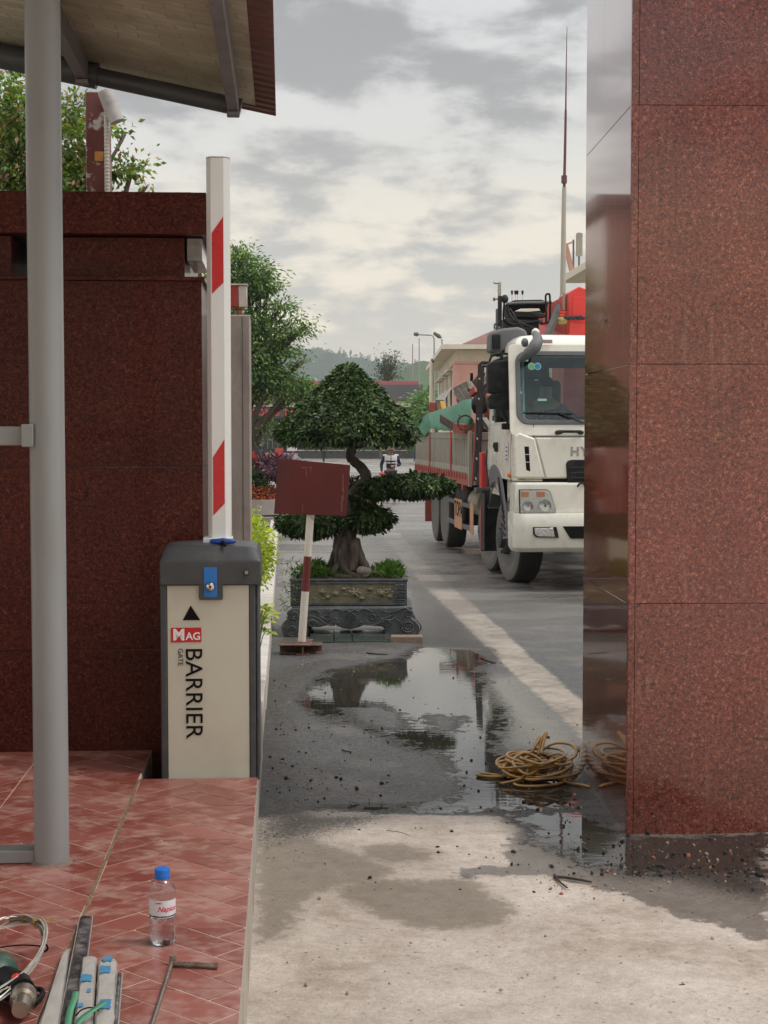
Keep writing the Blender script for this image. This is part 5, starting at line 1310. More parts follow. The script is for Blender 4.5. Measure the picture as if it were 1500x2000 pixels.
# striped emblem on the door edge
mb = MB(); mb.prism([(y, z) for y, z in rrect(-.98, -.80, tz(905, -1), tz(863, -1), .08)], XL-.014, XL-.011, 'x'); em = mb.build('door_emblem', pm('emblem_white', (.62, .60, .60), .5), tr)
mb = MB()
for zz_ in (872, 880, 888, 896): mb.box(XL-.0165, XL-.0145, -.95, -.83, tz(zz_+3, -1), tz(zz_, -1))
mb.build('emblem_band', pm('emblem_violet', (.13, .09, .27), .5), em)
mb = MB(); q = tl(975, 872, -.1); mb.box(XL-.03, XL-.010, -.25, -.10, q.z-.06, q.z+.05); mb.tube([(XL-.035, -.23, q.z-.04), (XL-.05, -.2, q.z), (XL-.035, -.13, q.z+.035)], .012, 8); mb.build('door_handle', M_blkpl, tr, bevel=.004)
mb = MB(); q = tl(968, 817, .1); mb.box(XL-.013, XL-.004, .08, .14, q.z-.03, q.z+.03); mb.build('door_mark', M_black, tr)
# mirrors and their arms
def mirror(px0, px1, py0, py1, y, nm):
    a, b = tl(px0, py1, y), tl(px1, py0, y)
    mb = MB(); mb.prism([(a.x+.03, a.z), (b.x-.01, a.z-.005), (b.x, b.z-.03), (b.x-.04, b.z), (a.x+.07, b.z-.012), (a.x, b.z-.05), (a.x+.004, a.z+.03)][::1], y-.06, y+.09, 'y'); o = mb.build(nm, M_blkpl, tr, bevel=.028, seg=4)
    mb = MB(); mb.prism(rrect(a.x+.03, b.x-.03, a.z+.03, b.z-.05, .02), y+.0905, y+.094, 'y'); mb.build('mirror_glass', M_chrome, o)
mirror(951, 999, 703, 769, -.95, 'mirror')
mirror(952, 997, 766, 799, -.95, 'mirror')
mb = MB(); b0 = -.95
def arm_(pts, r): mb.tube(smooth_path([tl(x, y, d) for x, y, d in pts], 5), r, 8)
arm_([(1000, 693, -.95), (978, 690, -.95), (962, 694, -.95), (956, 706, -.95)], .013); arm_([(980, 700, -.95), (979, 688, -.95), (984, 684, -.95)], .018)
arm_([(980, 798, -.95), (984, 812, -.95), (990, 818, -.95), (992, 830, -.95)], .016)
mb.build('mirror_arm', M_blkpl, tr, smooth=True)
mb = MB(); q = tl(990, 832, -.98); mb.box(q.x-.055, q.x+.03, q.y-.03, q.y+.05, q.z-.04, q.z+.03); mb.build('arm_foot', M_blkpl, tr, bevel=.012)
# curved horn-like kerb mirror over the screen corner
mb = MB(); pts = [(1044, 650, -1.40), (1050, 662, -1.50), (1045, 676, -1.56), (1032, 690, -1.54), (1016, 703, -1.44)]
mb.tube(smooth_path([tl(*p) for p in pts], 6), list(np.interp(np.linspace(0, 4, 25), [0, 1, 2, 3, 4], [.03, .055, .07, .06, .03])), 14); mb.build('corner_mirror', M_plast, tr, smooth=True, ang=60)
mb = MB(); q = tl(1046, 650, -1.38); mb.ball(tuple(q), (.045, .05, .05), 12, 8); mb.build('mirror_cap', M_cabw, tr, smooth=True)
mb = MB(); q = tl(1025, 669, -1.40); mb.ball(tuple(q), (.04, .05, .05), 12, 8); mb.build('mirror_joint', M_plast, tr, smooth=True)
# big grey side fairing above the door
y_ = -.35; a, b = tl(953, 689, y_), tl(1028, 640, y_)
mb = MB(); mb.prism([(a.x, a.z), (a.x+.16, a.z-.01), (a.x+.30, a.z+.10), (b.x-.04, b.z-.16), (b.x, b.z-.10), (b.x-.03, b.z-.03), (b.x-.12, b.z), (a.x+.14, b.z-.02), (a.x+.01, b.z-.06)], y_-.14, y_+.16, 'y'); fa = mb.build('roof_pod', M_plast, tr, bevel=.035, seg=4)
mb = MB(); mb.prism(rrect(a.x+.02, a.x+.12, a.z+.03, b.z-.09, .02), y_-.150, y_-.141, 'y'); mb.build('pod_cover', M_blkpl, fa)
mb = MB()
for i in range(5): q = tl(962+i*5, 694-(i % 2)*3, -.3); mb.ball(tuple(q), (.035, .05, .018), 8, 5)
mb.build('pod_mount', M_blkpl, tr, smooth=True)
mb = MB(); q = ws(1068, 667, -.03); mb.box(q.x-.06, q.x+.06, q.y-.01, q.y+.0, q.z-.02, q.z+.02); mb.build('roof_plate', pm('stained_plate', (.40, .28, .22), .7, .4, 40), tr)
# mudguard arch
mb = MB()
def arch(cy, r0, r1, a0, a1, x0, x1, n=16, cz_=.52):
    vs = []
    for i in range(n+1):
        a = R(a0+(a1-a0)*i/n)
        for (r, x) in ((r0, x0), (r1, x0), (r1, x1), (r0, x1)): vs.append((x, cy-r*math.cos(a), cz_+r*math.sin(a)))
    fs = []
    for i in range(n):
        for k_ in range(4): l = (k_+1) % 4; fs.append((i*4+k_, i*4+l, i*4+4+l, i*4+4+k_))
    fs += [(0, 1, 2, 3), (n*4, n*4+3, n*4+2, n*4+1)]
    mb.add(vs, fs)
arch(0, .66, .88, 4, 116, -.13, .34); arch(0, .66, .72, 116, 150, -.10, .34)
mb.build('mudguard', M_plast, tr, bevel=.012)
mb = MB()
for i in range(9):
    a = R(8+i*6.2); c = Vector((-.128, -.75*math.cos(a), .52+.75*math.sin(a)))
    mb.box(-.015, .006, -.11, .11, -.008, .008, rot=Matrix.Rotation(a, 3, 'X'), at=c)
mb.build('mudguard_rib', M_blkpl, tr)
mb = MB(); mb.box(XL+.02, XL+.05, -1.0, -.74, .62, 1.0); mb.box(-.04, .4, YF+.1, -.90, .5, .9); mb.build('step_well', M_plast, tr, bevel=.01)
mb = MB(); mb.box(-.02, .1, -1.2, -.8, .50, .53); mb.build('step', M_cabw, tr, bevel=.004)
mb = MB(); q0, q1 = tl(940, 957, .74), tl(957, 1076, .74); mb.box(q0.x, .5, .72, .75, q1.z, q0.z); mb.box(q0.x, q0.x+.02, .5, .72, q1.z+.02, q0.z-.04); mb.build('mud_flap', M_chassis, tr, bevel=.004)
mb = MB(); mb.box(q0.x-.012, q0.x-.001, .70, .76, q1.z+.05, q0.z-.2); mb.build('flap_reflector', M_bedrail, tr)
# chassis
mb = MB(); mb.box(.7, .78, -1.0, 8.2, .72, .98); mb.box(1.5, 1.58, -1.0, 8.2, .72, .98); mb.box(.4, 1.9, -1.1, -.6, .55, .95)
for y in (1.2, 2.6, 3.6, 4.6, 6.2, 7.6): mb.box(.78, 1.5, y, y+.1, .74, .94)
mb.box(.3, 2.0, -.1, .1, .42, .62); mb.box(.3, 2.0, 1.35, 1.55, .42, .62); mb.box(.3, 2.0, 5.5, 5.7, .42, .62); mb.box(.3, 2.0, 6.75, 6.95, .42, .62)
mb.build('chassis', M_chassis, tr)
# wheels
def wheel(x, y, front, steer=0, right=False):
    w = bpy.data.objects.new('wheel', None); C.objects.link(w); w.parent = tr; w.location = (x, y, .52)
    w.rotation_euler[2] = steer + (math.pi if right else 0)
    # outer face towards -x
    mb = MB(); mb.lathe([(.30, .02), (.36, .0), (.44, -.005), (.495, .012), (.52, .045), (.52, .25), (.49, .285), (.36, .29), (.3, .27)], 48, axis='x'); ty = mb.build('tyre', M_tyre, w, smooth=True, ang=50)
    mb = MB(); mb.lathe([(.315, .010), (.36, -.004), (.44, -.009), (.49, .007)], 48, axis='x'); mb.build('tyre_sidewall', M_tyreside, w, smooth=True, ang=60)
    mb = MB()
    if front: prof = [(.30, .05), (.295, .012), (.275, .01), (.262, .05), (.24, .035), (.17, .0), (.155, -.03), (.115, -.055), (.108, -.11), (.05, -.125), (.0, -.125)]
    else: prof = [(.30, .05), (.295, .012), (.275, .01), (.262, .09), (.22, .18), (.15, .16), (.13, .10), (.12, .03), (.06, .02), (0, .02)]
    mb.lathe(prof, 32, axis='x'); mb.build('rim', M_hub, w, smooth=True, ang=40)
    mb = MB(); k_ = 10
    for i in range(k_):
        a = 2*math.pi*i/k_; r = .168 if front else .172; h = -.012 if front else .13
        mb.lathe([(.022, h+.02), (.022, h-.035), (.016, h-.055), (0, h-.055)], 8, (0, r*math.cos(a), r*math.sin(a)), 'x')
    mb.build('wheel_nut', M_hub, w, smooth=True, ang=40)
    return w
for y, f_ in ((0, True), (1.45, True), (5.62, False), (6.85, False)):
    wheel(0.03 if f_ else 0, y, f_, .13 if f_ else 0); wheel(2.28, y, f_, .13 if f_ else 0, True)
# cargo bed
BY0, BY1 = 2.15, 8.75; zb0, zb1 = 1.20, 1.765
mb = MB(); mb.box(XL, XR, BY0, BY1, 1.07, 1.12); mb.build('bed_floor', M_bed, tr)
mb = MB()
for x in (XL, XR-.05):
    mb.box(x, x+.05, BY0+.06, BY1, zb1-.09, zb1); mb.box(x, x+.05, BY0+.06, BY1, zb0, zb0+.11)
    mb.box(x+.03 if x < 0 else x, x+.05 if x < 0 else x+.02, BY0+.06, BY1, zb0+.1101, zb1-.0901)
    n_ = 42
    for i in range(n_+1):
        y = BY0+.08+(BY1-BY0-.16)*i/n_
        mb.box(x+.004 if x < 0 else x+.0205, x+.0295 if x < 0 else x+.046, y-.042, y+.042, zb0+.1102, zb1-.0902)
mb.build('side_board', M_bed, tr, bevel=.004, seg=1)
mb = MB(); mb.box(XL+.052, XR-.052, BY0, BY0+.05, zb0-.08, zb0+.1); mb.box(XL+.052, XR-.052, BY0, BY0+.05, zb1-.1, zb1); mb.box(XL+.052, XR-.052, BY0+.02, BY0+.045, zb0+.1001, zb1-.1001)
for x in (XL+.08, .6, 1.2, 1.9, XR-.12): mb.box(x, x+.06, BY0-.002, BY0+.0195, zb0+.1001, zb1-.1001)
mb.build('front_board', M_bed, tr, bevel=.004, seg=1)
mb = MB(); mb.box(XL+.052, XR-.052, BY1-.05, BY1, zb0-.08, zb1); mb.build('tail_board', M_bed, tr)
mb = MB()
for x in (XL-.012, XR-.05):
    mb.box(x, x+.062, BY0+.06, BY1, zb0-.14, zb0-.002)
    for i in range(23): y = BY0+.2+i*.28; mb.box(x-.016 if x < 0 else x+.063, x-.0005 if x < 0 else x+.078, y, y+.05, zb0-.06, zb0+.03)
    for i in range(6): y = BY0+.5+i*1.15; mb.prism([(y, zb0-.141), (y+.16, zb0-.141), (y+.12, zb0-.22), (y+.04, zb0-.22)], x, x+.06, 'x')
mb.build('side_rail', M_bedrail, tr, bevel=.003, seg=1)
mb = MB()
for y in (3.9, 6.5):
    mb = MB(); mb.box(XL-.017, XL-.001, y, y+.05, zb0, zb1+.02); mb.build('strap', M_craner, tr, bevel=.003)
mb = MB()
for x in (XL-.006, XR-.04): mb.box(x, x+.045, BY0-.02, BY0+.055, 1.05, zb1+.02)
mb.build('corner_post', M_bed, tr, bevel=.004)
# tall leaning front post and black ladder
mb = MB(); q0, q1 = tl(921, 948, BY0-.04), tl(939, 708, BY0-.04); mb.tube([q0, q1], .014, 4); mb.build('stake', M_bedrail, tr); mb = MB(); q0, q1 = tl(925.5, 948, BY0-.02), tl(941, 716, BY0-.02); mb.tube([q0, q1], .02, 4); mb.build('stake', M_bed, tr, bevel=.004)
mb = MB()
L0, L1 = tl(928.5, 940, BY0-.16), tl(937, 712, BY0-.16); R0, R1 = tl(934, 948, BY0-.5), tl(942.5, 714, BY0-.5)
mb.tube([L0, L1], .024, 4); mb.tube([R0, R1], .024, 4); mb.tube([L1, tl(941, 708, BY0-.3), tl(965, 708, BY0-.3)], .02, 4); mb.tube([R1, tl(960, 716, BY0-.5)], .02, 4)
mb.tube([tl(941, 765, BY0-.4), tl(958, 738, BY0-.4)], .014, 4)
mb.build('ladder_rail', M_chassis, tr)
mb = MB()
for i in range(6): t = .03+i*.17; mb.tube([L0.lerp(L1, t), R0.lerp(R1, t)], .012, 6)
mb.build('rung', M_bed, tr)
# red outrigger leg and its hose
ya = 1.2; q0, q1 = tl(938, 952, ya), tl(950, 884, ya)
mb = MB(); mb.box(q0.x, q1.x, ya-.1, ya+.1, q0.z, q1.z); mb.box(q1.x+.001, q1.x+.22, ya-.08, ya+.08, q1.z-.06, q1.z); mb.box(q1.x+.001, q1.x+.16, ya-.06, ya+.06, q1.z-.20, q1.z-.11); mb.box(q1.x+.001, 2.5, ya-.09, ya+.09, q0.z-.0, q0.z+.14); mb.build('outrigger', M_craner, tr, bevel=.006)
mb = MB(); mb.tube(smooth_path([tl(962, 870, ya-.12), tl(953, 878, ya-.15), tl(949, 900, ya-.15), tl(952, 925, ya-.14), tl(953, 950, ya-.14)], 5), .016, 8); mb.build('hose', M_hub, tr, smooth=True)
mb = MB(); q0 = tl(925, 952, 1.9); mb.box(q0.x, .6, 1.7, 1.85, q0.z-.06, q0.z); mb.build('step_plate', M_plast, tr, bevel=.004)
mb = MB(); mb.box(.14, .6, .85, 2.4, .45, 1.0); mb.build('battery_box', M_chassis, tr, bevel=.01)
# side guard with orange plates, tanks
mb = MB()
for (z0, z1) in ((.745, .80), (.44, .50)): mb.box(-.06, -.02, 2.5, 4.95, z0, z1)
mb.build('side_guard', M_plast, tr, bevel=.004)
mb = MB()
for (p0, p1) in ((888, 902), (918, 924.5)):
    ys2 = []
    for px in (p0, p1):
        y = 3.0
        for _ in range(20): q = tl(px, 1000, y); y -= (q.x+.066)*5
        ys2.append(y)
    mb = MB(); mb.box(-.070, -.0605, min(ys2), max(ys2), .415, .83); mb.build('marker_plate', M_orange, tr, bevel=.003)
    if p0 == 888: ymid = sum(ys2)/2; yw = abs(ys2[0]-ys2[1])
text('lettering', 'TOPA', yw*.40, M_black, tr, frame_mat((-.0705, ymid+yw*.47, .59), (0, -1, 0), (0, 0, 1)), bold=.004, extrude=.002)
M_tank = pm('tank_ivory', (.40, .37, .29), .45, .15, 6, dirt=(.2, .15, .1), dscale=5, damt=.7)
mb = MB(); mb.lathe([(0, -.36), (.16, -.35), (.2, -.3), (.2, .3), (.16, .35), (0, .36)], 24, (.24, 3.1, .80), 'y'); mb.build('air_tank', M_tank, tr, smooth=True)
mb = MB(); mb.box(.05, .55, 3.6, 4.8, .45, .98); mb.build('fuel_tank', M_chassis, tr, bevel=.05)
mb = MB(); q0, q1 = tl(830, 975, 8.2), tl(843, 1018, 8.2); mb.box(q0.x, q1.x, 8.15, 8.2, q1.z, q0.z+.1); mb.build('rear_flap', M_bedrail, tr)
# crane column, boom, turret
mb = MB(); mb.box(.78, 1.7, .72, 1.75, .95, 1.5); mb.build('crane_base', M_craner, tr, bevel=.02)
mb = MB(); mb.box(.86, 1.62, .85, 1.6, 1.501, 2.85); mb.build('crane_column', M_craned, tr, bevel=.02)
yb_ = .8; z_ = lambda py: tz(py, yb_); x_ = lambda px: tx(px, yb_)
mb = MB(); mb.prism([(x_(1101), z_(656)), (x_(1101), z_(574)), (x_(1121), z_(562)), (x_(1150), z_(572)), (x_(1160), z_(580)), (x_(1160), z_(656))], yb_-.25, yb_+.35, 'y'); mb.build('boom_head', M_craner, tr, bevel=.012)
mb = MB(); mb.prism([(x_(1107), z_(623)), (x_(1109), z_(582)), (x_(1150), z_(580)), (x_(1150), z_(619))], yb_-.262, yb_-.251, 'y'); mb.build('boom_cover', M_craner, tr, bevel=.01)
mb = MB(); mb.prism([(x_(1101), z_(630)), (x_(1133), z_(637)), (x_(1160), z_(630)), (x_(1160), z_(656)), (x_(1101), z_(656))], yb_-.30, yb_-.263, 'y'); mb.build('boom_lip', M_craner, tr, bevel=.008)
mb = MB(); mb.add([(x_(1101)-.004, yb_-.1, z_(656)), (x_(1101)-.004, yb_-.1, z_(577)), (x_(1098), yb_+.9, z_(656)), (x_(1072), yb_+1.7, z_(598)-.0), (x_(1050), yb_+1.7, z_(656)), (x_(1160), yb_+.9, z_(575)), (x_(1160), yb_+1.7, z_(598)), (x_(1160), yb_+1.7, z_(656))],
   [(0, 1, 3, 4), (1, 5, 6, 3), (4, 3, 6, 7)]); mb.build('boom_side', M_craned, tr)
mb = MB(); mb.box(x_(1094), x_(1098), yb_-.13, yb_-.10, z_(606), z_(573)); mb.build('pale_strip', M_bed, tr)
mb = MB()
q = tl(1098, 627, yb_-.3); mb.lathe([(0, -.05), (.04, -.05), (.05, -.02), (.05, .02), (.04, .05), (0, .05)], 16, tuple(q), 'x'); mb.build('sheave', pm('brass', (.30, .22, .08), .4, metal=.5), tr, smooth=True)
mb = MB(); mb.tube([tl(1067, 656, .3), tl(1089, 601, .3)], .030, 8); mb.tube([tl(1074, 656, .35), tl(1092, 606, .35)], .02, 8); mb.box(*[v for v in (tl(1086, 600, .3).x, tl(1093, 600, .3).x)], .27, .33, tl(1086, 610, .3).z, tl(1086, 594, .3).z); mb.build('boom_ram', M_plast, tr, smooth=True)
mb = MB(); mb.box(tl(1094, 609, .2).x, tl(1105, 609, .2).x, .18, .26, tl(1094, 611, .2).z, tl(1094, 608, .2).z); mb.box(tl(1094, 609, .2).x, tl(1102, 609, .2).x, .18, .26, tl(1094, 616, .2).z, tl(1094, 613, .2).z); mb.build('ram_pin', M_craner, tr)
mb = MB()
for px in range(1106, 1142, 4): q = tl(px, 620+rnd.uniform(-1, 2), yb_-.33); mb.ball(tuple(q), (.035, .03, .022), 8, 5)
mb.build('hook_chain', M_chassis, tr, smooth=True)
# control seat
yc = .95
def cbx(x0, x1, y0, y1, d0, d1): a, b = tl(x0, y1, yc), tl(x1, y0, yc); mb.box(a.x, b.x, yc+d0, yc+d1, a.z, b.z)
mb = MB(); a = [tl(x, y, yc) for x, y in ((994, 592), (1003, 586), (1058, 585), (1073, 590), (1066, 606), (1062, 618), (996, 618))]; mb.prism([(p.x, p.z) for p in a][::-1], yc+.0, yc+.42, 'y'); mb.build('seat_back', M_black, tr, bevel=.02)
mb = MB(); mb.tube(smooth_path([tl(989, 593, yc-.06), tl(1010, 592, yc-.06), tl(1045, 591, yc-.06), tl(1078, 591, yc-.06)], 4), .018, 8); mb.build('seat_rim', M_plast, tr, smooth=True)
mb = MB(); a = [tl(x, y, yc-.1) for x, y in ((995, 612), (1003, 609), (1058, 611), (1065, 616), (1064, 621), (997, 621))]; mb.prism([(p.x, p.z) for p in a][::-1], yc-.16, yc-.02, 'y'); mb.build('seat_cushion', M_blkpl, tr, bevel=.02)
mb = MB(); a = [tl(x, y, yc-.1) for x, y in ((1003, 609), (1015, 604), (1050, 603.5), (1054, 608), (1030, 610))]; mb.prism([(p.x, p.z) for p in a][::-1], yc-.18, yc-.163, 'y'); mb.build('silver_trim', M_chrome, tr, bevel=.004)
mb = MB(); cbx(984, 1050, 623, 655, -.1, .35); cbx(1040, 1048, 640, 660, -.1, .1); mb.build('control_box', M_chassis, tr, bevel=.01)
mb = MB()
for i in range(14): a, b, c = tl(rnd.uniform(985, 1000), rnd.uniform(600, 620), yc-.15), tl(rnd.uniform(990, 1010), rnd.uniform(622, 634), yc-.2), tl(rnd.uniform(1005, 1060), rnd.uniform(625, 650), yc-.15); mb.tube(smooth_path([a, b, c], 5), .009, 6)
mb.build('control_hose', M_chassis, tr, smooth=True)
mb = MB()
for pts in (((1066, 590), (1066, 577), (1071, 574), (1074, 580), (1074, 622), (1070, 630), (1055, 633)), ((1066, 590), (1067, 630)), ((990, 594), (990, 625), (1000, 632), (1060, 630)), ((985, 590), (983, 622), (990, 632))): mb.tube(smooth_path([tl(x, y, yc-.12) for x, y in pts], 4), .013, 7)
mb.build('guard_hoop', M_blkpl, tr, smooth=True)
M_knobr = pm('knob_maroon', (.13, .02, .03), .4); M_knobp = pm('knob_purple', (.03, .015, .06), .4)
for (px, mt) in ((1000, M_knobr), (1006.5, M_knobp), (1010.5, M_knobp), (1020.5, M_knobp)):
    a, b = tl(px, 588, yc+.2), tl(px, 573.5, yc+.2); mb = MB(); mb.tube([a, b], .005, 6); lv = mb.build('lever', M_chrome, tr)
    mb = MB(); mb.tube([b+Vector((0, 0, -.015)), b, b+Vector((0, 0, .035)), b+Vector((0, 0, .04))], [.006, .013, .016, .008], 10); mb.build('knob', mt, lv, smooth=True)
mb = MB(); cbx(973, 979, 551, 578, 0, .04); mb.build('mast_top', M_bed, tr, bevel=.003)
mb = MB(); cbx(973, 980, 578.2, 637, -.02, .05); mb.build('mast', M_chassis, tr, bevel=.003)
mb = MB(); mb.tube([tl(973, 584, yc), tl(965, 584.5, yc)], .008, 6); q = tl(965, 584.5, yc); mb.ball(tuple(q), (.014, .02, .025), 8, 6); mb.tube([tl(973, 553.5, yc), tl(966, 553.5, yc), tl(964, 551.5, yc)], .007, 6); mb.build('mast_knob', M_knobr, tr, smooth=True)
mb = MB(); q = tl(986, 584, yc); mb.ball(tuple(q), (.045, .06, .055), 12, 8); mb.build('work_lamp', M_chassis, tr, smooth=True)
mb = MB(); mb.tube(smooth_path([tl(966, 643, yc), tl(966, 634, yc), tl(972, 631, yc), tl(976, 632, yc)], 4), .012, 7); cbx(969, 975, 603, 645, 0, .05); mb.build('exhaust_stack', M_plast, tr, bevel=.004)

# driver
def skin_body(name, verts, edges, radii, mat, parent, sub=2, root=0, loc=None, rz=0):
    me = bpy.data.meshes.new(name); me.from_pydata(verts, edges, [])
    o = bpy.data.objects.new(name, me); C.objects.link(o); me.materials.append(mat)
    if parent is not None: o.parent = parent
    if loc is not None: o.location = loc
    o.rotation_euler[2] = rz
    sk = o.modifiers.new('skin', 'SKIN'); sk.use_smooth_shade = True; sk.branch_smoothing = .6
    ss = o.modifiers.new('sub', 'SUBSURF'); ss.levels = sub; ss.render_levels = sub
    for i, d in enumerate(me.skin_vertices[0].data):
        r = radii[i]; d.radius = r if hasattr(r, '__len__') else (r, r); d.use_root = (i == root)
    return o
M_skin = pm('skin_tan', (.30, .155, .10), .5, .08, 12)
M_darkcl = pm('dark_clothes', (.012, .013, .02), .9, .2, 20)
dq = Vector((.42, -.25, zws0-.12)); dw = Matrix.Translation(TO) @ Matrix.Rotation(TT, 4, 'Z') @ dq
drv = thing('person', 'driver in dark clothes sitting behind the truck windscreen', 'person', tuple(dw), TT)
v_ = [(0, 0, 0), (0, .0, .18), (0, -.02, .36), (0, -.03, .45), (0, -.05, .53), (0, -.05, .62), (-.18, -.02, .33), (-.24, -.16, .14), (-.14, -.34, .16), (.18, -.02, .33), (.26, -.14, .14), (.16, -.34, .16)]
e_ = [(0, 1), (1, 2), (2, 3), (3, 4), (4, 5), (2, 6), (6, 7), (7, 8), (2, 9), (9, 10), (10, 11)]
skin_body('body', v_, e_, [.15, .15, .13, .055, .085, .075, .07, .05, .035, .07, .05, .035], M_skin, drv)
v2 = v_[:3] + v_[6:12]; e2 = [(0, 1), (1, 2), (2, 3), (3, 4), (4, 5), (2, 6), (6, 7), (7, 8)]
skin_body('jacket', v2, e2, [(.2, .15), (.2, .15), (.16, .12), .085, .066, .05, .085, .066, .05], M_darkcl, drv)
mb = MB(); mb.ball((0, -.03, .60), (.095, .105, .085), 14, 9); mb.build('hair', M_black, drv, smooth=True)

# ------------------------------------------------------------------ scrap load and tarp on the bed
TMW = Matrix.Translation(TO) @ Matrix.Rotation(TT, 4, 'Z')
M_scrapb = pm('scrap_brown', (.055, .028, .02), .7, .4, 8, dirt=(.14, .10, .08), dscale=6, damt=.8)
M_scrapr = pm('scrap_red', (.34, .06, .04), .6, .25, 6, dirt=(.14, .05, .035), dscale=5, damt=.8)
M_scrapg = pm('scrap_grey', (.20, .19, .165), .7, .25, 6, dirt=(.11, .07, .05), dscale=5, damt=.8)
M_scrapy = pm('scrap_yellow', (.46, .27, .05), .6, .3, 8, dirt=(.08, .05, .03), dscale=6, damt=.9)
def tlx(px, py, xt):
    y = 4.0
    for _ in range(30):
        q = tl(px, py, y); y += (xt - q.x)/.15
        y = max(2.3, min(9.2, y))
    return tl(px, py, y)
def beam(p0, p1, w, h, mat, label, y0, y1, kind='box', nm='scrap_metal', cat='scrap metal'):
    if 'over the green tarp' in label or 'front edge' in label: a, b = TMW @ tlx(*p0, -.20), TMW @ tlx(*p1, -.12)
    else:
        a_ = tlx(*p0, .28 + .05*(y0 % 1)); a, b = TMW @ a_, TMW @ tl(*p1, a_.y - .15)
    d = (b-a); L_ = d.length; q = d.to_track_quat('X', 'Z')
    mb = MB()
    if kind == 'chan':
        mb.box(0, L_, -w/2, w/2, -h/2, -h/2+.012); mb.box(0, L_, -w/2, -w/2+.012, -h/2+.0121, h/2); mb.box(0, L_, w/2-.012, w/2, -h/2+.0121, h/2)
    elif kind == 'pipe': mb.tube([(0, 0, 0), (L_, 0, 0)], w/2, 12)
    elif kind == 'hollow': mb.ring([(-w/2, -h/2), (w/2, -h/2), (w/2, h/2), (-w/2, h/2)], [(-w/2+.012, -h/2+.012), (w/2-.012, -h/2+.012), (w/2-.012, h/2-.012), (-w/2+.012, h/2-.012)], 0, L_, 'x')
    else: mb.box(0, L_, -w/2, w/2, -h/2, h/2)
    o = mb.build(nm, mat, bevel=.004, seg=1); o.location = a; o.rotation_mode = 'QUATERNION'; o.rotation_quaternion = q
    tag(o, label, cat, 'scrap loaded on the truck bed'); return o
beam((858, 783), (862, 820), .14, .1, M_scrapb, 'upright dark brown scrap beam end behind the green tarp', 6.6, 6.5, 'hollow')
beam((846, 803), (852, 832), .12, .1, M_scrapb, 'short stubby dark scrap post at the rear of the load', 7.6, 7.5, 'hollow')
beam((841, 797), (858, 800), .1, .22, M_scrapr, 'faded orange red scrap plate standing at the rear of the load', 7.2, 7.3)
beam((862, 785), (872, 828), .1, .08, M_scrapy, 'yellow scrap bracket beside the upright brown beam', 6.3, 6.2)
beam((876, 806), (870, 826), .07, .05, M_scrapb, 'thin dark scrap strut leaning by the yellow bracket', 6.0, 6.0)
beam((897, 763), (921, 796), .22, .12, M_scrapg, 'grey scrap beam slanting down with its cut end up, behind the tarp', 4.6, 3.9, 'chan')
beam((893, 766), (920, 752), .2, .14, M_scrapg, 'grey scrap plate stuck out above the slanting grey beam', 4.9, 4.4)
beam((876, 800), (896, 830), .3, .1, M_scrapg, 'wide grey brown scrap sheet behind the crest of the tarp', 5.6, 5.2)
beam((899, 778), (904, 800), .12, .06, M_scrapb, 'dark ribbed scrap bracket between grey beams', 4.8, 4.7)
beam((878, 817), (908, 836), .28, .12, M_scrapb, 'big dark maroon channel lying over the green tarp', 5.3, 2.9, 'chan')
beam((897, 836), (918, 838), .2, .12, M_scrapr, 'red scrap block at the front edge of the load', 3.4, 2.6)
beam((925, 800), (962, 758), .08, .06, M_scrapr, 'thin red scrap strut crossing behind the ladder', 2.8, 2.6)
beam((953, 770), (962, 812), .07, .06, M_scrapr, 'thin red scrap upright near the cab corner', 2.5, 2.5)
beam((936, 830), (962, 806), .16, .08, M_scrapr, 'dark red scrap plate rising to the cab behind the ladder', 2.7, 2.4)
beam((938, 812), (950, 842), .12, .1, M_scrapb, 'short brown scrap bar under the dark red plate', 2.6, 2.5)
beam((944, 818), (960, 842), .1, .06, M_scrapg, 'pale scrap slat leaning down beside the cab', 2.6, 2.5)
beam((930, 790), (960, 792), .28, .2, M_tyre, 'black rubber roll lying behind the ladder', 3.3, 3.0, 'pipe', 'rubber_roll', 'rubber roll')
beam((922, 770), (932, 760), .1, .1, M_scrapr, 'small red valve piece above the grey beam', 4.2, 4.1)
beam((935, 740), (958, 770), .2, .14, M_scrapb, 'dark brown scrap mass high behind the ladder', 3.6, 3.2)
mb = MB(); c = TMW @ tlx(909, 826, -.18)
mb.tube([(.10*math.cos(a), .02*math.sin(a), .10*math.sin(a)) for a in np.linspace(0, 2*math.pi, 21)[:-1]], .013, 8, closed=True); o = mb.build('iron_ring', M_scrapb, loc=tuple(c), smooth=True); tag(o, 'black iron ring resting on the green tarp near the ladder', 'ring', 'scrap loaded on the truck bed')
mb = MB(); mb.box(.1, 2.2, 2.5, 8.3, 1.125, 1.66); 
heap = MB(); gnx, gny = 20, 40
for j in range(gny):
    for i in range(gnx):
        x = XL+.1+(CWD-.2)*i/(gnx-1); y = 2.4+6.0*j/(gny-1); e = min(1, 4*(i/(gnx-1))*(1-i/(gnx-1))*1.3)
        heap.v.append((x, y, 1.2+.55*e+.22*mnoise.noise(Vector((x*2.3, y*2.3, 1)))+.1*mnoise.noise(Vector((x*7, y*7, 3)))))
for j in range(gny-1):
    for i in range(gnx-1): a = j*gnx+i; heap.f.append((a, a+1, a+gnx+1, a+gnx))
o = heap.build('scrap_heap', M_scrapb, loc=tuple(TO), rz=TT); tag(o, 'dark jumble of scrap metal filling the bottom of the truck bed', 'scrap', kind='stuff')
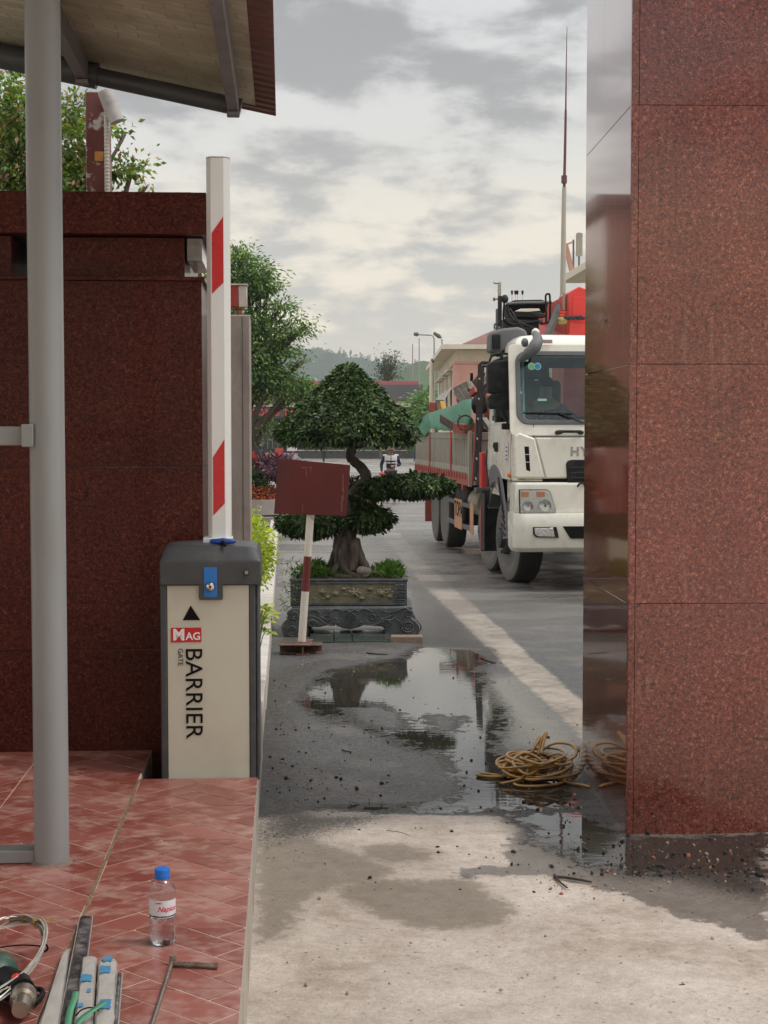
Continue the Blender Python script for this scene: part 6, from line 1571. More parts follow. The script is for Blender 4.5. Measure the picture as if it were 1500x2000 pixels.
# tarp: draped sheet over the side board, outline follows the photo
M_tarp = pm('green_tarp', (.018, .15, .075), .55, .14, 5, dirt=(.02, .10, .055), dscale=3.5, damt=.6, bump=.5, bscale=9)
mb = MB()
top = [(815,826),(822,818),(835,808),(850,803),(862,800),(880,795),(895,787),(908,781),(921,779)]
bot = [(822,852),(832,851),(843,836),(849,838),(862,841),(880,842),(893,842),(905,838),(921,833)]
ydep = [8.2,7.9,7.4,6.9,6.4,5.4,4.6,3.7,2.7]
nU, nV = 44, 16
for i in range(nU):
    t = i/(nU-1)*(len(top)-1)
    f_ = lambda arr: (np.interp(t, range(len(arr)), [a[0] for a in arr]), np.interp(t, range(len(arr)), [a[1] for a in arr]))
    for j in range(nV):
        s = j/(nV-1); a, b = f_(top), f_(bot)
        px = a[0]+(b[0]-a[0])*s; py = a[1]+(b[1]-a[1])*s**1.15
        q = tlx(px, py, XL-.03 + (1-s)**1.3*.26)
        w = .02*mnoise.noise(Vector((t*2.4, s*3, 2))) + .012*mnoise.noise(Vector((t*7, s*8, 5)))
        mb.v.append((q.x+w, q.y+w*3, q.z+w))
for i in range(nU-1):
    for j in range(nV-1): a = i*nV+j; mb.f.append((a, a+nV, a+nV+1, a+1))
o = mb.build('tarp', M_tarp, loc=tuple(TO), rz=TT, smooth=True, ang=180); so_ = o.modifiers.new('s', 'SOLIDIFY'); so_.thickness = .006
ss = o.modifiers.new('sub', 'SUBSURF'); ss.levels = 1; ss.render_levels = 1
tag(o, 'crumpled green tarp spread over the scrap and hanging off the truck bed corner', 'tarp')
# ================================================================== background
def blk(name, mat, parent, x0, x1, y0, y1, z0, z1, bevel=0):
    mb = MB(); mb.box(x0, x1, y0, y1, z0, z1); return mb.build(name, mat, parent, bevel=bevel)
# long low company building across the yard
M_fascia = pm('fascia_grey', (.095, .095, .10), .5, .06, .3)
M_creamw = pm('cream_wall', (.62, .57, .43), .8, .06, .3, dirt=(.40, .36, .28), dscale=.5, damt=.5)
M_redtrim = pm('red_roof_trim', (.42, .10, .11), .5, .12, 1.2)
M_darkw = pm('dark_wall', (.022, .021, .021), .6, .3, .4)
M_window = pm('dark_window', (.02, .026, .032), .06, .3, .5)
M_signred = pm('sign_red', (.62, .05, .05), .4, .05, 3)
M_step = pm('tan_step', (.62, .48, .28), .7, .08, 1)
FY = 145.0; gF = gz(FY)
def fx(px): return P(px, 0, FY).x
def fz(py): return P(0, py, FY).z - gF
bld = thing('company_building', 'long low dark office building with red trim and red lettering across the yard', 'building', (fx(600), FY, gF), 0)
x0 = fx(600); X_ = lambda px: fx(px)-x0
blk('wall', M_darkw, bld, X_(250), X_(825), 1.0, 14, -.5, fz(783))
blk('fascia', M_fascia, bld, X_(240), X_(826), -1.2, 15, fz(783), fz(752))
blk('roof', M_redtrim, bld, X_(240), X_(818), -.9, 14.6, fz(752), fz(745))
blk('cream_band', M_creamw, bld, X_(240), X_(824), -.9, .99, fz(795), fz(783)-.02)
blk('sign_board', pm('sign_brown', (.06, .045, .04), .5), bld, X_(400), X_(640), -1.1, -.92, fz(817), fz(797))
text('lettering', 'CÔNG TY TNHH', .86, M_signred, bld, frame_mat((X_(487), -1.14, fz(812)), (1, 0, 0), (0, 0, 1)), bold=.02, extrude=.03, spacing=1.1)
text('lettering', 'HÀNG VIỆT NHẬT', .62, M_signred, bld, frame_mat((X_(498), -1.24, fz(779)), (1, 0, 0), (0, 0, 1)), bold=.012, extrude=.03)
for (a, b, c, d) in ((500, 560, 826, 833), (508, 548, 848, 877), (575, 640, 826, 868), (700, 800, 800, 866)):
    w = blk('window', M_window, bld, X_(a), X_(b), .93, .99, fz(d), fz(c))
    mb = MB(); n_ = 4
    for i in range(n_+1): xx = X_(a)+(X_(b)-X_(a))*i/n_; mb.box(xx-.05, xx+.05, .86, .929, fz(d), fz(c))
    mb.box(X_(a)-.05, X_(b)+.05, .86, .929, fz(c)+.002, fz(c)+.1); mb.build('frame', pm('alu_frame', (.30, .30, .30), .4) if a == 500 else bpy.data.materials['alu_frame'], w)
blk('awning', M_fascia, bld, X_(470), X_(600), -1.6, .92, fz(846), fz(838)); blk('awning_edge', M_creamw, bld, X_(470), X_(600), -1.66, -1.605, fz(848), fz(846.5))
blk('light_band', pm('alu_band', (.28, .27, .26), .5), bld, X_(470), X_(610), .88, .99, fz(837), fz(834))
for px in (808, 816): blk('column', M_creamw if px > 810 else M_redtrim, bld, X_(px-1.5), X_(px+1), -.5, .2, 0, fz(795)-.03)
for i in range(3): blk('step', M_step, bld, X_(509), X_(581), -2.2+.5*i, .9, .16*i, .16*i+.158)
blk('plinth', pm('granite_plinth', (.045, .045, .045), .5, .2, 2), bld, X_(582), X_(835), -2.4, .5, 0, fz(880))
blk('ledge', M_creamw, bld, X_(582), X_(835), -2.45, .5, fz(880)+.01, fz(879)+.03)
M_hedgeF = leafmat('far_hedge_leaf', (.02, .045, .014), (.05, .10, .03), trans=.1, rough=.7)
g = np.random.default_rng(21); n = 1600
pos = np.stack([g.uniform(fx(592), fx(835), n), FY-1.6+g.normal(size=n)*.5, gF+fz(880)+g.random(n)**1.5*.75], 1)
o = leaves('hedge', M_hedgeF, pos, g.normal(size=(n, 3)), g.normal(size=(n, 3)), .45, .25); tag(o, 'low clipped dark hedge along the front ledge of the company building', 'hedge')
# green roof of a shed behind it
sh_ = thing('shed', 'pale green shed roof peeping over the company building left part', 'building', (fx(600), FY+30, gF), 0)
q0, q1 = P(520, 742, FY+30), P(615, 736, FY+30)
blk('roof', pm('pale_green_roof', (.22, .42, .34), .5), sh_, q0.x-fx(600), q1.x-fx(600), 0, 6, q0.z-gF, q1.z-gF); blk('wall', M_darkw, sh_, q0.x-fx(600)+.5, q1.x-fx(600)-.5, .5, 5.5, 0, q0.z-gF-.01)

# villa on the right, half hidden by the truck
M_villa = pm('villa_cream', (.72, .66, .53), .8, .05, .4, dirt=(.40, .35, .28), dscale=.7, damt=.5)
M_pink = pm('villa_pink', (.66, .36, .29), .8, .06, .6, dirt=(.42, .2, .16), dscale=1, damt=.5)
M_tiler = pm('roof_tile_brown', (.17, .075, .055), .8, .35, 9, dirt=(.28, .17, .13), dscale=4, damt=.6)
VY = 62.0; gV = gz(VY); vx = lambda px, y=0: P(px, 0, VY+y).x; vz = lambda py, y=0: P(0, py, VY+y).z - gV
vil = thing('villa', 'cream and pink two storey villa with hipped tile roof behind the truck', 'building', (P(893, 0, VY).x, VY, gV), 0)
# local frame: corner at origin; right face along +x, left face runs away to the left rear
ang = math.atan2(-1, 0)
ldir = Vector(((P(855, 0, VY+22).x - P(893, 0, VY).x), 22, 0)).normalized(); L_f = 20.5
def vbox(nm, mat, a0, a1, b0, b1, z0, z1, par=vil, bevel=0):
    """a along the left face (away), b along the right face"""
    vs = []
    for z in (z0, z1):
        for a, b in ((a0, b0), (a0, b1), (a1, b1), (a1, b0)): vs.append((ldir.x*a + b, ldir.y*a, z))
    mb = MB(); mb.add(vs, [(0, 3, 2, 1), (4, 5, 6, 7), (0, 1, 5, 4), (1, 2, 6, 5), (2, 3, 7, 6), (3, 0, 4, 7)]); return mb.build(nm, mat, par, bevel=bevel)
zE0, zE1, zP0, zP1 = vz(683), vz(674), vz(706), vz(703)
vbox('wall', M_villa, 0, L_f, 0, 13, -.3, zE0-.01)
vbox('eave', M_villa, -.6, L_f+.8, -.62, 14, zE0, zE1)
vbox('pink_band', M_pink, -.08, L_f, -.08, 13, vz(711), zP0)
vbox('corner_pier', M_pink, -.1, .05, -.10, 1.0, -.3, vz(712)); vbox('corner_pier', M_pink, -.09, 1.1, -.095, -.01, -.3, vz(712))
vbox('sill_band', M_villa, -.14, .0, 1.0, 13, vz(728), vz(714)); 
mb = MB(); rx, ry = 0, 0
r0 = [Vector((ldir.x*a+b, ldir.y*a, zE1+.01)) for a, b in ((-.6, .2), (-.6, 13.5), (L_f, 13.5), (L_f, .2))]
top_ = P(960, 628, VY+10) - Vector(vil.location)
mb.add(r0 + [(top_.x+1.0, 10, top_.z), (top_.x+3.0, 12, top_.z)], [(0, 1, 4), (1, 2, 5, 4), (2, 3, 5), (3, 0, 4, 5)]); mb.build('hip_roof', M_tiler, vil)
M_awn = pm('awning_sheet', (.50, .48, .43), .5, .1, 3)
for i in range(4):      # windows with propped shutters on the left face
    a0 = 1.8 + i*4.4; w = vbox('window', M_window, a0, a0+2.9, -.05, -.012, vz(800), vz(722))
    vbox('frame', M_villa, a0+1.35, a0+1.5, -.09, -.052, vz(800), vz(722), par=w); vbox('frame', M_villa, a0-.1, a0, -.09, -.0, vz(800), vz(722), par=w)
    vbox('hood', M_villa, a0-.2, a0+3.1, -.28, -.012, vz(720), vz(717), par=w)
    zt_, zb_ = vz(752), vz(778)
    vs = [(ldir.x*a+b, ldir.y*a, z) for a, b, z in ((a0, -.06, zt_), (a0+2.9, -.06, zt_), (a0+2.9, -.42, zb_), (a0, -.42, zb_))]
    mb = MB(); mb.add(vs + [(x, y, z-.06) for x, y, z in vs], [(0, 1, 2, 3), (4, 7, 6, 5), (0, 3, 7, 4), (3, 2, 6, 7), (2, 1, 5, 6), (1, 0, 4, 5)]); mb.build('shutter', M_awn, w)
for (p0, p1, q0_, q1_) in ((906, 926, 729, 772), (944, 956, 729, 772), (975, 1000, 729, 772)):
    xa, xb = P(p0, 0, VY).x-vil.location.x, P(p1, 0, VY).x-vil.location.x
    w = blk('window', M_window, vil, xa, xb, -.06, -.01, vz(q1_), vz(q0_)); blk('frame', M_villa, w, xa, xb, -.09, -.062, vz(743), vz(740)); blk('frame', M_villa, w, xb-.12, xb, -.1, -.01, vz(q1_), vz(q0_))
    blk('lower_pane', pm('pale_pane', (.30, .36, .33), .2) if p0 == 906 else bpy.data.materials['pale_pane'], w, xa+.05, xb-.13, -.075, -.061, vz(q1_), vz(744))
# taller house to the right with antennas
M_house = pm('house_cream', (.68, .62, .48), .8, .06, .4)
hs = thing('house', 'tall cream house whose eave corner shows between the crane and the pillar', 'building', (P(1120, 0, 50).x, 50, gz(50)), 0)
ox = hs.location.x; hz_ = lambda py, y=50: P(0, py, y).z - gz(50)
mb = MB()
e0, e1, e2 = P(1096, 553, 50), P(1150, 521, 47), P(1230, 521, 47)
vs = [e0-hs.location, e1-hs.location, e2-hs.location, P(1230, 553, 62)-hs.location]; vs = [Vector(v) for v in vs]
mb.add(vs + [v+Vector((0, 0, .22)) for v in vs], [(0, 1, 2, 3), (4, 7, 6, 5), (0, 4, 5, 1), (1, 5, 6, 2), (2, 6, 7, 3), (3, 7, 4, 0)]); mb.build('eave', M_house, hs)
q = P(1122, 560, 52); blk('wall', M_house, hs, q.x-ox, q.x-ox+8, 1.5, 9, 0, hz_(556, 50))
for i, (px, y0, y1, lab) in enumerate(((1131, 454, 535, 'grey panel antenna upright on the right side mast on the cream house'), (1120, 468, 540, 'rusty tilted antenna panel on a thin mast, left one on the cream house'))):
    a, b = P(px, y1, 49.5), P(px, y0, 49.5); an = thing('antenna', lab, 'antenna', tuple(a), 0)
    mb = MB(); mb.tube([(0, 0, 0), b-a], .03, 6); mb.build('mast', M_plast, an)
    h = (b-a).z; mb = MB()
    if i == 0: mb.box(-.10, .10, -.06, .06, h-.75*1, h-.02)
    else: mb.box(-.08, .08, -.05, .05, -.45, .45, rot=Matrix.Rotation(R(-14), 3, 'Y'), at=(-.16, 0, h*.52)); mb.tube([(-.25, 0, h*.86), (0, 0, h*.95)], .03, 6)
    mb.build('panel', M_bed if i == 0 else pm('rusty_panel', (.45, .25, .18), .6), an, bevel=.01)
# lightning mast
a, b, c, d = P(1098.5, 850, 40), P(1102, 366, 40), P(1104, 300, 40), P(1107.5, 52, 40)
lm = thing('lightning_mast', 'very tall thin mast tapering to a needle right of the crane', 'mast', (a.x, 40, gz(40)), 0)
o_ = Vector(lm.location)
mb = MB(); mb.tube([a-o_+Vector((0, 0, gz(40)-a.z)), P(1099.5, 560, 40)-o_, P(1101, 430, 40)-o_, b-o_], [.10, .075, .06, .055], 12); mb.build('pole', pm('mast_cream', (.42, .39, .31), .5, .1, 2), lm, smooth=True)
mb = MB(); mb.tube([b-o_, P(1103.5, 300, 40)-o_, P(1105, 215, 40)-o_], [.038, .036, .03], 8); mb.tube([P(1105, 215, 40)-o_, P(1106, 130, 40)-o_, d-o_], [.022, .014, .007], 6); mb.tube([P(1101.8, 358, 40)-o_, P(1102, 343, 40)-o_], .075, 8); mb.build('needle', pm('mast_rust', (.12, .05, .05), .5, .2, 3), lm, smooth=True)
# street lamps and flagpoles
M_pole = pm('lamp_pole', (.30, .28, .25), .5, .1, 2)
M_lampd = pm('lamp_head_dark', (.10, .10, .11), .5)
def lamp(pxb, Y, path, head, label, r=.07):
    o_ = Vector((P(pxb, 0, Y).x, Y, gz(Y))); l = thing('street_lamp', label, 'street lamp', tuple(o_), 0, 'street lamps at the far side of the yard'); pmat_ = M_villa if r > .1 else M_pole
    pts = [Vector((0, 0, 0))] + [P(x, y, Y)-o_ for x, y in path]
    mb = MB(); mb.tube(pts, [r] + [r*.6]*(len(pts)-1), 8); mb.build('pole', pmat_, l, smooth=True)
    h0, h1 = [P(x, y, Y)-o_ for x, y in head]; mb = MB(); mb.tube([h0, h0.lerp(h1, .3), h1], [.05, .13, .09], 8); mb.build('lamp_head', M_lampd, l, smooth=True)
lamp(848, 90, [(848, 690), (848, 662), (846, 656.5), (841, 654.5), (818, 653.5)], [(818, 653.5), (808, 652)], 'curved arm street lamp reaching left above the villa eave')
lamp(864, 92, [(864, 690), (863, 662)], [(862, 660), (847, 650)], 'slanted head street lamp just right of the curved arm lamp')
lamp(843, 70, [(843, 760), (843, 708), (844, 706)], [(842, 706), (847, 704)], 'thick pale pole with a small head left of the villa', .16)
for (px, y0, y1, lab) in ((806.5, 672, 720, 'shorter left flagpole behind the company building'), (819.5, 660, 745, 'taller right flagpole beside the company building')):
    Y = 160; a = P(px, 0, Y); mb = MB(); mb.tube([(0, 0, 0), (0, 0, P(px, y0, Y).z-gz(Y))], [.09, .05], 6); o = mb.build('flagpole', M_pole, loc=(a.x, Y, gz(Y))); tag(o, lab, 'flagpole', 'flagpoles by the company building')

# ------------------------------------------------------------------ trees
M_treebark = pm('tree_bark', (.10, .078, .06), .9, .35, 5, bump=.6, bscale=14)
def tree(label, base, lobes, n, size, mat, seed, clump_r, trunk_r, name='tree', flat=.6, shell=.6, clump=14, fork=.45, aspect=.45, group=None):
    t = thing(name, label, 'tree', tuple(base), 0, group); b = Vector(base)
    lob = [(x-b.x, y-b.y, z-b.z, rx, ry, rz) for x, y, z, rx, ry, rz in lobes]
    mb = MB(); g = random.Random(seed)
    cx = sum(l[0] for l in lob)/len(lob); zt = max(l[2] for l in lob); zf = min(l[2] for l in lob)*fork + .2
    f = Vector((cx*.15, 0, zf)); mb.tube(smooth_path([(0, 0, -.1), (cx*.05, .02, zf*.5), f], 4), list(np.linspace(trunk_r*1.25, trunk_r*.85, 9)), 10)
    for l in lob:
        e = Vector(l[:3]); m_ = f.lerp(e, .5) + Vector((g.uniform(-.1, .1), g.uniform(-.1, .1), .12))*(e-f).length
        mb.tube(smooth_path([f, m_, e], 5), list(np.linspace(trunk_r*.5, trunk_r*.12, 11)), 7)
        for _ in range(5):
            d = Vector((g.uniform(-1, 1)*l[3], g.uniform(-1, 1)*l[4], g.uniform(-.7, .9)*l[5]))*.8; s = m_.lerp(e, g.uniform(.3, 1)); mb.tube([s, s.lerp(e+d, .5)+Vector((0, 0, .05*d.length)), e+d], [trunk_r*.16, trunk_r*.1, trunk_r*.04], 5)
    mb.build('trunk', M_treebark, t, smooth=True, ang=180)
    pos, tip, nrm, L_, W_ = lobes_leaves(lob, n, size, clump=clump, clump_r=clump_r, shell=shell, flat=flat, seed=seed)
    leaves('crown', mat, pos, tip, nrm, L_, W_*aspect/.45, parent=t); return t
def LB(px, py, Y, rx, ry, rd): 
    q = P(px, py, Y); s = Y/3000; return (q.x, q.y, q.z, rx*s, rd*s, ry*s)
M_leafA = leafmat('young_leaf', (.07, .12, .025), (.19, .30, .06), (.42, .24, .15), rough=.5, trans=.4, c3at=.90)
M_leafB = leafmat('feathery_leaf', (.06, .12, .04), (.16, .27, .08), (.30, .42, .12), rough=.55, trans=.3, c3at=.93)
Y = 13.0
lobs = [LB(40,230,Y,70,50,60), LB(120,290,Y,60,50,60), LB(30,320,Y,60,50,55), LB(150,220,Y+.5,45,35,40), LB(90,360,Y,80,45,60), LB(-60,280,Y+.3,90,80,80), LB(225,335,Y,42,12,20), LB(262,322,Y,20,6,10), LB(285,365,Y,12,9,9), LB(195,250,Y,30,16,25), LB(15,170,Y,40,22,30), LB(10,500,Y,50,50,50), LB(245,262,Y,14,4,8), LB(150,345,Y,50,30,45), LB(5,420,Y,80,60,50)]
tree('light green tree with reddish young leaves behind the dark pillar', (P(60, 0, Y).x, Y, gz(Y)), lobs, 12500, .058, M_leafA, 31, .11, .09, shell=.75, aspect=.5)
Y = 38.0
lobs = [LB(495,560,Y,30,18,30), LB(545,600,Y,28,11,26), LB(572,648,Y,30,9,24), LB(545,685,Y,26,12,30), LB(500,640,Y,48,34,45), LB(525,560,Y,18,10,16), LB(570,625,Y,14,7,12), LB(470,540,Y,50,45,50), LB(520,735,Y,55,30,45), LB(575,758,Y,38,14,30), LB(600,765,Y,24,10,18), LB(508,828,Y,16,8,14), LB(560,782,Y,26,7,20), LB(480,700,Y,60,60,60), LB(420,600,Y,70,70,70), LB(400,720,Y,70,60,70), LB(498,770,Y,34,20,30), LB(520,838,Y,10,5,9), LB(590,705,Y,9,7,8), LB(598,635,Y,14,5,8), LB(470,500,Y,26,12,20), LB(460,480,Y,14,5,9), LB(505,530,Y,30,10,20), LB(430,850,Y,40,30,40), LB(500,866,Y,10,7,10)]
tree('tall feathery green tree beside the concrete post, in front of the company building', (P(440, 0, Y).x, Y, gz(Y)), lobs, 25000, .115, M_leafB, 33, .30, .22, shell=.85, aspect=.40, flat=.4)
# dead looking tree behind the building
bt = thing('bare_tree', 'bare twiggy tree standing behind the company building before the hill', 'tree', (P(760, 0, 170).x, 170, gz(170)), 0)
mb = MB(); r_ = random.Random(3); o_ = Vector(bt.location)
for i in range(60):
    a = P(757+r_.uniform(-3, 3), 745, 170)-o_; b = P(757+r_.gauss(0, 11), 745-r_.uniform(8, 50)*(1.2 if i % 4 else .8), 170+r_.uniform(-2, 2))-o_; mb.tube([a, a.lerp(b, .5)+Vector((r_.uniform(-.4, .4), 0, .3)), b], [.06, .04, .015], 4)
mb.build('branches', M_treebark, bt)
g = np.random.default_rng(9); n = 900; q = P(757, 722, 170)-o_
pos = np.stack([q.x+g.normal(size=n)*.75, g.normal(size=n)*.8, q.z+g.normal(size=n)*.9], 1); leaves('crown', M_far, pos, g.normal(size=(n, 3)), g.normal(size=(n, 3)), .3, .12, parent=bt)
# bushes filling the gap below the green hill
lobs = [LB(832,800,120,16,30,20), LB(835,835,120,18,20,20), LB(850,815,118,12,22,20), LB(822,850,120,12,14,12)]
tree('bushy green tree right of the company building behind the truck tail', (P(835, 0, 120).x, 120, gz(120)), lobs, 5000, .42, M_leafB, 41, .9, .2, shell=.7)

# ------------------------------------------------------------------ planting along the kerb and the round bed
def hedge(name, label, boxes, n, size, mat, seed, cat, clump_r=.05, aspect=.45, up=.5, flat=.8):
    """boxes: world ellipsoid lobes"""
    pos, tip, nrm, L_, W_ = lobes_leaves(boxes, n, size, clump=9, clump_r=clump_r, shell=.35, flat=flat, seed=seed, up=up)
    c = Vector(boxes[0][:3]); c.z = gz(c.y)
    o = leaves(name, mat, pos-np.array(c), tip, nrm, L_, W_*aspect/.45, loc=tuple(c)); tag(o, label, cat); return o
M_yel = leafmat('yellow_leaf', (.28, .36, .02), (.55, .58, .04), (.12, .22, .02), rough=.45, trans=.35, c3at=.88)
M_hedge = leafmat('hedge_leaf', (.02, .05, .012), (.07, .14, .03), (.22, .30, .10), rough=.42, trans=.15, c3at=.95)
M_purple = leafmat('purple_leaf', (.035, .010, .022), (.13, .035, .07), (.24, .10, .14), rough=.5, trans=.15)
M_redl = leafmat('red_leaf', (.30, .03, .015), (.48, .13, .04), (.15, .10, .03), rough=.5, trans=.25, c3at=.85)
lb = []
for (u, v, z, r, rz) in ((-.29, 11.7, .54, .10, .14), (-.25, 12.2, .62, .13, .20), (-.25, 12.9, .66, .14, .25), (-.30, 13.6, .6, .2, .36), (-.5, 14.2, .6, .3, .40), (-.8, 12.5, .5, .4, .45), (-1.1, 11, .4, .4, .4)):
    q = AX(u, v); lb.append((q.x, q.y, gz(q.y)+z, r, .5, rz))
hedge('yellow_shrub', 'bright yellow green shrub row along the kerb beyond the cabinet', lb, 11000, .036, M_yel, 51, 'shrub', .05, .55)
# young sprigs nearer
sp = thing('sapling', 'low sprig of large yellow green lobed leaves by the kerb, nearest plant to the cabinet', 'plant', tuple(AX(-.16, 8.7, gz(8.7)+.06)), 0)
g = random.Random(12); o_ = Vector(sp.location); mb = MB(); ps, ts, ns, Ls = [], [], [], []
for (px, py) in ((515, 1185), (522, 1188), (530, 1192), (534, 1200), (519, 1205), (526, 1215), (514, 1215), (521, 1228), (530, 1235), (512, 1200), (508, 1190), (524, 1180)):
    e = P(px, py, 8.7+g.uniform(-.1, .1))-o_; mb.tube(smooth_path([(g.uniform(-.05, .0), 0, -.02), Vector((e.x*.4, e.y*.4, e.z*.8+.04)), e], 4), [.003]*9, 5)
    for k_ in range(6): a = R(60*k_)+g.random(); ps.append(e); ts.append((math.cos(a), math.sin(a)*.6, g.uniform(-.5, .2))); ns.append((g.uniform(-.3, .3), -.5, 1)); Ls.append(g.uniform(.03, .05))
mb.build('stem', pm('green_stem', (.16, .22, .05), .6), sp); leaves('foliage', M_yel, np.array([tuple(p) for p in ps]), np.array(ts), np.array(ns), np.array(Ls), np.array(Ls)*.55, parent=sp)
# bamboo-like grass beside the planter
M_bgrass = leafmat('slim_grass', (.10, .17, .04), (.26, .34, .12), trans=.35, rough=.5)
g = np.random.default_rng(14); n = 150
bx_ = np.array([[P(px, 0, 12.0).x, 12.0+dy, gz(12)+h] for px, dy, h in zip(g.uniform(546, 582, n), g.uniform(-.2, .4, n), g.uniform(.12, .62, n))])
o = leaves('grass_tuft', M_bgrass, bx_, g.normal(size=(n, 3))*np.array([1, .6, .7]), g.normal(size=(n, 3)), .05*(.5+g.random(n)), .004, droop=.3); tag(o, 'wispy pale bamboo grass between the kerb and the stone planter', 'grass', kind='stuff')
# round raised bed further back
RBY = 32.0; rb_c = Vector((P(470, 0, RBY+3.5).x, RBY+3.5, gz(RBY)))
M_bedwall = pm('bed_wall', (.30, .27, .25), .75, .12, 2, dirt=(.20, .17, .14), dscale=2, damt=.6)
rb = thing('round_planter', 'curved grey raised planting bed behind the rusty sign, with hedges in it', 'planter', tuple(rb_c), 0)
rr_ = P(560, 0, RBY+3).x - rb_c.x
mb = MB(); mb.lathe([(rr_-.15, .0), (rr_, 0), (rr_, .34), (rr_-.15, .34), (rr_-.15, .0)], 72); mb.build('curved_wall', M_bedwall, rb, smooth=True, ang=30)
mb = MB(); mb.lathe([(rr_-.16, .28), (0, .34)], 48); mb.build('bed_soil', M_soil, rb)
def ringl(rad, z, rx, rz, nn=26, a0=-180, a1=0):
    out = []
    for i in range(nn):
        a = R(a0+(a1-a0)*i/(nn-1)); out.append((rb_c.x+rad*math.cos(a), rb_c.y+rad*math.sin(a), rb_c.z+z, rx, rx, rz))
    return out
hedge('red_shrub', 'low band of red leaved plants along the front of the round bed', ringl(rr_-.42, .40, .2, .17), 4200, .085, M_redl, 61, 'shrub', .08)
hedge('hedge', 'clipped dark green hedge in the round bed, under the purple shrubs', ringl(rr_-.9, .68, .38, .31), 9000, .085, M_hedge, 62, 'hedge', .1)
hedge('purple_shrub', 'mass of purple leaved shrubs behind the green hedge in the round bed', ringl(rr_-1.9, 1.04, .62, .22), 7500, .10, M_purple, 63, 'shrub', .12)
# clutter around the bed
def post_sign(label, px0, px1, py0, py1, Y, mat, pmat, postx, pyb):
    o_ = Vector((P(postx, 0, Y).x, Y, P(postx, pyb, Y).z)); s = thing('small_sign', label, 'sign', tuple(o_), 0)
    a, b = P(px0, py1, Y)-o_, P(px1, py0, Y)-o_; mb = MB(); mb.box(a.x, b.x, -.03, -.0, a.z, b.z); mb.build('sign_plate', mat, s, bevel=.004)
    mb = MB(); mb.tube([(0, .03, 0), (0, .03, (a.z+b.z)/2)], .035, 8); mb.build('pole', pmat, s)
M_wsign = pm('white_sign', (.68, .66, .63), .5, .06, 3)
post_sign('small blank white sign on a red pole under the left of the crown', 560.5, 580.5, 869, 881, 60, M_wsign, M_craner, 570, gz(60) and 910)
post_sign('small rust red sign standing on the paving left of the white one', 537, 553, 876, 894, 48, M_craned, M_craned, 545, 905)
rock('boulder', tuple(P(562, 901, 58)), (.55, .4, .28), pm('grey_boulder', (.16, .165, .17), .8, .25, 2, bump=.4, bscale=6), 'grey boulder pile at the foot of the small white sign', 'boulder', seed=4)
an = thing('trestle_board', 'leaning red board with thin dark trestle legs at the concrete post', 'board', tuple(P(500, 918, 36)), 0); o_ = Vector(an.location)
mb = MB(); a = [P(x, y, 36)-o_ for x, y in ((490, 882), (499, 880), (506, 895), (507, 913), (490, 916))]; mb.prism([(p.x, p.z) for p in a][::-1], 0, .03, 'y'); mb.build('board', M_craned, an)
mb = MB(); mb.tube([P(497, 868, 35.8)-o_, P(514, 900, 35.6)-o_], .02, 5); mb.tube([P(496, 874, 35.9)-o_, P(508, 904, 35.7)-o_], .015, 5); mb.build('leg', M_chassis, an)

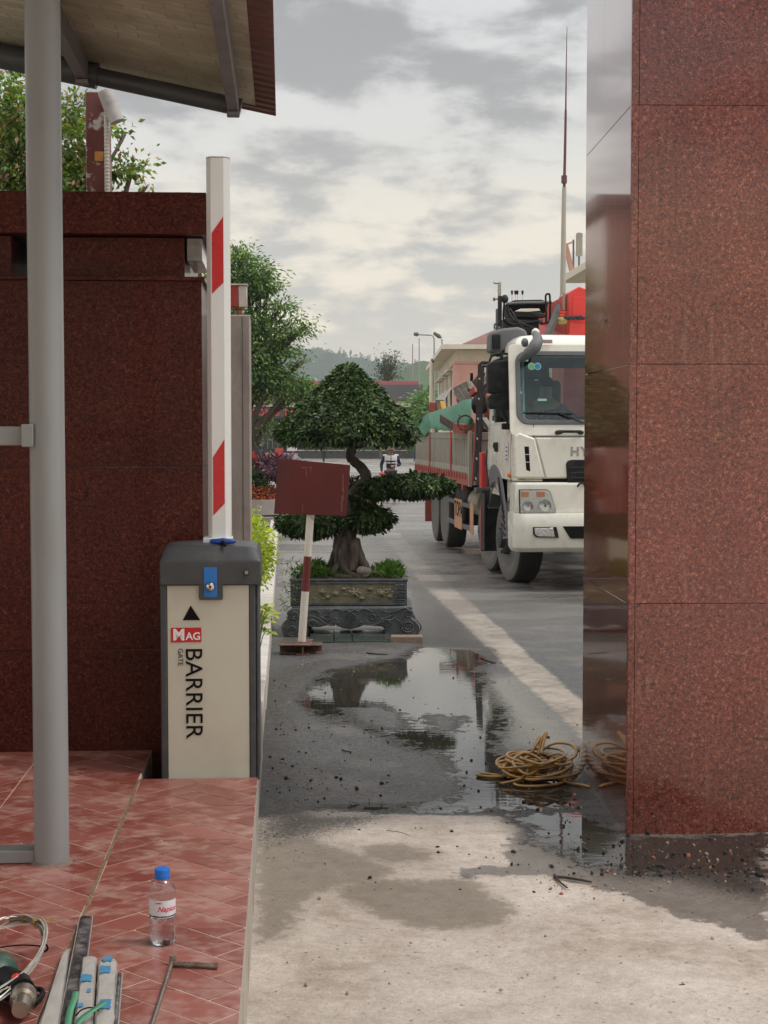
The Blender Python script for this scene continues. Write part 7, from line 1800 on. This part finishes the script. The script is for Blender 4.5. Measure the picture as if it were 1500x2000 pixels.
# ================================================================== people
M_navy = pm('navy_cloth', (.014, .018, .045), .9, .2, 14)
M_navy2 = pm('blue_cloth', (.012, .028, .10), .9, .2, 14)
M_wcl = pm('white_cloth', (.62, .61, .62), .9, .08, 14)
M_gcl = pm('green_cloth', (.02, .30, .12), .9, .1, 14)
M_khaki = pm('khaki_cloth', (.14, .10, .07), .9, .15, 14)
M_olive = pm('olive_helmet', (.10, .085, .045), .6, .1, 14)
M_shoe = pm('shoe_black', (.015, .014, .014), .6)
def person(label, px, pyf, H=1.68, face=0, legs=((.0, 0), (.0, 0)), arms=None, top=M_navy, bottom=M_navy, hair=M_black, helmet=None, fingers=False, bow=0, Y=None):
    """legs: (knee forward, foot forward) per side; arms: per side elbow & hand positions; figure faces -y before turning"""
    q = G(px, pyf) if Y is None else Vector((P(px, 0, Y).x, Y, gz(Y)))
    t = thing('person', label, 'person', tuple(q), face); s = H/1.70
    J = {}; 
    J['pel'] = (0, 0, .95); J['wai'] = (0, 0, 1.08); J['che'] = (0, .01, 1.27); J['nec'] = (0, 0, 1.44); J['hea'] = (0, -.02-bow, 1.555-bow*.3); J['top'] = (0, -.01-bow*1.2, 1.64-bow*.3)
    V, E, Rr, idx = [], [], [], {}
    def v(n_, p, r, par=None):
        idx[n_] = len(V); V.append(tuple(c*s for c in p)); Rr.append(tuple(c*s for c in r) if hasattr(r, '__len__') else r*s)
        if par: E.append((idx[par], idx[n_]))
    v('pel', J['pel'], (.145, .11)); v('wai', J['wai'], (.13, .10), 'pel'); v('che', J['che'], (.165, .11), 'wai'); v('nec', J['nec'], .055, 'che'); v('hea', J['hea'], (.078, .09), 'nec'); v('top', J['top'], (.06, .07), 'hea')
    if arms is None: arms = (((-.25, .02, 1.13), (-.26, -.05, .88)), ((.25, .02, 1.13), (.26, -.05, .88)))
    for sd, (k_, f_), (el, ha) in ((-1, legs[0], arms[0]), (1, legs[1], arms[1])):
        v('hip%d' % sd, (.09*sd, 0, .88), .095, 'pel'); v('kne%d' % sd, (.10*sd, -k_, .49), .062, 'hip%d' % sd); v('ank%d' % sd, (.10*sd, -f_, .09), .042, 'kne%d' % sd); v('toe%d' % sd, (.11*sd, -f_-.14, .035), .036, 'ank%d' % sd)
        v('sho%d' % sd, (.18*sd, .01, 1.38), .058, 'che'); v('elb%d' % sd, el, .042, 'sho%d' % sd); v('wri%d' % sd, ha, .026, 'elb%d' % sd)
        d = (Vector(ha)-Vector(el)).normalized(); v('pal%d' % sd, Vector(ha)+d*.06, (.036, .02), 'wri%d' % sd)
        if fingers:
            side = d.cross(Vector((0, -1, .3))).normalized(); curl = Vector((0, -.25, -.25))
            for i, (o_, L_) in enumerate(((-.028, .062), (-.009, .072), (.010, .068), (.028, .052))):
                b_ = Vector(ha)+d*.085+side*o_; n1 = 'f%d%d' % (sd, i)
                v(n1, b_, .010, 'pal%d' % sd); v(n1+'m', b_+(d+curl).normalized()*L_*.55, .009, n1); v(n1+'t', b_+(d+curl*2.4).normalized()*L_, .007, n1+'m')
            b_ = Vector(ha)+d*.03-side*.035; v('t%d' % sd, b_, .011, 'wri%d' % sd); v('tt%d' % sd, b_-side*.02+d*.04, .009, 't%d' % sd)
    skin_body('body', V, E, Rr, M_skin, t)
    def sub(names, grow, mat, nm, edges=None):
        m_ = {n_: i for i, n_ in enumerate(names)}; vv = [V[idx[n_]] for n_ in names]; inv = {i: n_ for n_, i in idx.items()}
        ee = [(m_[inv[a]], m_[inv[b]]) for a, b in E if inv[a] in m_ and inv[b] in m_]
        rr = []
        for n_ in names:
            r = Rr[idx[n_]]; rr.append(tuple(c*grow+.006 for c in r) if hasattr(r, '__len__') else (r*grow+.006,)*2)
        return skin_body(nm, vv, ee, rr, mat, t)
    sub(['pel', 'wai', 'che', 'sho-1', 'elb-1', 'wri-1', 'sho1', 'elb1', 'wri1'], 1.13, top, 'jacket')
    sub(['pel', 'hip-1', 'kne-1', 'ank-1', 'hip1', 'kne1', 'ank1'], 1.14, bottom, 'trousers')
    for sd in (-1, 1): sub(['ank%d' % sd, 'toe%d' % sd], 1.12, M_shoe, 'shoe')
    h = Vector(J['hea'])*s; tp = Vector(J['top'])*s
    if helmet: 
        mb = MB(); mb.lathe([(.128, -.008), (.135, .0), (.118, .012), (.115, .05), (.09, .10), (.05, .125), (0, .13)], 24, tuple(h+Vector((0, 0, .035)))); mb.build('helmet', helmet, t, smooth=True, ang=60)
    else:
        mb = MB(); mb.ball(tuple(tp+Vector((0, .018, -.03))), (.088, .10, .075), 14, 9); mb.build('hair', hair, t, smooth=True)
    if fingers:
        mb = MB()
        for sd in (-1, 1): mb.ball(tuple(h+Vector((.03*sd, -.083, .012))), (.012, .008, .007), 8, 5)
        mb.ball(tuple(h+Vector((0, -.085, -.048))), (.022, .008, .006), 8, 5); mb.build('face_marks', pm('face_dark', (.06, .025, .02), .6), t, smooth=True)
        mb = MB(); mb.ball(tuple(h+Vector((0, -.095, -.015))), (.013, .02, .02), 8, 6)
        for sd in (-1, 1): mb.ball(tuple(h+Vector((.084*sd, .0, -.005))), (.014, .018, .028), 8, 6)
        mb.build('nose_and_ears', M_skin, t, smooth=True)
    return t, s
mp_, s_ = person('man in olive helmet and navy jacket with white chest panels looking at his hand', 763, 981, 1.66, .05, ((.03, -.03), (.0, .05)),
    arms=(((-.28, .03, 1.13), (-.27, -.06, .92)), ((.29, .04, 1.12), (.08, -.22, 1.10))), top=M_navy, bottom=M_navy, helmet=M_olive, fingers=True, bow=.04)
def shell(nm, x0, x1, z0, z1, mat, par, rx=.198, ry=.152, cy=.005, n=14):
    """curved patch lying on the chest"""
    mb = MB()
    for j in range(5):
        z = z0+(z1-z0)*j/4
        for i in range(n+1): x = x0+(x1-x0)*i/n; mb.v.append((x*s_, (cy-ry*math.sqrt(max(0, 1-(x/rx)**2)))*s_, z*s_))
    for j in range(4):
        for i in range(n): a = j*(n+1)+i; mb.f.append((a, a+1, a+n+2, a+n+1))
    o = mb.build(nm, mat, par, smooth=True, ang=180); m_ = o.modifiers.new('s', 'SOLIDIFY'); m_.thickness = .006; m_.offset = 0; return o
for (xa, xb) in ((-.185, -.012), (.012, .185)):
    shell('white_panel', xa, xb, 1.235, 1.40, M_wcl, mp_); shell('white_stripe', xa*.85, xb*.85, 1.165, 1.195, M_wcl, mp_)
mb = MB()
for sd in (-1, 1): mb.ball((.155*sd*s_, .01, 1.405*s_), (.085, .095, .035), 12, 6)
mb.build('shoulder_yoke', M_wcl, mp_, smooth=True)
mb = MB(); mb.ball((.30*s_, .02, 1.24*s_), (.02, .04, .05), 10, 6); mb.build('sleeve_badge', M_wcl, mp_, smooth=True)
mb = MB(); mb.tube([(.13*s_, -.20, 1.10*s_), (.155*s_, -.19, 1.09*s_)], .036, 10); mb.build('cuff', M_wcl, mp_, smooth=True)
hw_ = mp_.matrix_world if False else (Matrix.Translation(mp_.location) @ Matrix.Rotation(.05, 4, 'Z'))
q = hw_ @ Vector((-.235, -.15, .83)); vl = thing('red_canister', 'small red canister held low in the right hand of the helmeted man', 'canister', tuple(q), 0)
mb = MB(); mb.lathe([(0, -.09), (.04, -.09), (.045, -.06), (.045, .06), (.03, .085), (0, .085)], 14, axis='x'); mb.build('can', M_craner, vl, smooth=True)
mb = MB(); mb.lathe([(.030, -.105), (.045, -.10), (.045, -.0905)], 14, axis='x'); mb.build('end_ring', M_chassis, vl)
person('walker in black trousers mid stride under the left of the bonsai crown', 632, 903, 1.7, .3, ((.16, .30), (-.05, -.32)), top=M_darkcl, bottom=M_darkcl)
person('person in bright green shirt and khaki trousers walking far across the yard', 742, 897, 1.65, 1.2, ((.1, .15), (0, -.15)), top=M_gcl, bottom=M_khaki)
person('person in dark navy clothes beside the green shirted walker', 750.5, 894, 1.72, 1.4, ((.08, .1), (0, -.1)), top=M_darkcl, bottom=M_darkcl)
person('walker in blue overalls mid stride near the truck tail', 814, 902, 1.66, -.5, ((.14, .26), (-.04, -.30)), top=M_navy2, bottom=M_navy2)
person('person in white shirt and dark trousers behind the blue walker', 822.5, 899, 1.68, -.6, ((.1, .16), (-.02, -.18)), top=M_wcl, bottom=M_darkcl)
person('person in dark clothes and cap standing by the entrance at the concrete post', 507, 893, 1.72, .4, top=M_darkcl, bottom=M_navy, Y=118)
person('person in blue mostly hidden behind the small white sign', 565, 896, 1.6, .2, top=M_navy2, bottom=M_darkcl, Y=100)
# ================================================================== foreground things
# bottle
M_pet = glass('pet_plastic', (.96, .98, 1.0), .02, 1.40, thin=False)
M_water = glass('bottle_water', (.97, .99, 1.0), .0, 1.33, thin=False)
M_petthin = glass('pet_film', (.93, .95, .97), .03, 1.6)
M_cap = pm('cap_blue', (.01, .16, .62), .4, .04, 40)
YB_ = 3.485
q = Vector((P(304, 0, YB_).x, YB_, PLAT+.001))
bo = thing('water_bottle', 'small clear water bottle with blue cap standing on the red tiles', 'bottle', tuple(q), 0)
r = .0312; H = .170
prof = [(0, .004), (r*.55, .002), (r*.86, .001), (r*.98, .007), (r, .014), (r*.97, .020), (r, .026), (r*.965, .034), (r, .042), (r*.965, .050), (r*.99, .058), (r*.985, .062), (r*.985, .110), (r, .113), (r*.99, .124), (r*.86, .137), (r*.62, .147), (r*.45, .1515), (r*.42, .156)]
mb = MB(); mb.lathe(prof, 40); mb.build('shell', M_petthin, bo, smooth=True, ang=80)
mb = MB(); mb.lathe([(0, .005)] + [(max(0, a-.0008), b) for a, b in prof[2:11]] + [(r*.97, .0632), (0, .0632)], 36); mb.build('water', M_water, bo, smooth=True, ang=50)
mb = MB(); n_ = 40
vs = [(.0168*(1+(.03 if i % 2 else 0))*math.cos(2*math.pi*i/80), .0168*(1+(.03 if i % 2 else 0))*math.sin(2*math.pi*i/80)) for i in range(80)]
mb.prism(vs, .1545, .172, 'z'); mb.lathe([(.0162, .1721), (.0150, .1745), (0, .175)], 30); mb.lathe([(.0172, .1505), (.0172, .1538)], 30); mb.build('cap', M_cap, bo, smooth=True, ang=50)
M_label = pm('label_white', (.66, .66, .70), .35, .03, 10); M_labelred = pm('label_red', (.60, .03, .06), .4); M_labeldk = pm('label_ink', (.035, .05, .05), .5)
mb = MB()
def wrap(r_, z0, z1, a0, a1, n=40):
    vs = []
    for i in range(n+1):
        a = R(a0+(a1-a0)*i/n); vs += [(r_*math.cos(a), r_*math.sin(a), z0), (r_*math.cos(a), r_*math.sin(a), z1)]
    return vs, [(2*i, 2*i+2, 2*i+3, 2*i+1) for i in range(n)]
mb.add(*wrap(r*.992, .066, .106, -175, -5)); lab = mb.build('label', M_label, bo, smooth=True, ang=180)
mb = MB(); g = random.Random(4)
vs = []; n = 60
for i in range(n+1):
    a = R(-172+164*i/n); h = .0012+.0035*abs(mnoise.noise(Vector((i*.23, 2, 0)))); vs += [(r*1.0*math.cos(a), r*1.0*math.sin(a), .0682-h*.3), (r*1.0*math.cos(a), r*1.0*math.sin(a), .0690+h)]
mb.add(vs, [(2*i, 2*i+2, 2*i+3, 2*i+1) for i in range(n)]); mb.build('label_trees', M_labeldk, lab)
def wraptext(body, size, a_start, z, mat, shear=.35, bold=.0003):
    o = text('lettering', body, size, mat, lab, Matrix.Identity(4), bold=bold, extrude=.00005, shear=shear)
    rr = r*1.006
    for v in o.data.vertices:
        a = a_start + v.co.x/rr; zz = z + v.co.y; k = rr + v.co.z
        v.co = (k*math.cos(a), k*math.sin(a), zz)
wraptext('Napico', .0165, R(-104), .0815, M_labelred)
wraptext('purified', .0045, R(-112), .0995, M_labelred)
# T wrench
M_steelw = pm('worn_steel', (.34, .30, .25), .35, .2, 30, metal=.8, dirt=(.12, .08, .05), dscale=25, damt=.8)
def PT(px, py, dz=0):
    """pixel -> point on the platform top"""
    lo, hi = 1.0, 8.0
    for _ in range(50):
        m = (lo+hi)/2
        if P(px, py, m).z > PLAT+dz: lo = m
        else: hi = m
    return P(px, py, lo)
tw = thing('tee_wrench', 'bent steel T wrench lying on the tiles right of the bottle', 'wrench', tuple(PT(338, 1884)), 0); o_ = Vector(tw.location)
z = Vector((0, 0, .007))
mb = MB(); a, b = PT(337, 1883)-o_, PT(290, 2030)-o_; mb.tube([a+z, b+z], .0046, 12); mb.build('shank', M_steelw, tw, smooth=True)
mb = MB(); a, b = PT(340, 1889)-o_, PT(425, 1893)-o_; mb.tube([a+z, a.lerp(b, .82)+z, a.lerp(b, .83)+z, b+z], [.0062, .0062, .0072, .0072], 12); mb.build('bar', M_steelw, tw, smooth=True)
mb = MB(); mb.tube([Vector((-.001, 0, .0)), Vector((.0, .0, .021))], [.0088, .0082], 14); mb.build('boss', M_steelw, tw, smooth=True)
# bundle of aluminium profiles lying at the bottom edge, each its own piece
M_film = pm('milky_film', (.46, .44, .41), .35, .16, 16, bump=.5, bscale=30, dirt=(.28, .26, .23), dscale=9, damt=.6, stretch=(1, .3, 1))
M_dalu = pm('dark_profile', (.035, .03, .032), .35, .3, 30, dirt=(.30, .28, .27), dscale=16, damt=.7)
M_salu = pm('bare_aluminium', (.55, .54, .52), .3, .1, 20, metal=.7)
M_print = pm('blue_print', (.06, .24, .42), .5, .2, 40)
def profile(label, tipL, tipR, endL, endR, h, mat, edge=None, zb=.0, cut=0):
    """flat bar given by pixel corners on the platform plane at height zb"""
    a, b, c, d = PT(*tipL, zb), PT(*tipR, zb), PT(*endR, zb), PT(*endL, zb)
    o_ = (a+b)/2; o_.z = PLAT+.002+zb; t = thing('aluminium_profile', label, 'metal profile', tuple(o_), 0, 'wrapped metal profiles at the bottom edge')
    q = [Vector((p.x-o_.x, p.y-o_.y, 0)) for p in (a, b, c, d)]
    n = 18; mb = MB(); vs = []
    for i in range(n+1):
        s = i/n; L_, R_ = q[0].lerp(q[3], s), q[1].lerp(q[2], s)
        for k, (f, z_) in enumerate(((0, 0), (.0, .72), (.12, .95), (.5, 1.0), (.88, .93), (1, .7), (1, 0))):
            p = L_.lerp(R_, f); w = (.0015 if mat is M_film else 0)*mnoise.noise(Vector((s*14, k*1.3, h*50)))
            zz = h*z_*(.25+.75*min(1, s*n/2.0) if mat is M_film else 1)
            vs.append((p.x+w, p.y, zz+w))
    m_ = 7; fs = []
    for i in range(n):
        for k in range(m_-1): x = i*m_+k; fs.append((x, x+1, x+m_+1, x+m_))
    fs += [tuple(range(m_)), tuple(range(n*m_, n*m_+m_))[::-1]]
    mb.add(vs, fs); mb.build('sleeve' if mat is M_film else 'bar', mat, t, smooth=True, ang=35)
    if edge:
        mb = MB(); L_, R_ = q[1], q[2]; mb.tube([L_+Vector((.001, 0, h)), R_+Vector((.001, 0, h))], .0016, 4); mb.tube([q[0]+Vector((0, 0, h)), q[3]+Vector((0, 0, h))], .0011, 4); mb.build('bright_edge', M_salu, t)
    return t, q, h
zb = .0
profile('leftmost film wrapped profile with a pointed torn end', (128, 1862), (137, 1858), (62, 2060), (112, 2060), .022, M_film)
profile('dark profile with bright edges sticking out farthest from the bundle', (156, 1806), (180, 1806), (108, 2060), (150, 2060), .020, M_dalu, True)
t3, q3, h3 = profile('bright white film wrapped profile in the middle of the bundle', (163, 1878), (190, 1878), (140, 2060), (180, 2060), .030, M_film)
t4, q4, h4 = profile('beige film wrapped profile with blue print near its torn end', (194, 1886), (229, 1886), (182, 2060), (222, 2060), .034, M_film)
profile('slim bare metal angle at the right side of the bundle', (229, 1925), (238, 1925), (216, 2060), (228, 2060), .026, M_dalu, True)
g_ = random.Random(2)
def printed(t, q, h, spots):
    for (s0, s1, f0, f1) in spots:
        mb = MB()
        L0, R0, L1, R1 = q[0].lerp(q[3], s0), q[1].lerp(q[2], s0), q[0].lerp(q[3], s1), q[1].lerp(q[2], s1)
        a, b, c, d = L0.lerp(R0, f0), L0.lerp(R0, f1), L1.lerp(R1, f1), L1.lerp(R1, f0); zz = Vector((0, 0, h+.0018))
        e = []
        for p_, q_ in ((a, b), (b, c), (c, d), (d, a)):
            for k_ in range(5):
                w_ = p_.lerp(q_, k_/5); e.append(w_+zz+Vector((g_.uniform(-1, 1)*.0014, g_.uniform(-1, 1)*.003, 0)))
        mb.add(e, [tuple(range(len(e)))]); mb.build('blue_print', M_print, t)
printed(t4, q4, h4, ((.10, .16, .3, .75), (.12, .15, .2, .3), (.22, .31, .15, .7), (.62, .72, .2, .8)))
printed(t3, q3, h3, ((.34, .42, .1, .8), (.50, .54, .55, .8), (.66, .70, .1, .4)))
# green straps
M_strapg = pm('green_strap', (.08, .30, .17), .4, .1, 20)
def strap(label, pts, w):
    q = [PT(x, y, z_) for x, y, z_ in pts]; o_ = q[0].copy(); P_ = smooth_path([p-o_ for p in q], 8); mb = MB(); vs = []
    for i, p in enumerate(P_):
        d = (P_[min(i+1, len(P_)-1)]-P_[max(0, i-1)]).normalized(); s = d.cross(Vector((0, 0, 1))).normalized()*w/2; vs += [p-s, p+s]
    mb.add(vs, [(2*i, 2*i+2, 2*i+3, 2*i+1) for i in range(len(P_)-1)]); o = mb.build('strap', M_strapg, loc=tuple(o_), smooth=True, ang=180); m_ = o.modifiers.new('s', 'SOLIDIFY'); m_.thickness = .0012
    tag(o, label, 'strap', 'straps tied round the profiles')
strap('green packing strap standing up over the dark profile', ((148, 1937, .045), (146, 1950, .05), (136, 1980, .045), (128, 2040, .045)), .013)
strap('green packing strap slanting right over the beige profile', ((205, 1958, .05), (190, 1968, .055), (160, 1990, .05), (130, 2030, .05)), .013)
mb = MB(); q = smooth_path([PT(x, y, .05) for x, y in ((148, 1984), (160, 1972), (178, 1968), (192, 1974))], 6); o_ = q[0].copy(); mb.tube([p-o_ for p in q], .0016, 6); o = mb.build('cable_tie', M_black, loc=tuple(o_)); tag(o, 'black cable tie arched over the wrapped profiles', 'cable tie')
# wire coil
M_wire = pm('silver_wire', (.55, .52, .46), .35, .1, 30, metal=.5)
c0 = PT(-10, 1905, .02); wc = thing('wire_coil', 'coil of pale wire bound with ochre ties at the left bottom corner', 'wire coil', (c0.x, c0.y, PLAT), 0)
g = random.Random(6)
for k in range(9):
    mb = MB(); rx, ry = .092+g.uniform(-.006, .006), .20+g.uniform(-.02, .02); dx, dy, ph = g.uniform(-.006, .006), g.uniform(-.012, .012), g.uniform(0, 6)
    mb.tube([(dx+rx*math.cos(a)*(1+.03*math.sin(3*a+ph)), dy+ry*math.sin(a), .035+.012*math.sin(2*a+ph)+.022*(1+math.cos(a*1-1.2))) for a in np.linspace(0, 2*math.pi, 49)[:-1]], .0016, 6, closed=True); mb.build('wire_loop', M_wire, wc, smooth=True)
mb = MB()
mb.tube([(.0955*math.cos(a), .20*math.sin(a), .035+.022*(1+math.cos(a-1.2))) for a in np.linspace(.55, 1.75, 16)], .0055, 8); mb.build('taped_part', pm('brown_tape', (.13, .10, .07), .5, .3, 60), wc, smooth=True)
M_yarn = pm('ochre_twine', (.34, .20, .06), .8, .3, 60)
mb = MB()
for a in (.95, 1.35):
    for k in range(5):
        aa = a+k*.02; c = Vector((.0955*math.cos(aa), .20*math.sin(aa), .035+.022*(1+math.cos(aa-1.2)))); mb.tube([c+Vector((.009*math.cos(b), .0, .009*math.sin(b))) for b in np.linspace(0, 2*math.pi, 9)[:-1]], .0016, 5, closed=True)
for k in range(9): c = Vector((.052, .175, .07)); mb.tube(smooth_path([c, c+Vector((g.uniform(.005, .02), g.uniform(.01, .04), g.uniform(.0, .01))), c+Vector((g.uniform(.01, .045), g.uniform(.03, .075), g.uniform(-.02, .005)))], 4), .0006, 4)
mb.build('twine', M_yarn, wc)
mb = MB(); mb.tube(smooth_path([Vector((.09, .04, .07)), Vector((.04, .03, .075)), Vector((-.03, .01, .07))], 6), .0017, 6); mb.tube([(.0965+.008*math.cos(b), .04, .066+.008*math.sin(b)) for b in np.linspace(0, 2*math.pi, 9)[:-1]], .0025, 5, closed=True); mb.build('cable_tie', M_black, wc)
# power drill, half out of frame
M_dgreen = pm('drill_green', (.03, .075, .05), .4, .1, 30)
c1 = PT(8, 1960); dr = thing('power_drill', 'dark green power drill with red button lying inside the wire coil', 'drill', (c1.x, c1.y, PLAT), 0)
mb = MB(); mb.ball((-.03, .06, .045), (.045, .05, .04), 16, 10); mb.build('motor_housing', M_dgreen, dr, smooth=True)
mb = MB(); mb.tube([(-.02, .04, .035), (.03, .0, .035), (.045, -.03, .035)], [.035, .03, .028], 14); mb.build('gear_case', M_blkpl, dr, smooth=True)
mb = MB(); mb.ball((.028, -.012, .058), (.010, .012, .009), 12, 8); mb.build('red_button', M_craner, dr, smooth=True)
mb = MB(); mb.tube([(.05, -.04, .032), (.055, -.07, .032), (.056, -.075, .032), (.062, -.12, .032)], [.027, .026, .02, .017], 16); mb.build('chuck', M_steelw, dr, smooth=True)
mb = MB(); mb.tube([(-.02, -.01, .03), (-.05, -.06, .03), (-.07, -.12, .028)], [.022, .024, .026], 12); mb.build('grip', M_blkpl, dr, smooth=True)
mb = MB(); mb.tube(smooth_path([(.02, .03, .015), (.06, .05, .012), (.075, .02, .012), (.07, -.03, .012)], 6), .006, 8); mb.build('cord', M_blkpl, dr, smooth=True)

# hose pile by the right pillar
M_hose = pm('ochre_hose', (.40, .215, .045), .45, .2, 12, dirt=(.17, .11, .06), dscale=9, damt=.85, dlo=.45, dhi=.6)
hc = Vector((P(1062, 0, 6.35).x, 6.42, gz(6.4))); g = random.Random(11)
hp = thing('hose', 'tangled pile of ochre hose on the wet ground at the pillar foot', 'hose', tuple(hc), 0)
pts = []
nl = 17
for k in range(nl):
    cx_, cy_, cz_ = g.uniform(-.05, .05), g.uniform(-.06, .07), .012+.085*(k/nl)**.8
    rx, ry, ph = g.uniform(.085, .145), g.uniform(.06, .13), g.uniform(0, 6.28); tz1, tz2 = g.uniform(-.02, .03), g.uniform(-.02, .03)
    for i in range(9):
        a = ph + i*2*math.pi/9; pts.append((cx_+rx*math.cos(a), cy_+ry*math.sin(a), max(.008, cz_+tz1*math.cos(a)+tz2*math.sin(a)+.005*k/nl)))
mb = MB(); mb.tube(smooth_path(pts, 5), .0068, 8)
for (path) in ([(-.09,-.05,.02),(-.15,-.02,.009),(-.235,.02,.008),(-.255,-.01,.008),(-.20,-.04,.008),(-.12,-.03,.015),(-.05,.02,.05)],
               [(.02,.03,.09),(-.03,-.05,.08),(-.08,-.14,.03),(-.17,-.17,.008)],
               [(.06,-.03,.05),(.10,-.12,.01),(.02,-.20,.008),(-.09,-.21,.008),(-.11,-.15,.008),(-.02,-.09,.02),(.06,-.08,.035),(.1,-.05,.04)],
               [(.05,-.05,.03),(.10,-.13,.008),(.16,-.19,.008),(.19,-.23,.008)],
               [(.0,.0,.11),(.02,.06,.17),(.045,.09,.205),(.03,.05,.17),(.01,-.02,.12)],
               [(.02,.05,.12),(.08,.08,.15),(.15,.06,.145),(.16,.0,.11),(.10,-.03,.08),(.05,0,.09)],
               [(-.02,-.02,.11),(-.06,-.02,.125),(-.02,-.06,.12),(.04,-.12,.07)],
               [(.04,.02,.1),(.10,.01,.11),(.14,-.04,.07),(.13,-.09,.02)],
               [(-.02,.03,.12),(0,.07,.16),(.02,.08,.185),(.0,.04,.16),(-.03,0,.12)]):
    mb.tube(smooth_path([Vector(p)+Vector((0, 0, .002)) for p in path], 8), .0068, 8)
mb.v = [(x, y, z*.82) for x, y, z in mb.v]; mb.build('hose_coil', M_hose, hp, smooth=True, ang=180)
M_rope = pm('pale_rope', (.42, .39, .32), .9, .2, 60, bump=.6, bscale=200)
rp = thing('rope', 'thick pale twisted rope tucked between the hose and the pillar', 'rope', (hc.x+.13, hc.y-.02, hc.z), 0)
for s_i in range(3):
    mb = MB(); path = smooth_path([(-.02, -.10, .018), (.02, -.04, .03), (.055, .0, .07), (.07, .06, .11), (.06, .12, .10)], 14)
    pts = []
    for i, p in enumerate(path):
        a = i*.42 + s_i*2.09; d = (path[min(i+1, len(path)-1)]-path[max(i-1, 0)]).normalized(); u = d.cross(Vector((0, 0, 1))).normalized(); w = d.cross(u); pts.append(p+u*.010*math.cos(a)+w*.010*math.sin(a))
    mb.tube(pts, .0105, 8); mb.build('strand', M_rope, rp, smooth=True)
# sticks, stones, leaves lying about
M_twig = pm('wet_twig', (.035, .022, .015), .6, .3, 40)
def stick(label, pts, r):
    q = [G(x, y)+Vector((0, 0, r)) for x, y in pts]; o_ = q[0].copy(); mb = MB(); mb.tube([p-o_ for p in smooth_path(q, 4)], [r*(1-.5*i/((len(q)-1)*4+1)) for i in range((len(q)-1)*4+1)], 6)
    o = mb.build('stick', M_twig, loc=tuple(o_), smooth=True, ang=180); tag(o, label, 'stick', 'sticks on the ground')
stick('longest dark stick at the edge of the wet patch below the hose', ((1081, 1716), (1110, 1718), (1155, 1726)), .006)
stick('short bent dark stick touching the longest one', ((1083, 1712), (1092, 1724), (1108, 1737)), .005)
stick('thin straight stick on the pale concrete left of the puddle edge', ((755, 1625), (785, 1629), (802, 1636)), .0035)
stick('flat brown stick on the gravel before the planter', ((716, 1277), (740, 1279), (757, 1280)), .006)
stick('small brown stick left of the puddle on the wet asphalt', ((618, 1330), (632, 1326), (644, 1325)), .006)
stick('short stick on wet asphalt left of the sky reflection', ((668, 1466), (678, 1469), (686, 1470)), .004)
stick('dark curled twig at the far edge of the puddle', ((940, 1286), (952, 1292), (968, 1297)), .007)
def crumbs(name, label, cat, n, region, rmin, rmax, mat, seed, kind='stuff'):
    g = random.Random(seed); mb = MB()
    for _ in range(n):
        (x0, y0, x1, y1) = region[g.randrange(len(region))]; px, py = g.uniform(x0, x1), g.uniform(y0, y1); q = G(px, py)
        if px < 512+ (1600-py)*.06 and py < 1700: continue
        r = rmin*(rmax/rmin)**(g.random()**2.2); rot = Matrix.Rotation(g.uniform(0, 6), 3, Vector((g.random(), g.random(), g.random()+.1)))
        k = len(mb.v); mb.ball(tuple(q+Vector((0, 0, r*.35))), (r, r*g.uniform(.6, 1), r*g.uniform(.4, .8)), 6, 4, rot=rot)
        for i in range(k, len(mb.v)): v = Vector(mb.v[i]); mb.v[i] = tuple(q+(v-q)*(1+.25*mnoise.noise(v*60)))
    o = mb.build(name, mat); tag(o, label, cat, kind=kind)
M_crd = pm('dark_crumb', (.022, .018, .015), .7, .4, 60); M_crl = pm('pale_crumb', (.30, .25, .20), .85, .25, 60); M_crr = pm('brick_crumb', (.32, .12, .07), .85, .25, 60)
crumbs('gravel', 'scattered dark grit and clods on wet asphalt and concrete', 'gravel', 900, [(515,1290,620,1570),(1130,1668,1500,1722),(1230,1690,1500,1715),(530,1290,1130,1560),(540,1420,1130,1600),(950,1560,1500,1760),(1100,1600,1500,1720),(520,1330,700,1600),(1010,1480,1140,1590),(700,1600,1150,1740)], .0020, .011, M_crd, 3)
crumbs('gravel', 'scattered pale pebbles on asphalt and concrete', 'gravel', 800, [(515,1270,640,1500),(530,1260,800,1330),(520,1300,640,1600),(1100,1640,1500,1740),(530,1400,1130,1560),(560,1620,1450,1950),(500,1600,720,1700)], .0016, .008, M_crl, 5)
crumbs('rubble', 'few reddish brick crumbs on the wet ground', 'rubble', 60, [(540,1260,1100,1480),(1050,1560,1450,1760)], .003, .010, M_crr, 8)

# ------------------------------------------------------------------ air
hzm = bpy.data.materials.new('haze'); hzm.use_nodes = True; t = hzm.node_tree; t.nodes.clear()
out = N(t, 'ShaderNodeOutputMaterial'); pv = N(t, 'ShaderNodeVolumePrincipled'); pv.inputs['Color'].default_value = (.74, .79, .84, 1); pv.inputs['Density'].default_value = .00034; pv.inputs['Anisotropy'].default_value = .2
t.links.new(pv.outputs[0], out.inputs['Volume'])
mb = MB(); mb.box(-1400, 1400, -70, 2300, -20, 260); hz = mb.build('haze', hzm); tag(hz, kind='stuff')
scn.cycles.volume_bounces = 1
